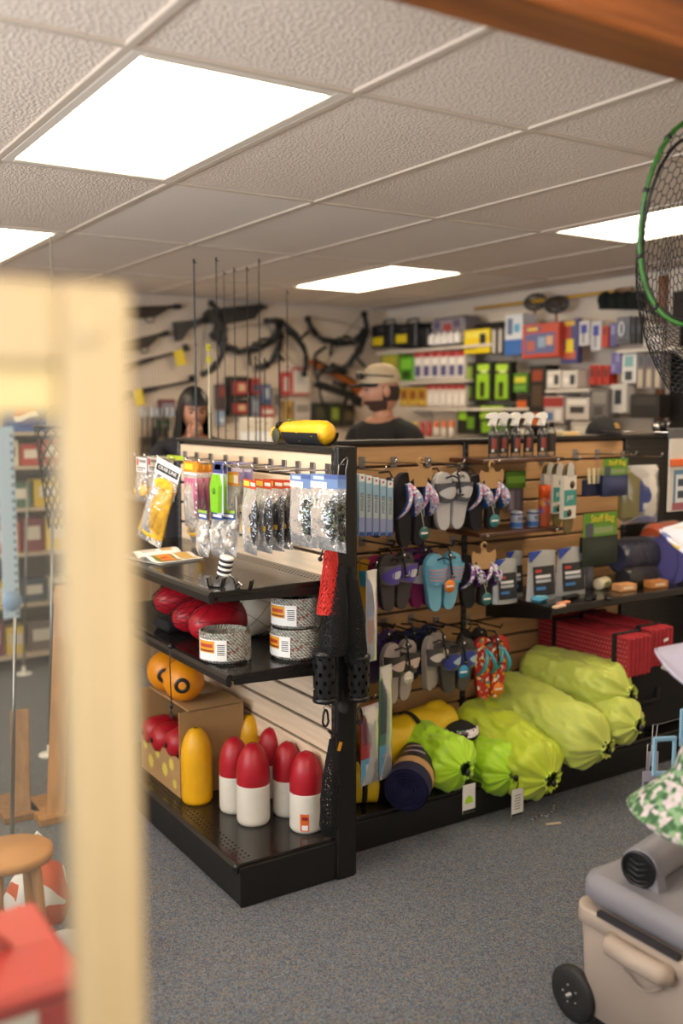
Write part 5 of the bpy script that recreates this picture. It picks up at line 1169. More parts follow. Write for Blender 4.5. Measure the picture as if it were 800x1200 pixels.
good('game_box', 'wide red framed box with blue picture and yellow title', 'box', 611, 379, 655, 419, XP, .10, 'b8402e', [(.08, .12, .9, .72, '5a5f8a'), (.1, .78, .5, .92, '3a4a8a'), (.14, .8, .44, .9, 'd9b83a'), (.15, .2, .35, .5, 'b05a4a'), (.45, .3, .65, .6, '8aa0b8'), (.68, .35, .85, .62, 'd0a080')], group=RWG)
good('blister_card', 'blue blister card with a yellow square tag hanging over it', 'blister pack', 657, 374, 677, 426, XP+.05, .04, '3d3f78', [(.1, .55, .6, .9, 'a8443a'), (.1, .1, .9, .3, 'b85a40'), (.3, .25, .75, .55, 'e2c81e'), (.15, .85, .8, .97, 'cfa83a')], group=RWG)
for k, (x0, x1, y1) in enumerate(((678, 690, 405), (692, 704, 411))): good('tool_card', ('white card with a blue handled tool, left of two', 'white card with a blue handled tool, right of two')[k], 'blister pack', x0, 376, x1, y1, XP+.05, .03, 'c9c6c6', [(.2, .5, .8, .85, '2f3f9a'), (.3, .1, .6, .5, '8f8f96')], group=RWG)
good('red_card', 'narrow red card hanging right of the blue handled tools', 'blister pack', 704, 382, 712, 407, XP+.05, .03, 'b8382a', [(.2, .6, .8, .9, '8a2a20')], group=RWG)
good('violet_card', 'narrow violet card hanging beside the red card', 'blister pack', 714, 378, 722, 406, XP+.05, .03, '5a548a', [(.2, .5, .8, .9, '8a86b0')], group=RWG)
def carab(t, w, h, d): MB().tube([(w*.18*math.cos(q*PI/8), -d/2-.012, h*.55+h*.25*math.sin(q*PI/8)) for q in range(16)], .006, 6, C('d9d9d9', .3), closed=True).build('carabiner', t)
good('pouch_card', 'grey card with a white carabiner at the upper right', 'blister pack', 722, 371, 737, 403, XP+.05, .03, '6a6c74', [(.1, .05, .9, .2, '4a4c54')], group=RWG, extra=carab)
for k in range(2): good('black_card', ('black hang card, left of two beside the carabiner', 'black hang card, right of two beside the carabiner')[k], 'blister pack', 738+7*k, 371, 744+7*k, 403, XP+.05, .03, '1c1e26', [(.2, .4, .8, .7, '3a3f50')], group=RWG)
good('clear_box', 'pale clear plastic box on the right end shelf', 'box', 753, 379, 776, 407, XP, .15, 'b5aca4', [(.1, .1, .9, .5, 'cdc6c0'), (.2, .55, .8, .85, '9a928c')], group=RWG)
good('check_card', 'violet checked card hanging in the second row at the right', 'blister pack', 715, 413, 727, 438, XP+.05, .03, '6a6498', [(.1, .1, .45, .45, '8f8ab8'), (.55, .55, .9, .9, '8f8ab8')], group=RWG)
good('picture_card', 'white card with a teal picture in the second row', 'blister pack', 728, 414, 745, 449, XP+.05, .03, 'd5d2cc', [(.2, .55, .8, .9, '7aa8a8'), (.25, .1, .75, .4, '3a4044')], group=RWG)
for k in range(3): good('peg_pack', 'grey blister pack with a cream insert, '+('left of three under the clear box', 'middle of three under the clear box', 'right of three under the clear box')[k], 'blister pack', 746+10*k, 414, 755+10*k, 456, XP+.05, .04, '77706c', [(.15, .05, .75, .55, 'bfae98'), (.15, .65, .8, .92, '565664')], group=RWG)
for k in range(2): good('lamp_box', ('white carton with a black lamp pictured, left of two', 'white carton with a black lamp pictured, right of two')[k], 'carton', 640+18*k, 434, 657+19*k, 455, XP, .12, 'd0c8bc', [(.55, .2, .85, .75, '33343a'), (.1, .3, .45, .6, 'e6e0d6')], group=RWG)
for k in range(3): good('red_carton', 'small red carton, '+('left of three', 'middle of three', 'right of three')[k], 'carton', 690+8*k, 428, 697+8*k, 451, XP+.04, .08, 'b23024', [(.2, .4, .8, .8, '6a2420')], group=RWG)
for k in range(2): good('lime_pack', ('tall lime and black pack, left of two', 'tall lime and black pack, right of two')[k], 'pack', 556+22*k, 424, 576+22*k, 471, XP+.03, .06, '1f2418', [(.12, .08, .85, .70, '8fc01e'), (.3, .12, .6, .5, '2a3018'), (.15, .78, .85, .94, 'a8d03a'), (.35, .72, .75, .8, 'c9d88a')], group=RWG)
good('lime_pack', 'broad lime and black pack below the two tall ones', 'pack', 560, 474, 600, 511, XP+.03, .06, '20261a', [(.05, .55, .75, .95, '9ac42a'), (.1, .1, .4, .45, '78a81e'), (.5, .15, .9, .45, '4a6a1a')], group=RWG)
good('lime_pack', 'small black and lime pack left of the tall ones', 'pack', 544, 425, 555, 470, XP+.03, .06, '22261c', [(.2, .55, .8, .9, '7f9a2a'), (.2, .1, .7, .4, '5a7a1e')], group=RWG)
good('lime_pack', 'black and lime pack low down beside the orange capped bottles', 'pack', 535, 475, 558, 509, XP+.03, .06, '171a14', [(.1, .5, .5, .9, '86b51e'), (.55, .2, .9, .6, '5f8a16')], group=RWG)
good('green_carton', 'small green and yellow carton right of the lime packs', 'carton', 601, 437, 618, 460, XP+.03, .08, '4a7a1e', [(.1, .5, .9, .8, 'c9c43a'), (.1, .1, .9, .35, '6a9a3a')], group=RWG)
good('tall_black_carton', 'tall black and brown carton beside the small green one', 'carton', 619, 428, 639, 502, XP, .12, '1c1714', [(.2, .75, .8, .92, '8a3a1e'), (.2, .35, .8, .68, '4a3828'), (.1, .05, .9, .25, 'b05a24')], group=RWG)
good('orange_carton', 'small dark orange carton left of the tall black one', 'carton', 604, 463, 618, 495, XP+.03, .08, '2a1d16', [(.1, .55, .9, .8, 'c05a1e'), (.1, .1, .9, .3, '5a3a28')], group=RWG)
for k in range(6): good('ammo_carton', 'white carton with a red top on the second shelf, '+ORD[k]+' from the left', 'carton', 485+10*k, 413-.3*k, 494+10*k, 445-.3*k, XP, .10, 'd2cac4', [(0, .82, 1, 1, 'a83030'), (.15, .12, .85, .5, '4a4a78'), (.2, .55, .8, .75, 'e6e0da')], group=RWG)
for k in range(6): good('ammo_carton', 'white carton with a dark red top on the third shelf, '+ORD[k]+' from the left', 'carton', 500+7.6*k, 451, 507+7.6*k, 477, XP, .10, 'c9beb4', [(0, .80, 1, 1, '98302a'), (.15, .15, .85, .6, 'ddd5cc')], group=RWG)
for k in range(3): good('yellow_carton', 'mustard carton on the third shelf, '+('left', 'middle', 'right')[k]+' of three', 'carton', 468+10.5*k, 454, 478+10.5*k, 476, XP, .10, 'b08a2a', [(.2, .4, .8, .8, '8a4a24'), (.1, .1, .9, .3, 'c9a84a')], group=RWG)
for k in range(2): good('green_box', ('olive and lime carton beside the man, left one', 'green carton on the second shelf beside the red topped cartons')[k], 'carton', (446, 468)[k], (414, 418)[k], (466, 484)[k], (444, 446)[k], XP, .10, ('7a8a2a', '4f9a1e')[k], [(.1, .5, .9, .9, ('b0a83a', '7ac03a')[k]), (.2, .1, .8, .4, '2f4a1a')], group=RWG)
for k, (px, c) in enumerate(((487, 'd9b84a'), (495, 'b03030'), (503, 'b03030'), (511, 'd9682a'), (520, 'd9682a'), (529, 'd9682a'))):
    p = UX(px, 511, XP); t = thing('small_bottle', 'small bottle with a '+('yellow', 'red', 'red', 'orange', 'orange', 'orange')[k]+' cap on the low shelf, '+ORD[k]+' from the left', 'bottle', p, 0, 'small bottles on the low shelf'); MB().lathe([(.020, 0), (.022, .004), (.022, .055), (.014, .066)], 14, C('d0c6ba' if k not in (1, 2) else 'b04038')).build('bottle_body', t); MB().lathe([(.017, .064), (.018, .07), (.016, .105), (.012, .108)], 14, C(c)).build('cap', t)
wall_shelf('white shelf under the small orange capped bottles', 470, 545, 513, .28)
good('red_pack', 'red and white striped pack above the black cap', 'pack', 636, 464, 660, 496, XP, .10, 'b8aca4', [(0, .6, 1, .95, '96302c'), (.1, .1, .5, .4, '4a6a9a'), (.6, .1, .9, .5, 'd8d2ca')], group=RWG)
good('photo_pack', 'white pack with a dark bird picture', 'pack', 662, 466, 690, 492, XP, .10, 'c4bab0', [(.2, .3, .8, .6, '3a3632'), (.1, .7, .9, .9, 'ddd6cc')], group=RWG)
good('grey_pack', 'grey speckled pack between the bird picture and the cap', 'pack', 692, 456, 712, 490, XP, .10, '6a6460', [(.1, .5, .9, .9, '8a847c'), (.2, .1, .7, .4, '4a4642')], group=RWG)
good('white_pack', 'white pack with a black carabiner picture, second row', 'pack', 714, 450, 734, 484, XP+.04, .08, 'c8c2ba', [(.3, .3, .7, .8, '33343a')], group=RWG)
good('coil_pack', 'black coil of hose in a pack at the far right', 'pack', 738, 462, 772, 490, XP+.04, .10, '24211f', [(.1, .55, .9, .9, '3a3633')], group=RWG)
# more low goods so that the wall reads full behind the counter top
LOW = [(640, 498, 664, 512, '7a726a', 'grey low carton behind the tan pad'), (668, 494, 700, 512, 'b5aba0', 'pale low carton behind the black cap'), (606, 498, 620, 512, '3a2a22', 'dark low carton behind the spray bottles')]
for (a, b, c, d, e, lab) in LOW: good('low_carton', lab, 'carton', a, b, c, d, XP, .12, e, [(.15, .2, .85, .7, 'd0c8bc')], group=RWG)
wall_shelf('white shelf behind the black cap on the right wall', 600, 790, 514, .26)
# long yellow paddle and dark caps above
a, b = UX(556, 362, XR-.10), UX(722, 341, XR-.10)
t = thing('paddle', 'long yellow pole hung along the top of the right wall', 'pole', (XR-.10, (a.y+b.y)/2, (a.z+b.z)/2))
c_ = Vector((XR-.10, (a.y+b.y)/2, (a.z+b.z)/2)); MB().tube([a-c_, b-c_], .011, 8, C('c9981e')).build('shaft', t); MB().tube([b-c_, b-c_+(b-a).normalized()*.12], .015, 8, C('8a6a4a')).build('grip', t)
for k, (px, py) in enumerate(((627, 354), (652, 357))):
    p = UX(px, py, XR-.14); t = thing('landing_net', ('dark round landing net under the yellow pole, left one', 'dark round landing net under the yellow pole, right one')[k], 'net', p, RA)
    MB().tube([(.10*math.cos(q*PI/10), 0, .05*math.sin(q*PI/10)) for q in range(20)], .008, 6, C('2a2c30'), closed=True).build('hoop', t); m = MB(); m.grid(lambda u, v: (.10*v*math.cos(2*PI*u), .07*(1-v*v), .05*v*math.sin(2*PI*u)-.02*(1-v)), 16, 5, NETV, cu=True); m.build('netting', t)
    MB().tube([(0, 0, -.05), (0, 0, -.20)], .008, 6, C('8a4a3a')).build('handle', t)
for k in range(4):
    p = UX(711+12*k, 352, XR-.10); t = thing('dark_cap', 'dark green knit cap in the row at the top right, '+ORD[k]+' from the left', 'cap', p, RA, 'dark caps on the right wall')
    MB().ell((0, 0, 0), (.045, .07, .055), mat('dark_knit', '10160f', .9, bump=.6, bscale=60), 14, 10).build('crown', t); MB().lathe([(.048, -.05), (.05, -.03), (.046, -.02)], 16, mat('dark_knit', '10160f'), caps=False).build('rim', t)
# wooden strip and dark panel at the far right of the right wall
a = UX(777, 300, XR-.03); t = MB().box((XR-.02, a.y, 1.25), (.04, .05, 2.3), WOOD, b=.004); struct(t.build('trim_2'))
struct(MB().box((XR-.015, a.y-.55, 1.2), (.028, .95, 2.2), C('1a1614', .6)).build('door_1'))

# ------------------------------------------------------------------ back wall: guns, bows, packs (faces -Y)
YW = YK
GUN = mat('gun_black', '1a1a1c', .45); GSTK = mat('dark_walnut', '2a201a', .5)
def wall_at(px, py, off=.05): return UY(px, py, YW-off)
BG = 'weapons hung on the back wall'
def rifle(label, px0, py0, px1, py1, kind, yellow=None):
    a, b = wall_at(px0, py0), wall_at(px1, py1); c = (a+b)/2; d = b-a; Ln = d.length; ang = math.atan2(d.z, d.x)
    t = thing('rifle', label, 'rifle', c, 0, BG); t.rotation_euler = (0, -ang, 0)
    H = Ln/2
    if kind == 'tac':       # stock at the left, muzzle right
        m = MB(); m.prism([(-H, -.085), (-H, .050), (-H*.5, .050), (-H*.32, .066), (-H*.28, .02), (-H*.5, .008), (-H*.72, -.018), (-H*.9, -.085)], -.018, .018, GUN); m.build('stock', t)
        m = MB(); m.prism([(-H*.36, .03), (-H*.34, .085), (-H*.24, .11), (H*.93, .105), (H, .08), (H*.9, .055), (H*.78, .028), (H*.72, .0), (H*.12, -.012), (-H*.2, .006)], -.02, .02, GUN); m.build('receiver', t)
        m = MB(); m.prism([(-H*.15, .0), (H*.02, -.005), (-H*.10, -.115), (-H*.26, -.115)], -.014, .014, GUN); m.build('grip', t)
        MB().tube([(H*.8, 0, .075), (H*1.05, 0, .075)], .012, 8, GUN).build('barrel', t)
    elif kind == 'butt':    # only the rear end shows on the left, barrel points right
        m = MB(); m.prism([(-H, -.03), (-H, .03), (H*.1, .025), (H*.55, .02), (H*.55, -.012), (H*.2, -.05), (-H*.2, -.055)], -.02, .02, GSTK); m.build('stock', t)
        MB().tube([(0, 0, .012), (H, 0, .012)], .013, 8, GUN).build('barrel', t); MB().tube([(H*.8, 0, .012), (H*.98, 0, .012)], .02, 10, GUN).build('muzzle_brake', t)
        MB().tube([(-H*.1, 0, -.05), (-H*.02, 0, -.085), (H*.15, 0, -.085), (H*.2, 0, -.04)], .005, 6, GUN).build('trigger_guard', t)
    else:
        m = MB(); m.prism([(-H, -.06), (-H, .01), (-H*.5, .03), (-H*.2, .025), (-H*.2, -.01), (-H*.55, -.03)], -.018, .018, GSTK); m.build('stock', t)
        m = MB(); m.prism([(-H*.25, -.012), (-H*.25, .026), (H*.15, .024), (H*.15, -.006)], -.016, .016, GUN); m.build('receiver', t)
        MB().tube([(H*.1, 0, .012), (H, 0, .012)], .010, 8, GUN).build('barrel', t); MB().box((H*.93, 0, .035), (.05, .012, .04), GUN, b=.004).build('front_sight', t)
    if yellow is not None: MB().box((H*yellow, -.024, -.03), (.075, .002, .11), C('e0c41a')).build('yellow_tag', t)
    return t
rifle('short black rifle at the top left of the back wall', 130, 366, 212, 361, 'butt')
rifle('large black tactical rifle hung beside the short one', 204, 386, 312, 372, 'tac')
rifle('dark rifle with an open trigger guard, second from top at the left edge', 130, 408, 198, 392, 'butt')
rifle('slim dark rifle sloping up with a yellow tag near its muzzle', 118, 438, 222, 411, 'slim', .72)
rifle('slim dark rifle sloping up, lowest at the left, yellow tag at its stock', 120, 468, 229, 448, 'slim', -.30)
BOWN = [0]
def bow(label, px, py, size, rot, slant=1):
    BOWN[0] += 1; c = wall_at(px, py, [.06, .15, .06, .15, .22, .06][BOWN[0]-1]); t = thing('compound_bow', label, 'bow', c, 0, BG); t.rotation_euler = (0, rot, 0); s = size
    m = MB(); m.tube([(0, 0, s*.38), (.04*s, 0, s*.2), (.06*s, 0, .04*s), (.05*s, 0, -.06*s), (.06*s, 0, -.2*s), (0, 0, -s*.38)], [.014, .024, .03, .022, .024, .014], 8, GUN); m.build('riser', t)
    for q in (1, -1):
        MB().tube([(0, 0, q*s*.36), (-.10*s, 0, q*s*.48), (-.22*s, 0, q*s*.56)], [.018, .016, .012], 6, GUN, flat=1.6).build('limb', t)
        m = MB(); m.lathe([(.02, -.01), (.055*s, -.01), (.055*s, .01), (.02, .01)], 18, GUN, c=(-.23*s, 0, q*s*.57), R=Rx(PI/2)); m.build('cam', t)
        MB().tube([(-.26*s, 0, q*s*.57), (-.30*s, 0, 0), (-.26*s, 0, -q*s*.57)], .003, 4, C('3a3a3a')).build('string', t)
    MB().box((.02*s, -.03, .06*s), (.12*s, .05, .09*s), GUN, b=.01).build('sight', t); MB().tube([(.05*s, -.01, -.05*s), (.30*s, -.01, -.06*s)], .014, 8, GUN).build('stabilizer', t)
    MB().box((-.06*s, -.03, .2*s), (.05*s, .03, .16*s), GUN, b=.008).build('quiver_mount', t)
    return t
bow('black compound bow hung level, left of the bows', 293, 405, .50, math.radians(80))
bow('black compound bow with raised limbs, second from left', 345, 398, .44, math.radians(-40))
bow('black compound bow hung level in the upper middle', 392, 397, .46, math.radians(98))
bow('black compound bow slanting at the right, above the man', 415, 412, .50, math.radians(40))
bow('black compound bow hung upright behind the fishing rods', 258, 400, .44, math.radians(8))
bow('small black compound bow low beside the red framed pack', 322, 412, .32, math.radians(30))
def crossbow(label, px0, py0, px1, py1, cst, off=.07):
    a, b = wall_at(px0, py0, off), wall_at(px1, py1, off); c = (a+b)/2; d = b-a; H = d.length/2; t = thing('crossbow', label, 'crossbow', c, 0, BG); t.rotation_euler = (0, -math.atan2(d.z, d.x), 0)
    m = MB(); m.prism([(-H, -.01), (-H, .02), (H*.4, .022), (H*.95, .03), (H, -.05), (H*.75, -.05), (H*.5, -.012)], -.018, .018, cst); m.build('stock', t)
    MB().box((-H*.1, 0, .034), (H*1.5, .03, .022), GUN, b=.004).build('rail', t); m = MB(); m.prism([(H*.3, 0), (H*.42, 0), (H*.36, -.10), (H*.24, -.10)], -.012, .012, GUN); m.build('grip', t)
    for s in (1, -1): MB().tube([(-H*.85, s*.02, .02), (-H*.8, s*.04, .02+s*.08), (-H*.55, s*.05, .02+s*.17)], [.014, .013, .010], 6, GUN).build('limb', t)
    MB().tube([(-H*.3, 0, .07), (H*.25, 0, .07)], .018, 10, GUN).build('scope', t)
crossbow('black and orange crossbow sloping down to the right', 362, 424, 426, 458, mat('orange_stock', 'a8581a', .5))
crossbow('black crossbow below the orange one, beside the man', 368, 452, 424, 470, GUN, .2)
BWG = 'packs on the back wall'
def bgood(name, label, cat, x0, y0, x1, y1, base, pr=(), d=.05, extra=None): return good(name, label, cat, x0, y0, x1, y1, YW-d, d-.004, base, pr, 0, 'Y', BWG, extra=extra)
t = bgood('red_framed_pack', 'white pack in a red frame at the middle of the back wall', 'pack', 341, 431, 363, 463, 'cfc5b8', [(0, .92, 1, 1, 'b02a24'), (0, 0, 1, .07, 'b02a24'), (0, .07, .09, .92, 'b02a24')])
bgood('red_pack', 'tall red and white pack left of the red framed one', 'pack', 330, 436, 341, 464, 'b0302a', [(.25, .2, .75, .8, 'c9bdb4')])
for k, (x0, y0, x1, y1) in enumerate(((269, 441, 292, 466), (269, 468, 292, 487))): bgood('black_red_box', ('black box with a red label, upper of two behind the rods', 'black box with a red label, lower of two behind the rods')[k], 'box', x0, y0, x1, y1, '1d1716', [(.15, .15, .9, .75, 'a02c28'), (.45, .3, .8, .65, 'c9ad88')], .10)
MIX = [(294, 443, 306, 462, 'a03030', [(.2, .2, .8, .6, '3a4a6a')], 'red pack right of the black boxes'), (294, 464, 304, 488, '6a6a74', [(.2, .2, .8, .8, '9aa6b4')], 'grey pack under the red one'), (307, 450, 318, 474, '4a5a7a', [(.2, .3, .8, .8, 'a0a8b4')], 'blue grey pack right of the red one'), (319, 455, 329, 480, '8f8478', [(.2, .2, .8, .7, '5a544c')], 'taupe pack left of the red and white one'),
       (306, 476, 322, 489, 'b04038', [(.1, .3, .9, .7, 'd8ccc0')], 'red and white pack above the white counter sheet'), (334, 470, 343, 492, 'b08a3a', [(.2, .3, .8, .7, '7a5a24')], 'mustard pack below the red framed one'), (345, 470, 364, 492, 'bcb0a4', [(.1, .4, .9, .8, '8a8078')], 'pale pack right of the mustard one'), (366, 472, 384, 496, '2a2a24', [(.2, .2, .8, .8, '4a4a34')], 'dark olive pack behind the dry bag'), (386, 472, 400, 500, '3a3a22', [(.2, .3, .8, .8, '8a9a3a')], 'olive and lime pack beside the man'), (401, 474, 416, 500, '33302c', [(.2, .3, .8, .7, '6a5a3a')], 'dark pack with a tan panel nearest the man'),
       (188, 468, 206, 488, '6a2f34', [(.1, .4, .9, .8, '8a8088')], 'dark red pack left of the woman'), (255, 450, 266, 480, '4a3a3a', [(.2, .5, .8, .9, '8a3a34')], 'brown pack right of the woman'), (256, 482, 264, 498, '8aa0b8', [(.2, .2, .8, .5, 'd0d6dc')], 'pale blue pack right of the woman')]
for (x0, y0, x1, y1, c, pr, lab) in MIX: bgood('wall_pack', lab, 'pack', x0, y0, x1, y1, c, pr, .06)
for k in range(7):
    p = wall_at(166+6*k, 478, .08); t = thing('hanging_tool', 'grey steel tool hanging at the left of the back wall, '+ORD[k]+' from the left', 'tool', p, 0, 'tools hanging at the left of the back wall')
    MB().box((0, 0, -.03), (.022, .02, .07), C(('b8c0c6', '9a9a9a', 'c4c8cc')[k % 3]), b=.006).build('head', t); MB().tube([(0, 0, -.06), (0, 0, -.30-.02*(k % 3))], .007, 6, C(('3a3a3a', '5a4a3a', '2a2a2e')[k % 3])).build('shaft', t)
for k, (x0, y0, x1, y1, c) in enumerate(((166, 512, 180, 545, '5a544c'), (182, 500, 196, 540, '3a3f3a'), (186, 492, 200, 504, '2f6a4a'))): bgood('peg_pack', ('grey pack low at the left of the back wall', 'dark pack left of the woman, low', 'green pack left of the woman, above the dark one')[k], 'pack', x0, y0, x1, y1, c, [(.2, .3, .8, .7, '8a857c')], .06)
# sales counter in front of the back wall with a bright sheet on it
ct = thing('sales_counter', 'pale sales counter behind the fishing rods', 'counter', (3.2, 5.9, 0)); MB().box((0, 0, .53), (1.9, .5, 1.06), C('8f7a60', .5), b=.006).build('counter_body', ct); MB().box((0, 0, 1.08), (1.96, .56, .04), C('b9ab98', .4), b=.006).build('counter_top', ct)
o, w, h = rectY(281, 490, 318, 513, 5.85); t = thing('display_sign', 'bright white sheet standing on the sales counter', 'sign', (o.x, 5.85, 1.1005)); hh = o.z+h-1.10; MB().box((0, 0, hh/2), (w, .012, hh), C('f2f2f4'), b=.002).build('sheet', t); MB().box((0, -.007, hh*.9), (w*.98, .002, hh*.18), C('d9cdb8')).build('printed_strip', t)

# ------------------------------------------------------------------ fishing rods behind the left unit
YR = 4.2
rack = thing('rod_rack', 'black rack holding the upright fishing rods', 'rack', (2.15, YR, 0)); MB().box((0, 0, .03), (.85, .24, .06), BLACK, b=.005).build('rack_base', rack)
for s in (-1, 1): MB().box((s*.41, 0, .47), (.025, .05, .83), BLACK, b=.003).build('rack_post', rack)
MB().box((0, -.03, .86), (.85, .012, .05), BLACK, b=.003).build('rack_bar', rack); MB().box((0, .03, .86), (.85, .012, .05), BLACK, b=.003).build('rack_bar', rack)
RODS = [(227, 305, '2a3a44', 'blue-grey rod, leftmost and thickest of the upright rods', 1.5), (253, 303, '1a1716', 'tall dark rod just right of the woman', 1), (262, 318, '2a2220', 'thin dark rod second right of the woman', .8), (274, 315, '1a1716', 'thin dark rod behind the black boxes', .9), (289, 314, '2a2422', 'dark rod third from the right of the tall ones', .9), (303, 305, '1a1716', 'tall dark rod above the dry bag', 1), (336, 341, '1f1a18', 'dark rod standing rightmost, in front of the red framed pack', .9), (244, 405, 'cfc9a8', 'short cream rod with a yellow tip in front of the woman', 1.3), (299, 419, '1a1716', 'short dark rod left of the two short ones', 1.2), (310, 421, '1a1716', 'short dark rod right of the two short ones', 1.2), (327, 415, '2a2422', 'thick short dark rod above the dry bag', 1.8)]
for (px, py, c, lab, k) in RODS:
    p = UY(px, py, YR); h = p.z-.062
    t = thing('fishing_rod', lab, 'fishing rod', (p.x, YR, .062), 0, 'fishing rods standing in the rack')
    MB().tube([(0, 0, .35), (0, 0, h*.6), (0, 0, h)], [.0055*k, .0042*k, .0022*k], 6, C(c, .35)).build('blank', t); MB().tube([(0, 0, 0), (0, 0, .30), (0, 0, .36)], [.013, .012, .008], 10, mat('cork', 'b08a5a', .8)).build('handle', t)
    for q in range(4):
        z = h*(.5+.165*q); MB().tube([(.008*math.cos(a*PI/4), -.010+.008*math.sin(a*PI/4), z) for a in range(8)], .0016*k, 4, BPL, closed=True).build('line_guide', t)
    if px == 244:
        for zz in (.01, .065): MB().box((-.003, -.008, h-zz), (.02, .004, .03), C('c9c42a')).build('yellow_tag', t)
    MB().ell((0, 0, h), (.0045*k, .0045*k, .007), C('d9c82a') if px == 244 else BPL, 8, 6).build('tip', t)


# ------------------------------------------------------------------ people
def head_fn(w, d, h, jaw):
    def f(u, v):
        a = 2*PI*u; b = PI*(v-.5); x = math.cos(b)*math.cos(a); y = math.cos(b)*math.sin(a); z = math.sin(b); X, Y, Z = x, y, z
        if z < 0: k = (-z)**1.4; X *= 1-jaw*k*(1 if y < 0 else .7); Y = y*(1-.10*k)+(-.05*k if y < 0 else .12*k)
        fr = max(0, -y); g = lambda cx, cz, sx, sz: math.exp(-((x-cx)/sx)**2-((z-cz)/sz)**2)*fr
        Y -= .24*g(0, -.18, .13, .16)+.10*g(0, -.02, .09, .16)+.06*g(0, -.52, .26, .07)+.05*g(0, -.60, .25, .06)+.09*g(0, -.86, .28, .12)
        Y += .07*g(.36, .05, .18, .10)+.07*g(-.36, .05, .18, .10); Y -= .05*g(0, .22, .5, .08)
        return (X*w, Y*d, Z*h)
    return f
def person(label, loc, rz, height, shirt, pants, head_turn, arms, cat='person'):
    t = thing('person', label, cat, loc, rz); s = height/1.75
    V = {'pelvis': (0, 0, .95), 'belly': (0, 0, 1.10), 'chest': (0, .01, 1.30), 'collar': (0, .01, 1.445), 'neck': (0, .0, 1.505), 'nape': (0, -.01, 1.57)}
    R_ = {'pelvis': (.155, .11), 'belly': (.15, .11), 'chest': (.18, .12), 'collar': (.11, .085), 'neck': (.052, .055), 'nape': (.052, .055)}
    E_ = [('pelvis', 'belly'), ('belly', 'chest'), ('chest', 'collar'), ('collar', 'neck'), ('neck', 'nape')]
    for sd, q in ((1, 'l'), (-1, 'r')):
        V['hip'+q] = (sd*.10, 0, .88); V['knee'+q] = (sd*.11, -.01, .50); V['ank'+q] = (sd*.12, .02, .09); V['toe'+q] = (sd*.13, -.13, .035)
        R_['hip'+q] = (.092, .095); R_['knee'+q] = (.06, .062); R_['ank'+q] = (.042, .045); R_['toe'+q] = (.04, .03)
        V['sho'+q] = (sd*.195, .01, 1.415); R_['sho'+q] = (.068, .068)
        el, wr = arms[q]; V['elb'+q] = el; V['wri'+q] = wr; R_['elb'+q] = (.042, .042); R_['wri'+q] = (.028, .026)
        mid = (Vector(V['sho'+q])+Vector(el))/2; V['arm'+q] = tuple(mid); R_['arm'+q] = (.052, .052)
        E_ += [('pelvis', 'hip'+q), ('hip'+q, 'knee'+q), ('knee'+q, 'ank'+q), ('ank'+q, 'toe'+q), ('collar', 'sho'+q), ('sho'+q, 'arm'+q), ('arm'+q, 'elb'+q), ('elb'+q, 'wri'+q)]
    names = list(V); me = bpy.data.meshes.new('body'); me.from_pydata([tuple(Vector(V[n])*s) for n in names], [(names.index(a), names.index(b)) for a, b in E_], [])
    o = bpy.data.objects.new('body', me); COL.objects.link(o); md = o.modifiers.new('skin', 'SKIN'); sv = me.skin_vertices[0].data
    for i, n in enumerate(names): sv[i].radius = (R_[n][0]*s, R_[n][1]*s); sv[i].use_root = n == 'pelvis'
    md.use_smooth_shade = True; o.modifiers.new('sub', 'SUBSURF').levels = 2; o.modifiers['sub'].render_levels = 2
    dg = bpy.context.evaluated_depsgraph_get(); m2 = bpy.data.meshes.new_from_object(o.evaluated_get(dg)); bpy.data.objects.remove(o)
    vs = [tuple(v.co) for v in m2.vertices]; B_ = MB()
    for f in m2.polygons:
        c = f.center/s; arm = [min((c-Vector(V['elb'+q])).length, ((c-(Vector(V['elb'+q])+Vector(V['wri'+q]))/2).length), (c-Vector(V['wri'+q])).length) for q in 'lr']
        near = min(arm) < .10 and not (abs(c.x) < .12 and c.z > 1.0 and abs(c.y) < .11)
        mt = SKIN if c.z > 1.475 and abs(c.x) < .09 else (SKIN if near and cat == 'person' and arms.get('bare') else (shirt if c.z > .93 or near else (pants if c.z > .08 else BPL)))
        B_.f.append(tuple(f.vertices)); B_.m.append(B_.mi(mt)); B_.s.append(True)
    B_.v = vs; bpy.data.meshes.remove(m2)
    # head, hands and fingers grow out of the same body mesh
    Hm = Matrix.Translation((0, -.02*s, 1.645*s)) @ Matrix.Rotation(head_turn[0], 4, 'Z') @ Matrix.Rotation(head_turn[1], 4, 'X'); B_.T = Hm
    hf = head_fn(.076*s, .098*s, .116*s, head_turn[2]); B_.grid(hf, 64, 44, SKIN, cu=True)
    for sx in (-1, 1): B_.ell((sx*.077*s, .012*s, -.005*s), (.010*s, .020*s, .032*s), SKIN, 10, 8)
    for q in 'lr':
        el, wr = Vector(arms[q][0]), Vector(arms[q][1]); d = (wr-el).normalized(); B_.T = None; side = d.orthogonal().normalized() if q not in arms.get('side', {}) else Vector(arms['side'][q]); nrm = d.cross(side)
        w = wr*s; B_.tube([w-d*.02*s, w+d*.03*s, w+d*.075*s, w+d*.088*s], [.024*s, .036*s, .040*s, .030*s], 10, SKIN, flat=.55, up=nrm)
        curl = arms.get('curl', .5)
        for k in range(4):
            p0 = w+d*.08*s+side*(k-1.5)*.018*s; ln = (.062, .074, .070, .054)[k]*s; p1 = p0+d*ln*.42*(1-curl*.3)+nrm*ln*.30*curl; p2 = p1+d*ln*.3*(1-curl*1.6)+nrm*ln*.42*curl; p3 = p2+d*ln*.25*(1-curl*2.4)+nrm*ln*.2*curl
            B_.tube([p0, p1, p2, p3], [.0092*s, .0085*s, .0078*s, .006*s], 7, SKIN)
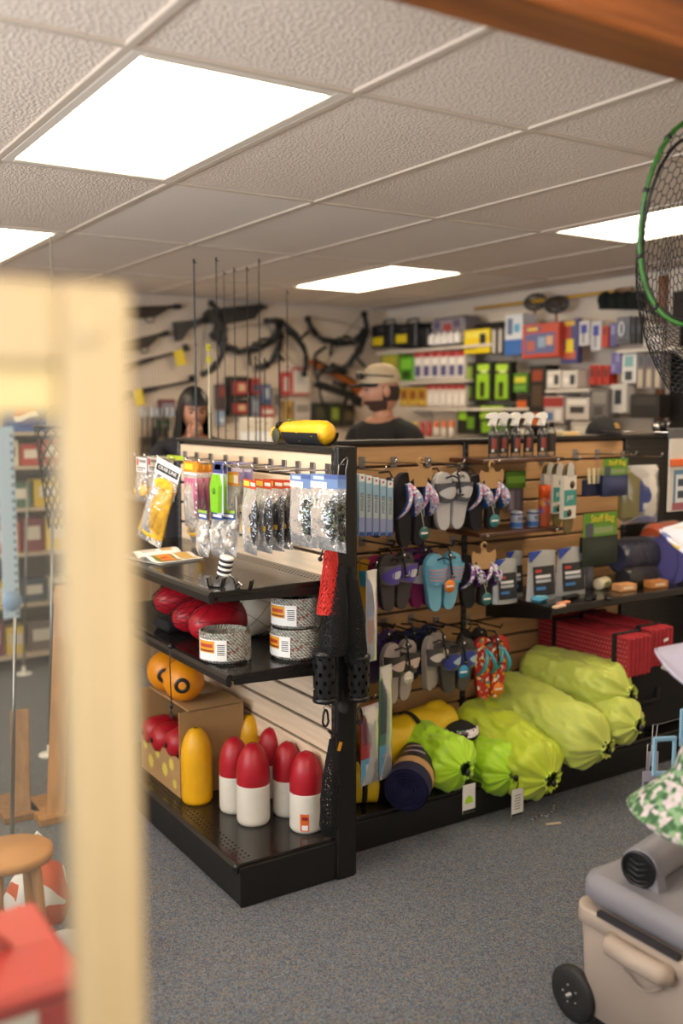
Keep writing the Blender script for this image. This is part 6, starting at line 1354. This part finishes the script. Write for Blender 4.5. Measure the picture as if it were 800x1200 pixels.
        p0 = w+d*.025*s-side*.030*s; B_.tube([p0, p0+d*.030*s-side*.014*s+nrm*.012*s, p0+d*.058*s-side*.010*s+nrm*.024*s], [.012*s, .0105*s, .007*s], 7, SKIN)
    B_.T = None; B_.build('body', t)
    def part(nm, fn):
        m = MB(); m.T = Hm; fn(m); return m.build(nm, t)
    for sx in (-1, 1):
        part('eye', lambda m: m.ell((sx*.028*s, -.083*s, .006*s), (.011*s, .007*s, .006*s), C('201814', .2), 10, 8)); part('eyebrow', lambda m: m.tube([(sx*.014*s, -.098*s, .024*s), (sx*.030*s, -.095*s, .030*s), (sx*.046*s, -.082*s, .025*s)], .0035*s, 6, C('1c1410', .8)))
    part('lips', lambda m: m.ell((0, -.099*s, -.062*s), (.021*s, .008*s, .008*s), C('9a5048', .45), 12, 8))
    return t, s, Hm, hf
HAIRB = mat('black_hair', '0f0c0c', .45, var=.3, vscale=60, stretch=(6, 6, .4)); DARKTOP = mat('dark_top', '1c1c24', .9, bump=.2, bscale=40); TEE = mat('black_tee', '232120', .92, bump=.25, bscale=18); JEAN = mat('dark_trousers', '22252c', .9)
# woman at the counter, hand to her chin
wp = ray(227, 490); wf_ = 5.35; wloc = Vector((wp.x, wp.y, 0))*(wf_/(wp.x*math.sin(AZ)+wp.y*math.cos(AZ)))
zt = EYE+(UY(227, 454, wloc.y).z-EYE)
wt, s, Hm, hf = person('person with long black hair and dark top, hand raised to the chin', wloc, -AZ-.05+.25, zt-.02, DARKTOP, JEAN, (.12, .22, .30), {'l': ((.27, -.10, 1.12), (.10, -.27, 1.14)), 'r': ((-.19, -.27, 1.24), (-.03, -.185, 1.485)), 'bare': False, 'curl': .55})
def lh(fn, nm, m_):
    m = MB(); m.T = Hm; fn(m); return m.build(nm, wt)
def hair_shell(u, v):      # from the crown to below the shoulders, open over the face
    a = math.radians(-38+256*u); 
    if v < .32: b = PI/2*(1-v/.32); r = math.cos(b); return (.092*s*r*math.cos(a), .112*s*r*math.sin(a)+.006*s, .133*s*math.sin(b)+.002)
    q = (v-.32)/.68; k = 1+.25*q; wv = 1+.05*math.sin(9*a)+.03*math.sin(23*a); return (.092*s*k*wv*math.cos(a), (.112*s*wv*math.sin(a)+.006*s)*(1-.1*q), -.40*s*q)
m = MB(); m.T = Hm; m.grid(hair_shell, 60, 26, HAIRB); m.build('hair', wt)
m = MB(); m.T = Hm; m.grid(lambda u, v: (lambda a: (.086*s*math.cos(a)*math.cos(1.5-1.15*v), .112*s*math.sin(a)*math.cos(1.5-1.15*v), .131*s*math.sin(1.5-1.15*v)+.006*math.sin(30*a)*v))(math.radians(-170+160*u)), 30, 12, HAIRB); m.build('fringe', wt)
# man in profile, looking left
mp = ray(449, 470); mf = 5.5; mloc = Vector((mp.x, mp.y, 0))*(mf/(mp.x*math.sin(AZ)+mp.y*math.cos(AZ))); ztm = UY(447, 428, mloc.y).z
mt_, s, Hm, hf = person('person in a beige cap and black T-shirt seen in profile, facing left', mloc, -AZ-.75, ztm-.03, TEE, JEAN, (-.62, .05, .16), {'l': ((.30, -.02, 1.13), (.16, -.26, 1.18)), 'r': ((-.30, -.02, 1.13), (-.14, -.28, 1.18)), 'bare': True, 'curl': .4})
CAPM = mat('beige_cap', 'bda98a', .85, bump=.2, bscale=200); BEARD = mat('dark_beard', '4a3226', .9, bump=.5, bscale=300)
def mh(nm, fn): m = MB(); m.T = Hm; fn(m); return m.build(nm, mt_)
mh('cap_crown', lambda m: m.grid(lambda u, v: (.086*s*math.cos(2*PI*u)*math.cos(v*PI/2)**.8, .108*s*math.sin(2*PI*u)*math.cos(v*PI/2)**.8+.004*s, .038*s+.105*s*math.sin(v*PI/2)), 30, 12, CAPM, cu=True))
br = mh('cap_brim', lambda m: (m.grid(lambda u, v: (.080*s*math.sin((u-.5)*PI*.9)*(1-.05*v), -.10*s*math.cos((u-.5)*PI*.8)-.075*s*v*math.cos((u-.5)*PI*.9), .046*s-.012*s*v-.02*s*abs(u-.5)), 16, 6, BFAB), m.grid(lambda u, v: (.080*s*math.sin((u-.5)*PI*.9)*(1-.05*v), -.10*s*math.cos((u-.5)*PI*.8)-.075*s*v*math.cos((u-.5)*PI*.9), .041*s-.012*s*v-.02*s*abs(u-.5)), 16, 6, BFAB)))
mh('sunglasses', lambda m: [m.ell((sx*.036*s, -.112*s, .082*s), (.032*s, .012*s, .022*s), mat('dark_lens', '15161a', .1), 14, 10) for sx in (-1, 1)]+[m.tube([(sx*.066*s, -.100*s, .085*s), (sx*.090*s, -.02*s, .078*s), (sx*.090*s, .05*s, .070*s)], .004*s, 6, BPL) for sx in (-1, 1)])
def beard(u, v):
    a = math.radians(-190+200*u)/(2*PI); p = hf(a % 1.0, .09+.27*v); return (p[0]*1.045, p[1]*1.04-.002, p[2]*1.02)
mh('beard', lambda m: m.grid(beard, 40, 12, BEARD, skip=lambda i, j: (16 <= i <= 23 and 7 <= j <= 8)))
def shorth(u, v): a = math.radians(-5+190*u)/(2*PI); p = hf(a % 1.0, .34+.22*v); return (p[0]*1.03, p[1]*1.03, p[2])
mh('hair', lambda m: m.grid(shorth, 30, 8, mat('short_hair', '3a2a22', .9)))

# ------------------------------------------------------------------ landing net hanging at the right, near
def RP(px, py, dist): return ray(px, py)*dist+Vector((0, 0, EYE))
c = RP(812, 262, 2.5)
t = thing('landing_net', 'large green-rimmed landing net with black hexagon mesh hanging at the right edge', 'landing net', c, -AZ)
GRN = mat('green_rim', '2f6a1e', .35, var=.3, vscale=30); 
hoop = [(.135*math.sin(2*PI*i/40)*(1.0 if math.sin(2*PI*i/40) < 0 else 1.1), .03*math.sin(2*PI*i/20), .255*math.cos(2*PI*i/40)) for i in range(40)]
MB().tube(hoop, .0062, 8, GRN, closed=True).build('green_rim', t)
MB().tube([(x*.90+.004, y+.03, z*.90-.01) for x, y, z in hoop], .0048, 6, BPL, closed=True).build('inner_rim', t)
for q in range(40):
    if q % 4 == 0: MB().tube([(hoop[q][0]*(1+.05*s_), hoop[q][1], hoop[q][2]*(1+.03*s_)) for s_ in (-1, 1)], .008, 6, BPL).build('rim_clip', t)
NETK = mat('black_rubber_net', '101012', .5)
m = MB()
def nf(u, v):      # a sagging bag behind the rim that drops below it
    a = 2*PI*u; k = 1-.55*v*v; x = .135*math.sin(a)*k+.06*v; z = .255*math.cos(a)*(1-.5*v)-.30*v**1.3; y = .03*math.sin(2*a)+.20*math.sin(v*PI/2)
    return Vector((x+.01*math.sin(7*v+3*a), y, z))
nu, nv = 40, 22
for j in range(nv):
    for i in range(nu):
        o = .5*(j % 2); p = nf((i+o)/nu, j/nv); q1 = nf((i+o)/nu, (j+.62)/nv)
        m.tube([p, q1], .0014, 3, NETK, caps=False)
        for s_ in (-.5, .5): m.tube([q1, nf((i+o+s_)/nu, (j+1)/nv)], .0014, 3, NETK, caps=False)
m.build('mesh_bag', t)['kind'] = 'stuff'
MB().tube([(.005, .0, .255), (.01, -.01, CEIL-c.z-.002)], .011, 10, GRN).build('handle', t)

# ------------------------------------------------------------------ wheeled cooler, bottom right
TAN = mat('tan_cooler_plastic', 'aa9c90', .5, var=.04, vscale=4, bump=.05, bscale=200); GREYL = mat('grey_cooler_lid', '83828a', .5, var=.04, vscale=4, bump=.08, bscale=200)
CX0, CX1, CY0, CY1 = 1.855, 2.33, 1.10, 1.735
t = thing('cooler', 'wheeled cool box with tan body and grey lid at the bottom right', 'cooler', ((CX0+CX1)/2, (CY0+CY1)/2, 0))
hx, hy = (CX1-CX0)/2, (CY1-CY0)/2
def rbox(m, x0, x1, y0, y1, z0, z1, r, mt, taper=0, n=6, bev=.012):     # box with rounded corners and softened rims
    def ring(ins, z, k):
        out = []
        for (cx, cy, a0) in ((x1-r, y1-r, 0), (x0+r, y1-r, PI/2), (x0+r, y0+r, PI), (x1-r, y0+r, 1.5*PI)):
            for i in range(n+1): a = a0+PI/2*i/n; out.append((cx+(r-ins)*math.cos(a)-k*(1 if cx > (x0+x1)/2 else -1), cy+(r-ins)*math.sin(a)-k*(1 if cy > (y0+y1)/2 else -1), z))
        return out
    R = [ring(bev, z0, taper), ring(0, z0+bev, taper), ring(0, z1-bev, 0), ring(bev*.3, z1-bev*.3, 0), ring(bev, z1, 0)]
    k = len(R[0]); vs = [p for q in R for p in q]; fs = [(i*k+j, i*k+(j+1) % k, (i+1)*k+(j+1) % k, (i+1)*k+j) for i in range(4) for j in range(k)]
    m.add(vs, fs, mt, True); m.add(R[0], [tuple(range(k))[::-1]], mt); m.add(R[-1], [tuple(range(k))], mt)
ZBODY, ZLID = .335, .425
m = MB(); rbox(m, -hx, hx, -hy, hy, .035, ZBODY, .05, TAN, .012); m.build('body', t)
m = MB(); rbox(m, -hx-.006, hx+.006, -hy-.006, hy+.006, ZBODY-.045, ZBODY+.002, .05, TAN, 0, bev=.006); m.build('body_rim', t)
m = MB(); rbox(m, -hx+.004, hx-.004, -hy+.004, hy-.004, ZBODY+.003, ZLID, .055, GREYL, 0, bev=.028); lid = m.build('lid', t)
m = MB(); m.box((-hx-.002, .105, ZBODY+.008), (.016, .25, .014), C('2c2b30')); m.build('lid_gap', lid)
# side grip
m = MB(); m.tube([(-hx-.004, .175, ZBODY-.045), (-hx-.026, .165, ZBODY-.043), (-hx-.030, .09, ZBODY-.043), (-hx-.026, .015, ZBODY-.043), (-hx-.004, .005, ZBODY-.045)], .025, 12, TAN, flat=1.1); m.build('side_handle', t)
m = MB(); m.tube([(-hx-.008, .15-.13*(i/12), ZBODY-.085-.035*math.sin(PI*i/12)) for i in range(13)], .003, 5, TAN); m.build('moulded_arc', t)
for s_ in (-1, 1):
    wy = hy-.035; wx = s_*(hx-.02); w_ = .028; m = MB(); R = Ry(PI/2)
    m.lathe([(.040, -.5*w_), (.066, -.5*w_), (.074, -.3*w_), (.074, .3*w_), (.066, .5*w_), (.040, .5*w_)], 32, mat('wheel_rubber', '1d1d1f', .6), c=(wx-(.012 if s_ < 0 else -.012), wy+.035, .0745), R=R); wo = m.build('wheel', t)
    m = MB(); m.lathe([(.005, -.45*w_), (.040, -.4*w_), (.040, .4*w_), (.005, .45*w_)], 24, C('2e2e32', .4), c=(wx-(.012 if s_ < 0 else -.012), wy+.035, .0745), R=R); m.build('wheel_hub', wo)
    for k in range(5): m = MB(); a = 2*PI*k/5; m.lathe([(.004, -.016), (.004, -.013)], 8, STEEL, c=(wx-(.012 if s_ < 0 else -.012), wy+.035+.025*math.cos(a), .0745+.025*math.sin(a)), R=R); m.build('hub_bolt', wo)
m = MB(); m.tube([(-hx-.02, hy, .0745), (hx+.02, hy, .0745)], .008, 8, STEEL); m.build('axle', t)
for s_ in (-1, 1): MB().box((s_*(hx-.06), -hy+.06, .0175), (.05, .05, .035), BPL, b=.004).build('foot', t)
# round vent tube on the lid
a = Vector((-hx+.070, .165, ZLID+.044)); d = Vector((.90, .20, .0)).normalized(); T = Matrix.Translation(a) @ d.to_track_quat('Z', 'Y').to_matrix().to_4x4()
m = MB(); m.T = T; m.lathe([(.050, 0), (.052, .004), (.052, .30), (.048, .31)], 32, GREYL); vt = m.build('vent_tube', lid)
m = MB(); m.T = T; m.lathe([(.047, -.002), (.047, -.008), (.040, -.010), (.038, -.003)], 32, BPL, caps=False); m.lathe([(.001, -.004), (.040, -.003)], 32, BPL, caps=False); m.build('black_vent_ring', vt)
for k in range(4): m = MB(); m.T = T; m.tube([(-.030+.002*k, -.022+.015*k, -.006), (0, -.030+.015*k, -.011), (.030-.002*k, -.022+.015*k, -.006)], .0024, 6, C('26262a')); m.build('vent_slat', vt)
m = MB(); m.T = Matrix.Translation((a.x+.006, a.y, 0)); 
m.add([(0, -.06, ZLID-.012), (.03, -.06, ZLID-.012), (.03, -.045, ZLID+.05), (0, -.045, ZLID+.05), (0, .06, ZLID-.012), (.03, .06, ZLID-.012), (.03, .045, ZLID+.05), (0, .045, ZLID+.05)], [(0, 1, 2, 3), (7, 6, 5, 4), (0, 3, 7, 4), (1, 5, 6, 2), (3, 2, 6, 7), (0, 4, 5, 1)], GREYL); m.build('vent_bracket', vt)
m = MB(); m.box((.06, .25, ZLID+.018), (.012, .10, .045), GREYL, b=.004); m.build('hinge_block', lid)
m = MB(); m.tube([(.08, .25, ZLID+.03), (.11, .22, ZLID+.06), (.15, .20, ZLID+.06)], .010, 8, BPL); m.build('black_clip', lid)

# ------------------------------------------------------------------ hats and tags on a rack just past the right edge
HP = Vector((2.62, 1.82, 0))
t = thing('hat_rack', 'slim black pole rack holding hats at the right edge', 'rack', (HP.x, HP.y, 0)); MB().lathe([(.16, 0), (.16, .012), (.02, .02)], 28, BLACK).build('rack_base', t); MB().tube([(0, 0, .015), (0, 0, 1.55)], .012, 10, BLACK).build('pole', t)
LEAF = speck_mat('green_leaf_print', [('4f7a4c', 4), ('355c3a', 4), ('b9aeb2', 4), ('7c9e78', 3), ('c4b8be', 3)], 75, .8, 0); BANANA = speck_mat('banana_print', [('d5d4dc', 6), ('c9a83a', 2), ('6a70a8', 1.5)], 30, .8, 0); LAV = mat('lavender_cloth', 'a6a1b4', .85, bump=.2, bscale=90)
def bucket_hat(label, px, py, dist, size, rot, mt, z=0):
    p = RP(px, py, dist); t = thing('bucket_hat', label, 'hat', p, 0, 'hats on the rack'); t.rotation_euler = rot; s = size
    m = MB(); m.grid(lambda u, v: (lambda a, r, zz: (r*math.cos(a), r*math.sin(a), zz+.008*s*math.sin(3*a)*(1-v)))(2*PI*u, s*(.17-.075*min(1, v*2.2)) if v < .45 else s*(.095-.010*(v-.45)/.4) if v < .85 else s*.085*(1-(v-.85)/.15), s*(.10*min(1, v*2.2)) if v < .45 else s*(.10+.085*min(1, (v-.45)/.4))), 40, 24, mt, cu=True); m.build('hat_cloth', t)
    m = MB(); m.lathe([(s*.172, -.003), (s*.175, 0), (s*.172, .003)], 40, mt, caps=False); m.build('brim_edge', t); m = MB(); m.lathe([(s*.097, s*.098), (s*.098, s*.106), (s*.096, s*.112)], 40, mt, caps=False); m.build('hat_band', t)
    m = MB(); q = Vector((HP.x, HP.y, p.z+.08*s))-p; inv = t.rotation_euler.to_matrix().inverted(); m.tube([(0, 0, .10*s), tuple(inv @ q)], .004, 6, CHROME); m.build('peg', t)
bucket_hat('green leaf print bucket hat hanging tilted at the right edge', 824, 966, 2.30, 1.02, (.05, .20, -.4), LEAF)
bucket_hat('lavender white bucket hat above the leaf print one', 824, 806, 2.45, .85, (.15, .62, -.57), LAV)
bucket_hat('white bucket hat with yellow banana print at the right edge', 836, 662, 2.45, .9, (.15, .55, -.57), BANANA)
p = RP(790, 775, 2.5); t = thing('swing_tag', 'cream tag with an orange picture above the lavender hat', 'tag', p, -.5); MB().box((0, 0, 0), (.05, .002, .06), C('cfc4a4'), R=Ry(.4)).build('tag_card', t); MB().lathe([(.001, 0), (.016, 0), (.001, .001)], 16, C('d98a1e'), c=(.0, -.0016, 0), R=Rx(PI/2)).build('picture', t); q = Vector((HP.x, HP.y, p.z+.05))-p; MB().tube([(0, 0, .02), tuple(Rz(.5) @ q)], .0012, 4, C('cfcac0')).build('string', t)
for k, (px, py, w, h) in enumerate(((764, 898, .035, .09), (758, 915, .03, .06))):
    p = RP(px, py, 2.85); t = thing('swing_tag', ('grey printed swing tag on strings left of the blue frame', 'grey swing tag lowest beside the tent bags')[k], 'tag', p, -.5, 'tags below the hats'); MB().box((0, 0, 0), (w, .002, h), C('9a97a4'), b=.0005).build('tag_card', t); MB().box((0, -.0016, -.01), (w*.6, .0006, h*.25), C('4a4a58')).build('picture', t)
    zz = .16 if k == 0 else .2; MB().tube([(-.004, 0, h/2), (-.002, 0, h/2+.08)], .0012, 4, C('b8b4b0')).build('string', t); MB().tube([(.004, 0, h/2), (.012, 0, h/2+.08), ], .0012, 4, C('b8b4b0')).build('string', t)
    q = Rz(.5) @ (Vector((HP.x, HP.y, p.z+h/2+.08))-p); MB().tube([(-.002, 0, h/2+.08), (.012, 0, h/2+.08), tuple(q)], .0014, 4, C('55555a')).build('peg', t)
p = RP(778, 886, 2.75); t = thing('blue_frame', 'pale sky blue plastic frame hanging behind the leaf print hat', 'frame', p, -.45); m = MB()
w, h = .058, .10
for s_ in (-1, 1): MB().box((s_*w/2, 0, 0), (.012, .008, h), C('8ab8d2'), b=.003).build('frame_side', t)
for s_ in (-1, 1): MB().box((0, 0, s_*h/2), (w+.012, .008, .014), C('8ab8d2'), b=.003).build('frame_bar', t)
MB().box((w*.9, 0, h*.8), (.02, .008, h*1.1), C('8ab8d2'), b=.003).build('frame_tail', t); q = Rz(.45) @ (Vector((HP.x, HP.y, p.z+h*1.3))-p); MB().tube([(w*.9, 0, h*1.3), tuple(q)], .002, 5, CHROME).build('peg', t)

# ------------------------------------------------------------------ cream framed glass panel close to the camera, left
YG = .80
xr = UY(155, 700, YG).x; xi = UY(78, 800, YG).x; ztop = UY(90, 334, YG).z; zr = UY(40, 430, YG).z; zr2 = UY(40, 486, YG).z; xl = xr-.70
t = thing('glass_display_door', 'cream framed glass display door very close at the left, out of focus', 'glass door', ((xl+xr)/2, YG, 0))
cx = (xl+xr)/2; sw = xr-xi
for s_, xx in ((1, xr-sw/2), (-1, xl+sw/2)):
    o = MB().box((xx-cx, 0, ztop/2), (sw, .032, ztop), CREAM, b=.006).build('stile', t)
    MB().box((xx-cx-s_*sw*.18, -.017, ztop/2-.06), (sw*.22, .004, ztop-.25), CREAM, b=.002).build('bead', o)
MB().box((0, 0, (ztop+zr)/2), (xr-xl-2*sw-.001, .032, ztop-zr), CREAM, b=.006).build('top_rail', t)
MB().box((0, .006, (zr+zr2)/2), (xr-xl-2*sw-.001, .018, zr-zr2), mat('cream_enamel_inner', 'd8c188', .4), b=.003).build('inner_rail', t)
MB().box((0, 0, .06), (xr-xl-2*sw-.001, .032, .12), CREAM, b=.006).build('bottom_rail', t)
p = UY(103, 386, YG-.016); MB().lathe([(.001, .006), (.009, .005), (.0115, .003), (.012, 0)], 24, CREAM, c=(p.x-cx, -.016, p.z), R=Rx(PI/2)).build('screw_cap', t)
GLASS = clear_mat('door_glass', 'f4f6f2', .03, .02, 0)
MB().box((0, .004, (zr2+.12)/2), (xr-xl-2*sw-.004, .005, zr2-.12), GLASS).build('glass_pane', t)

# ------------------------------------------------------------------ what shows through the glass: left part of the shop
ls = thing('display_shelves', 'dark display shelves with small packs, seen through the glass at the left', 'shelves', (1.55, 6.25, 0))
MB().box((0, .15, .75), (1.3, .02, 1.5), C('4a4038', .6)).build('back_panel', ls)
for s_ in (-1, 1): MB().box((s_*.64, 0, .75), (.03, .30, 1.5), C('2a2624', .5), b=.003).build('side_panel', ls)
LZ = [.10, .42, .74, 1.02, 1.28, 1.49]
for z in LZ: MB().box((0, 0, z-.01), (1.25, .30, .02), C('b8a894', .5), b=.003).build('shelf', ls)
cols = ['a83a34', 'c9a82a', '6a5a54', 'b05a3a', '3a4a5a', '8a8478', '7a3a44', 'cfc2a8', '4a6a5a', 'd8b84a']
cn = {'a83a34': 'red', 'c9a82a': 'yellow', '6a5a54': 'brown', 'b05a3a': 'rust', '3a4a5a': 'slate', '8a8478': 'grey', '7a3a44': 'maroon', 'cfc2a8': 'cream', '4a6a5a': 'green', 'd8b84a': 'gold'}
rnd = random.Random(5)
for r_, z in enumerate(LZ[:-1]):
    x = -.58; k = 0
    while x < .5:
        w = rnd.uniform(.13, .19); h = min(rnd.uniform(.13, .22), (LZ[r_+1]-z)-.05); c = cols[(k*3+r_*2) % 10]
        t = thing('packet', '%s packet on the %s shelf of the dark display, %s from the left' % (cn[c], ('lowest', 'second', 'third', 'fourth', 'highest')[r_], ORD[k]), 'packet', (1.55+x+w/2, 6.22, z+.0006), 0, 'packets on the dark display shelves')
        MB().box((0, 0, h/2), (w*.9, .12, h), C(c), b=.004).build('packet_body', t); MB().box((0, -.0606, h*.55), (w*.6, .0012, h*.4), C('cfc6b8' if c != 'cfc2a8' else '6a4a3a')).build('printed_panel', t); x += w; k += 1
# red white and blue round sign on top
p = UY(30, 507, 6.2); t = thing('round_logo_sign', 'blue sign with a red white and blue round emblem on top of the dark shelves', 'sign', (p.x, 6.2, 1.4906)); h = .20
MB().box((0, 0, h/2), (.26, .03, h), C('3f5f98'), b=.003).build('sign_panel', t); m = MB()
R0 = .075
def disc(m, f0, f1, c, y):
    n = 20; top = []; bot = []
    for i in range(n+1):
        x = -R0+2*R0*i/n; e = math.sqrt(max(0, R0*R0-x*x)); top.append((x, max(-e, min(e, f1(x))))); bot.append((x, max(-e, min(e, f0(x)))))
    m.prism(bot+top[::-1], y, y+.001, C(c))
for nm, f0, f1, c in (('emblem_red', lambda x: .018+.018*math.sin(x*30), lambda x: 1, 'c0342e'), ('emblem_white', lambda x: -.018+.018*math.sin(x*30), lambda x: .018+.018*math.sin(x*30), 'eeeae6'), ('emblem_blue', lambda x: -1, lambda x: -.018+.018*math.sin(x*30), '24408a')):
    m = MB(); disc(m, f0, f1, c, -.017); m.T = None; m.v = [(a, b, c_+h/2) for a, b, c_ in m.v]; m.build(nm, t)
# black net hanging in front of the shelves
p = UY(66, 500, 4.6); t = thing('hanging_net', 'black knotted net hanging seen through the glass', 'net', p); m = MB()
strand_net(m, lambda u, v: ((.10-.05*v)*math.cos(2*PI*u), (.10-.05*v)*math.sin(2*PI*u), -.48*v), 12, 14, .0035, NETK, 4); m.build('netting', t)['kind'] = 'stuff'; MB().tube([(.10*math.cos(a*PI/10), .10*math.sin(a*PI/10), 0) for a in range(20)], .008, 6, NETK, closed=True).build('hoop', t); MB().tube([(0, 0, CEIL-p.z-.002), (0, 0, .12), (.1, 0, 0)], .003, 5, NETK).build('cord', t); MB().tube([(0, 0, .12), (-.1, 0, 0)], .003, 5, NETK).build('cord', t)
# leaning timber boards and steel rods
for k, (px, py, top, c) in enumerate(((66, 962, 690, 'a8743a'), (25, 960, 835, '8a6238'))):
    p = UZ(px, py, 0); q = UY(px+(10 if k == 0 else -2), top, p.y+.18); t = thing('timber_board', ('long orange timber board leaning upright behind the glass', 'short brown timber board standing behind the glass')[k], 'board', (p.x, p.y, 0)); d = Vector((q.x-p.x, .18, q.z)); m = MB(); m.T = d.to_track_quat('Z', 'Y').to_matrix().to_4x4(); m.box((0, 0, d.length/2+.012), (.075, .03, d.length), mat('timber_%d' % k, c, .6, var=.2, vscale=6, stretch=(6, 6, .5)), b=.003); m.build('plank', t)
    m = MB(); m.box((0, .10, .015), (.14, .26, .03), mat('timber_%d' % k, c), b=.003); m.build('foot_block', t)
for k, (px, py0, py1) in enumerate(((14, 700, 1000), (28, 560, 790), (58, 600, 885))):
    p = UZ(px, py1, 0); q = UY(px+4, py0, p.y); t = thing('steel_rod', ('silver rod standing nearest the left picture edge', 'tall silver rod second from the left picture edge', 'silver rod right of the other two, white tip at the floor')[k], 'rod', (p.x, p.y, 0), 0, 'silver rods seen through the glass'); MB().tube([(0, 0, .01), (q.x-p.x, 0, q.z)], .007, 8, STEEL).build('shaft', t); MB().tube([(0, 0, 0), (0, 0, .05)], .011, 8, WHITE).build('tip', t); MB().lathe([(.05, 0), (.05, .008), (.01, .012)], 16, WHITE).build('foot_disc', t)
# dotted pale blue strip at the far left
a, b = UY(6, 500, 2.2), UY(8, 725, 2.2); t = thing('measuring_tape', 'pale blue strip with dark dots hanging at the left picture edge', 'tape', (a.x, 2.2, b.z)); hh = a.z-b.z; MB().box((0, 0, hh/2), (.035, .003, hh), C('a9bccb'), b=.001).build('strip', t)
m = MB()
for k in range(int(hh/.018)): m.box((.012, -.002, .01+k*.018), (.005, .001, .006), C('2a2a34'))
m.build('dot_row', t)['kind'] = 'stuff'; MB().lathe([(.001, 0), (.022, 0), (.022, .006), (.001, .006)], 20, C('7a96b4'), c=(.0, -.004, .04), R=Rx(PI/2)).build('end_disc', t); MB().tube([(0, 0, hh), (0, 0, CEIL-b.z-.002)], .002, 4, C('8a8a8a')).build('cord', t)
# round wooden stool with a bag on it
p = UZ(14, 995, .42); t = thing('wooden_stool', 'round wooden stool behind the glass, low at the left', 'stool', (p.x, p.y, 0)); MB().lathe([(.10, .39), (.11, .395), (.11, .415), (.10, .42)], 28, mat('stool_wood', 'b07a42', .5, var=.2, vscale=5)).build('seat', t)
for k in range(4): a = PI/4+k*PI/2; MB().tube([(.07*math.cos(a), .07*math.sin(a), .395), (.10*math.cos(a), .10*math.sin(a), 0)], .014, 8, mat('stool_wood', 'b07a42')).build('leg', t)
p = UZ(52, 1085, 0); t = thing('orange_sack', 'crumpled orange and white sack on the carpet behind the glass', 'sack', (p.x, p.y+.05, 0)); m = MB(); m.grid(lambda u, v: (lambda a, r: (r*math.cos(a), r*math.sin(a)*.8, .26*v))(2*PI*u, (.09*math.sin(PI*min(1, v+.25))**.5+.012)*(1+.2*noise.noise(Vector((math.cos(2*PI*u)*2, math.sin(2*PI*u)*2, v*4))))), 24, 14, speck_mat('sack_print', [('c4542c', 4), ('d9d4d2', 4), ('a84028', 2)], 14, .7, 0), cu=True); m.build('sack_body', t); MB().tube([(-.03, 0, .25), (0, 0, .29), (.03, 0, .25)], .006, 6, WHITE).build('carry_loop', t)
p = UZ(52, 1112, 0); t = thing('white_bundle', 'small grey white bundle on the carpet behind the glass', 'bundle', (p.x+.03, p.y-.10, 0)); m = MB(); m.ell((0, 0, .045), (.07, .06, .045), C('b4b2b4', .8), 18, 12); m.build('bundle_body', t); MB().tube([(-.07, 0, .05), (0, -.062, .055), (.07, 0, .05)], .004, 5, C('8a888c')).build('tie', t)
# red tool box, near and low at the left
a = UY(30, 1150, 1.35); t = thing('red_tool_box', 'bright red plastic tool box standing low at the left, out of focus', 'tool box', (a.x-.10, 1.45, 0), 0); zz = a.z
MB().box((0, 0, (zz-.09)/2), (.30, .22, zz-.09), C('2a2628', .6), b=.01).build('stand', t); MB().box((0, 0, zz-.06), (.34, .24, .06), C('b8281e', .4), b=.01).build('box_body', t); MB().box((0, 0, zz-.014), (.36, .26, .03), C('c62f22', .4), b=.01).build('lid', t); MB().box((0, -.122, zz-.05), (.22, .004, .025), C('ded6d2')).build('white_label', t); MB().tube([(-.10, 0, zz), (-.08, 0, zz+.03), (.08, 0, zz+.03), (.10, 0, zz)], .010, 8, C('b8281e', .4)).build('handle', t)
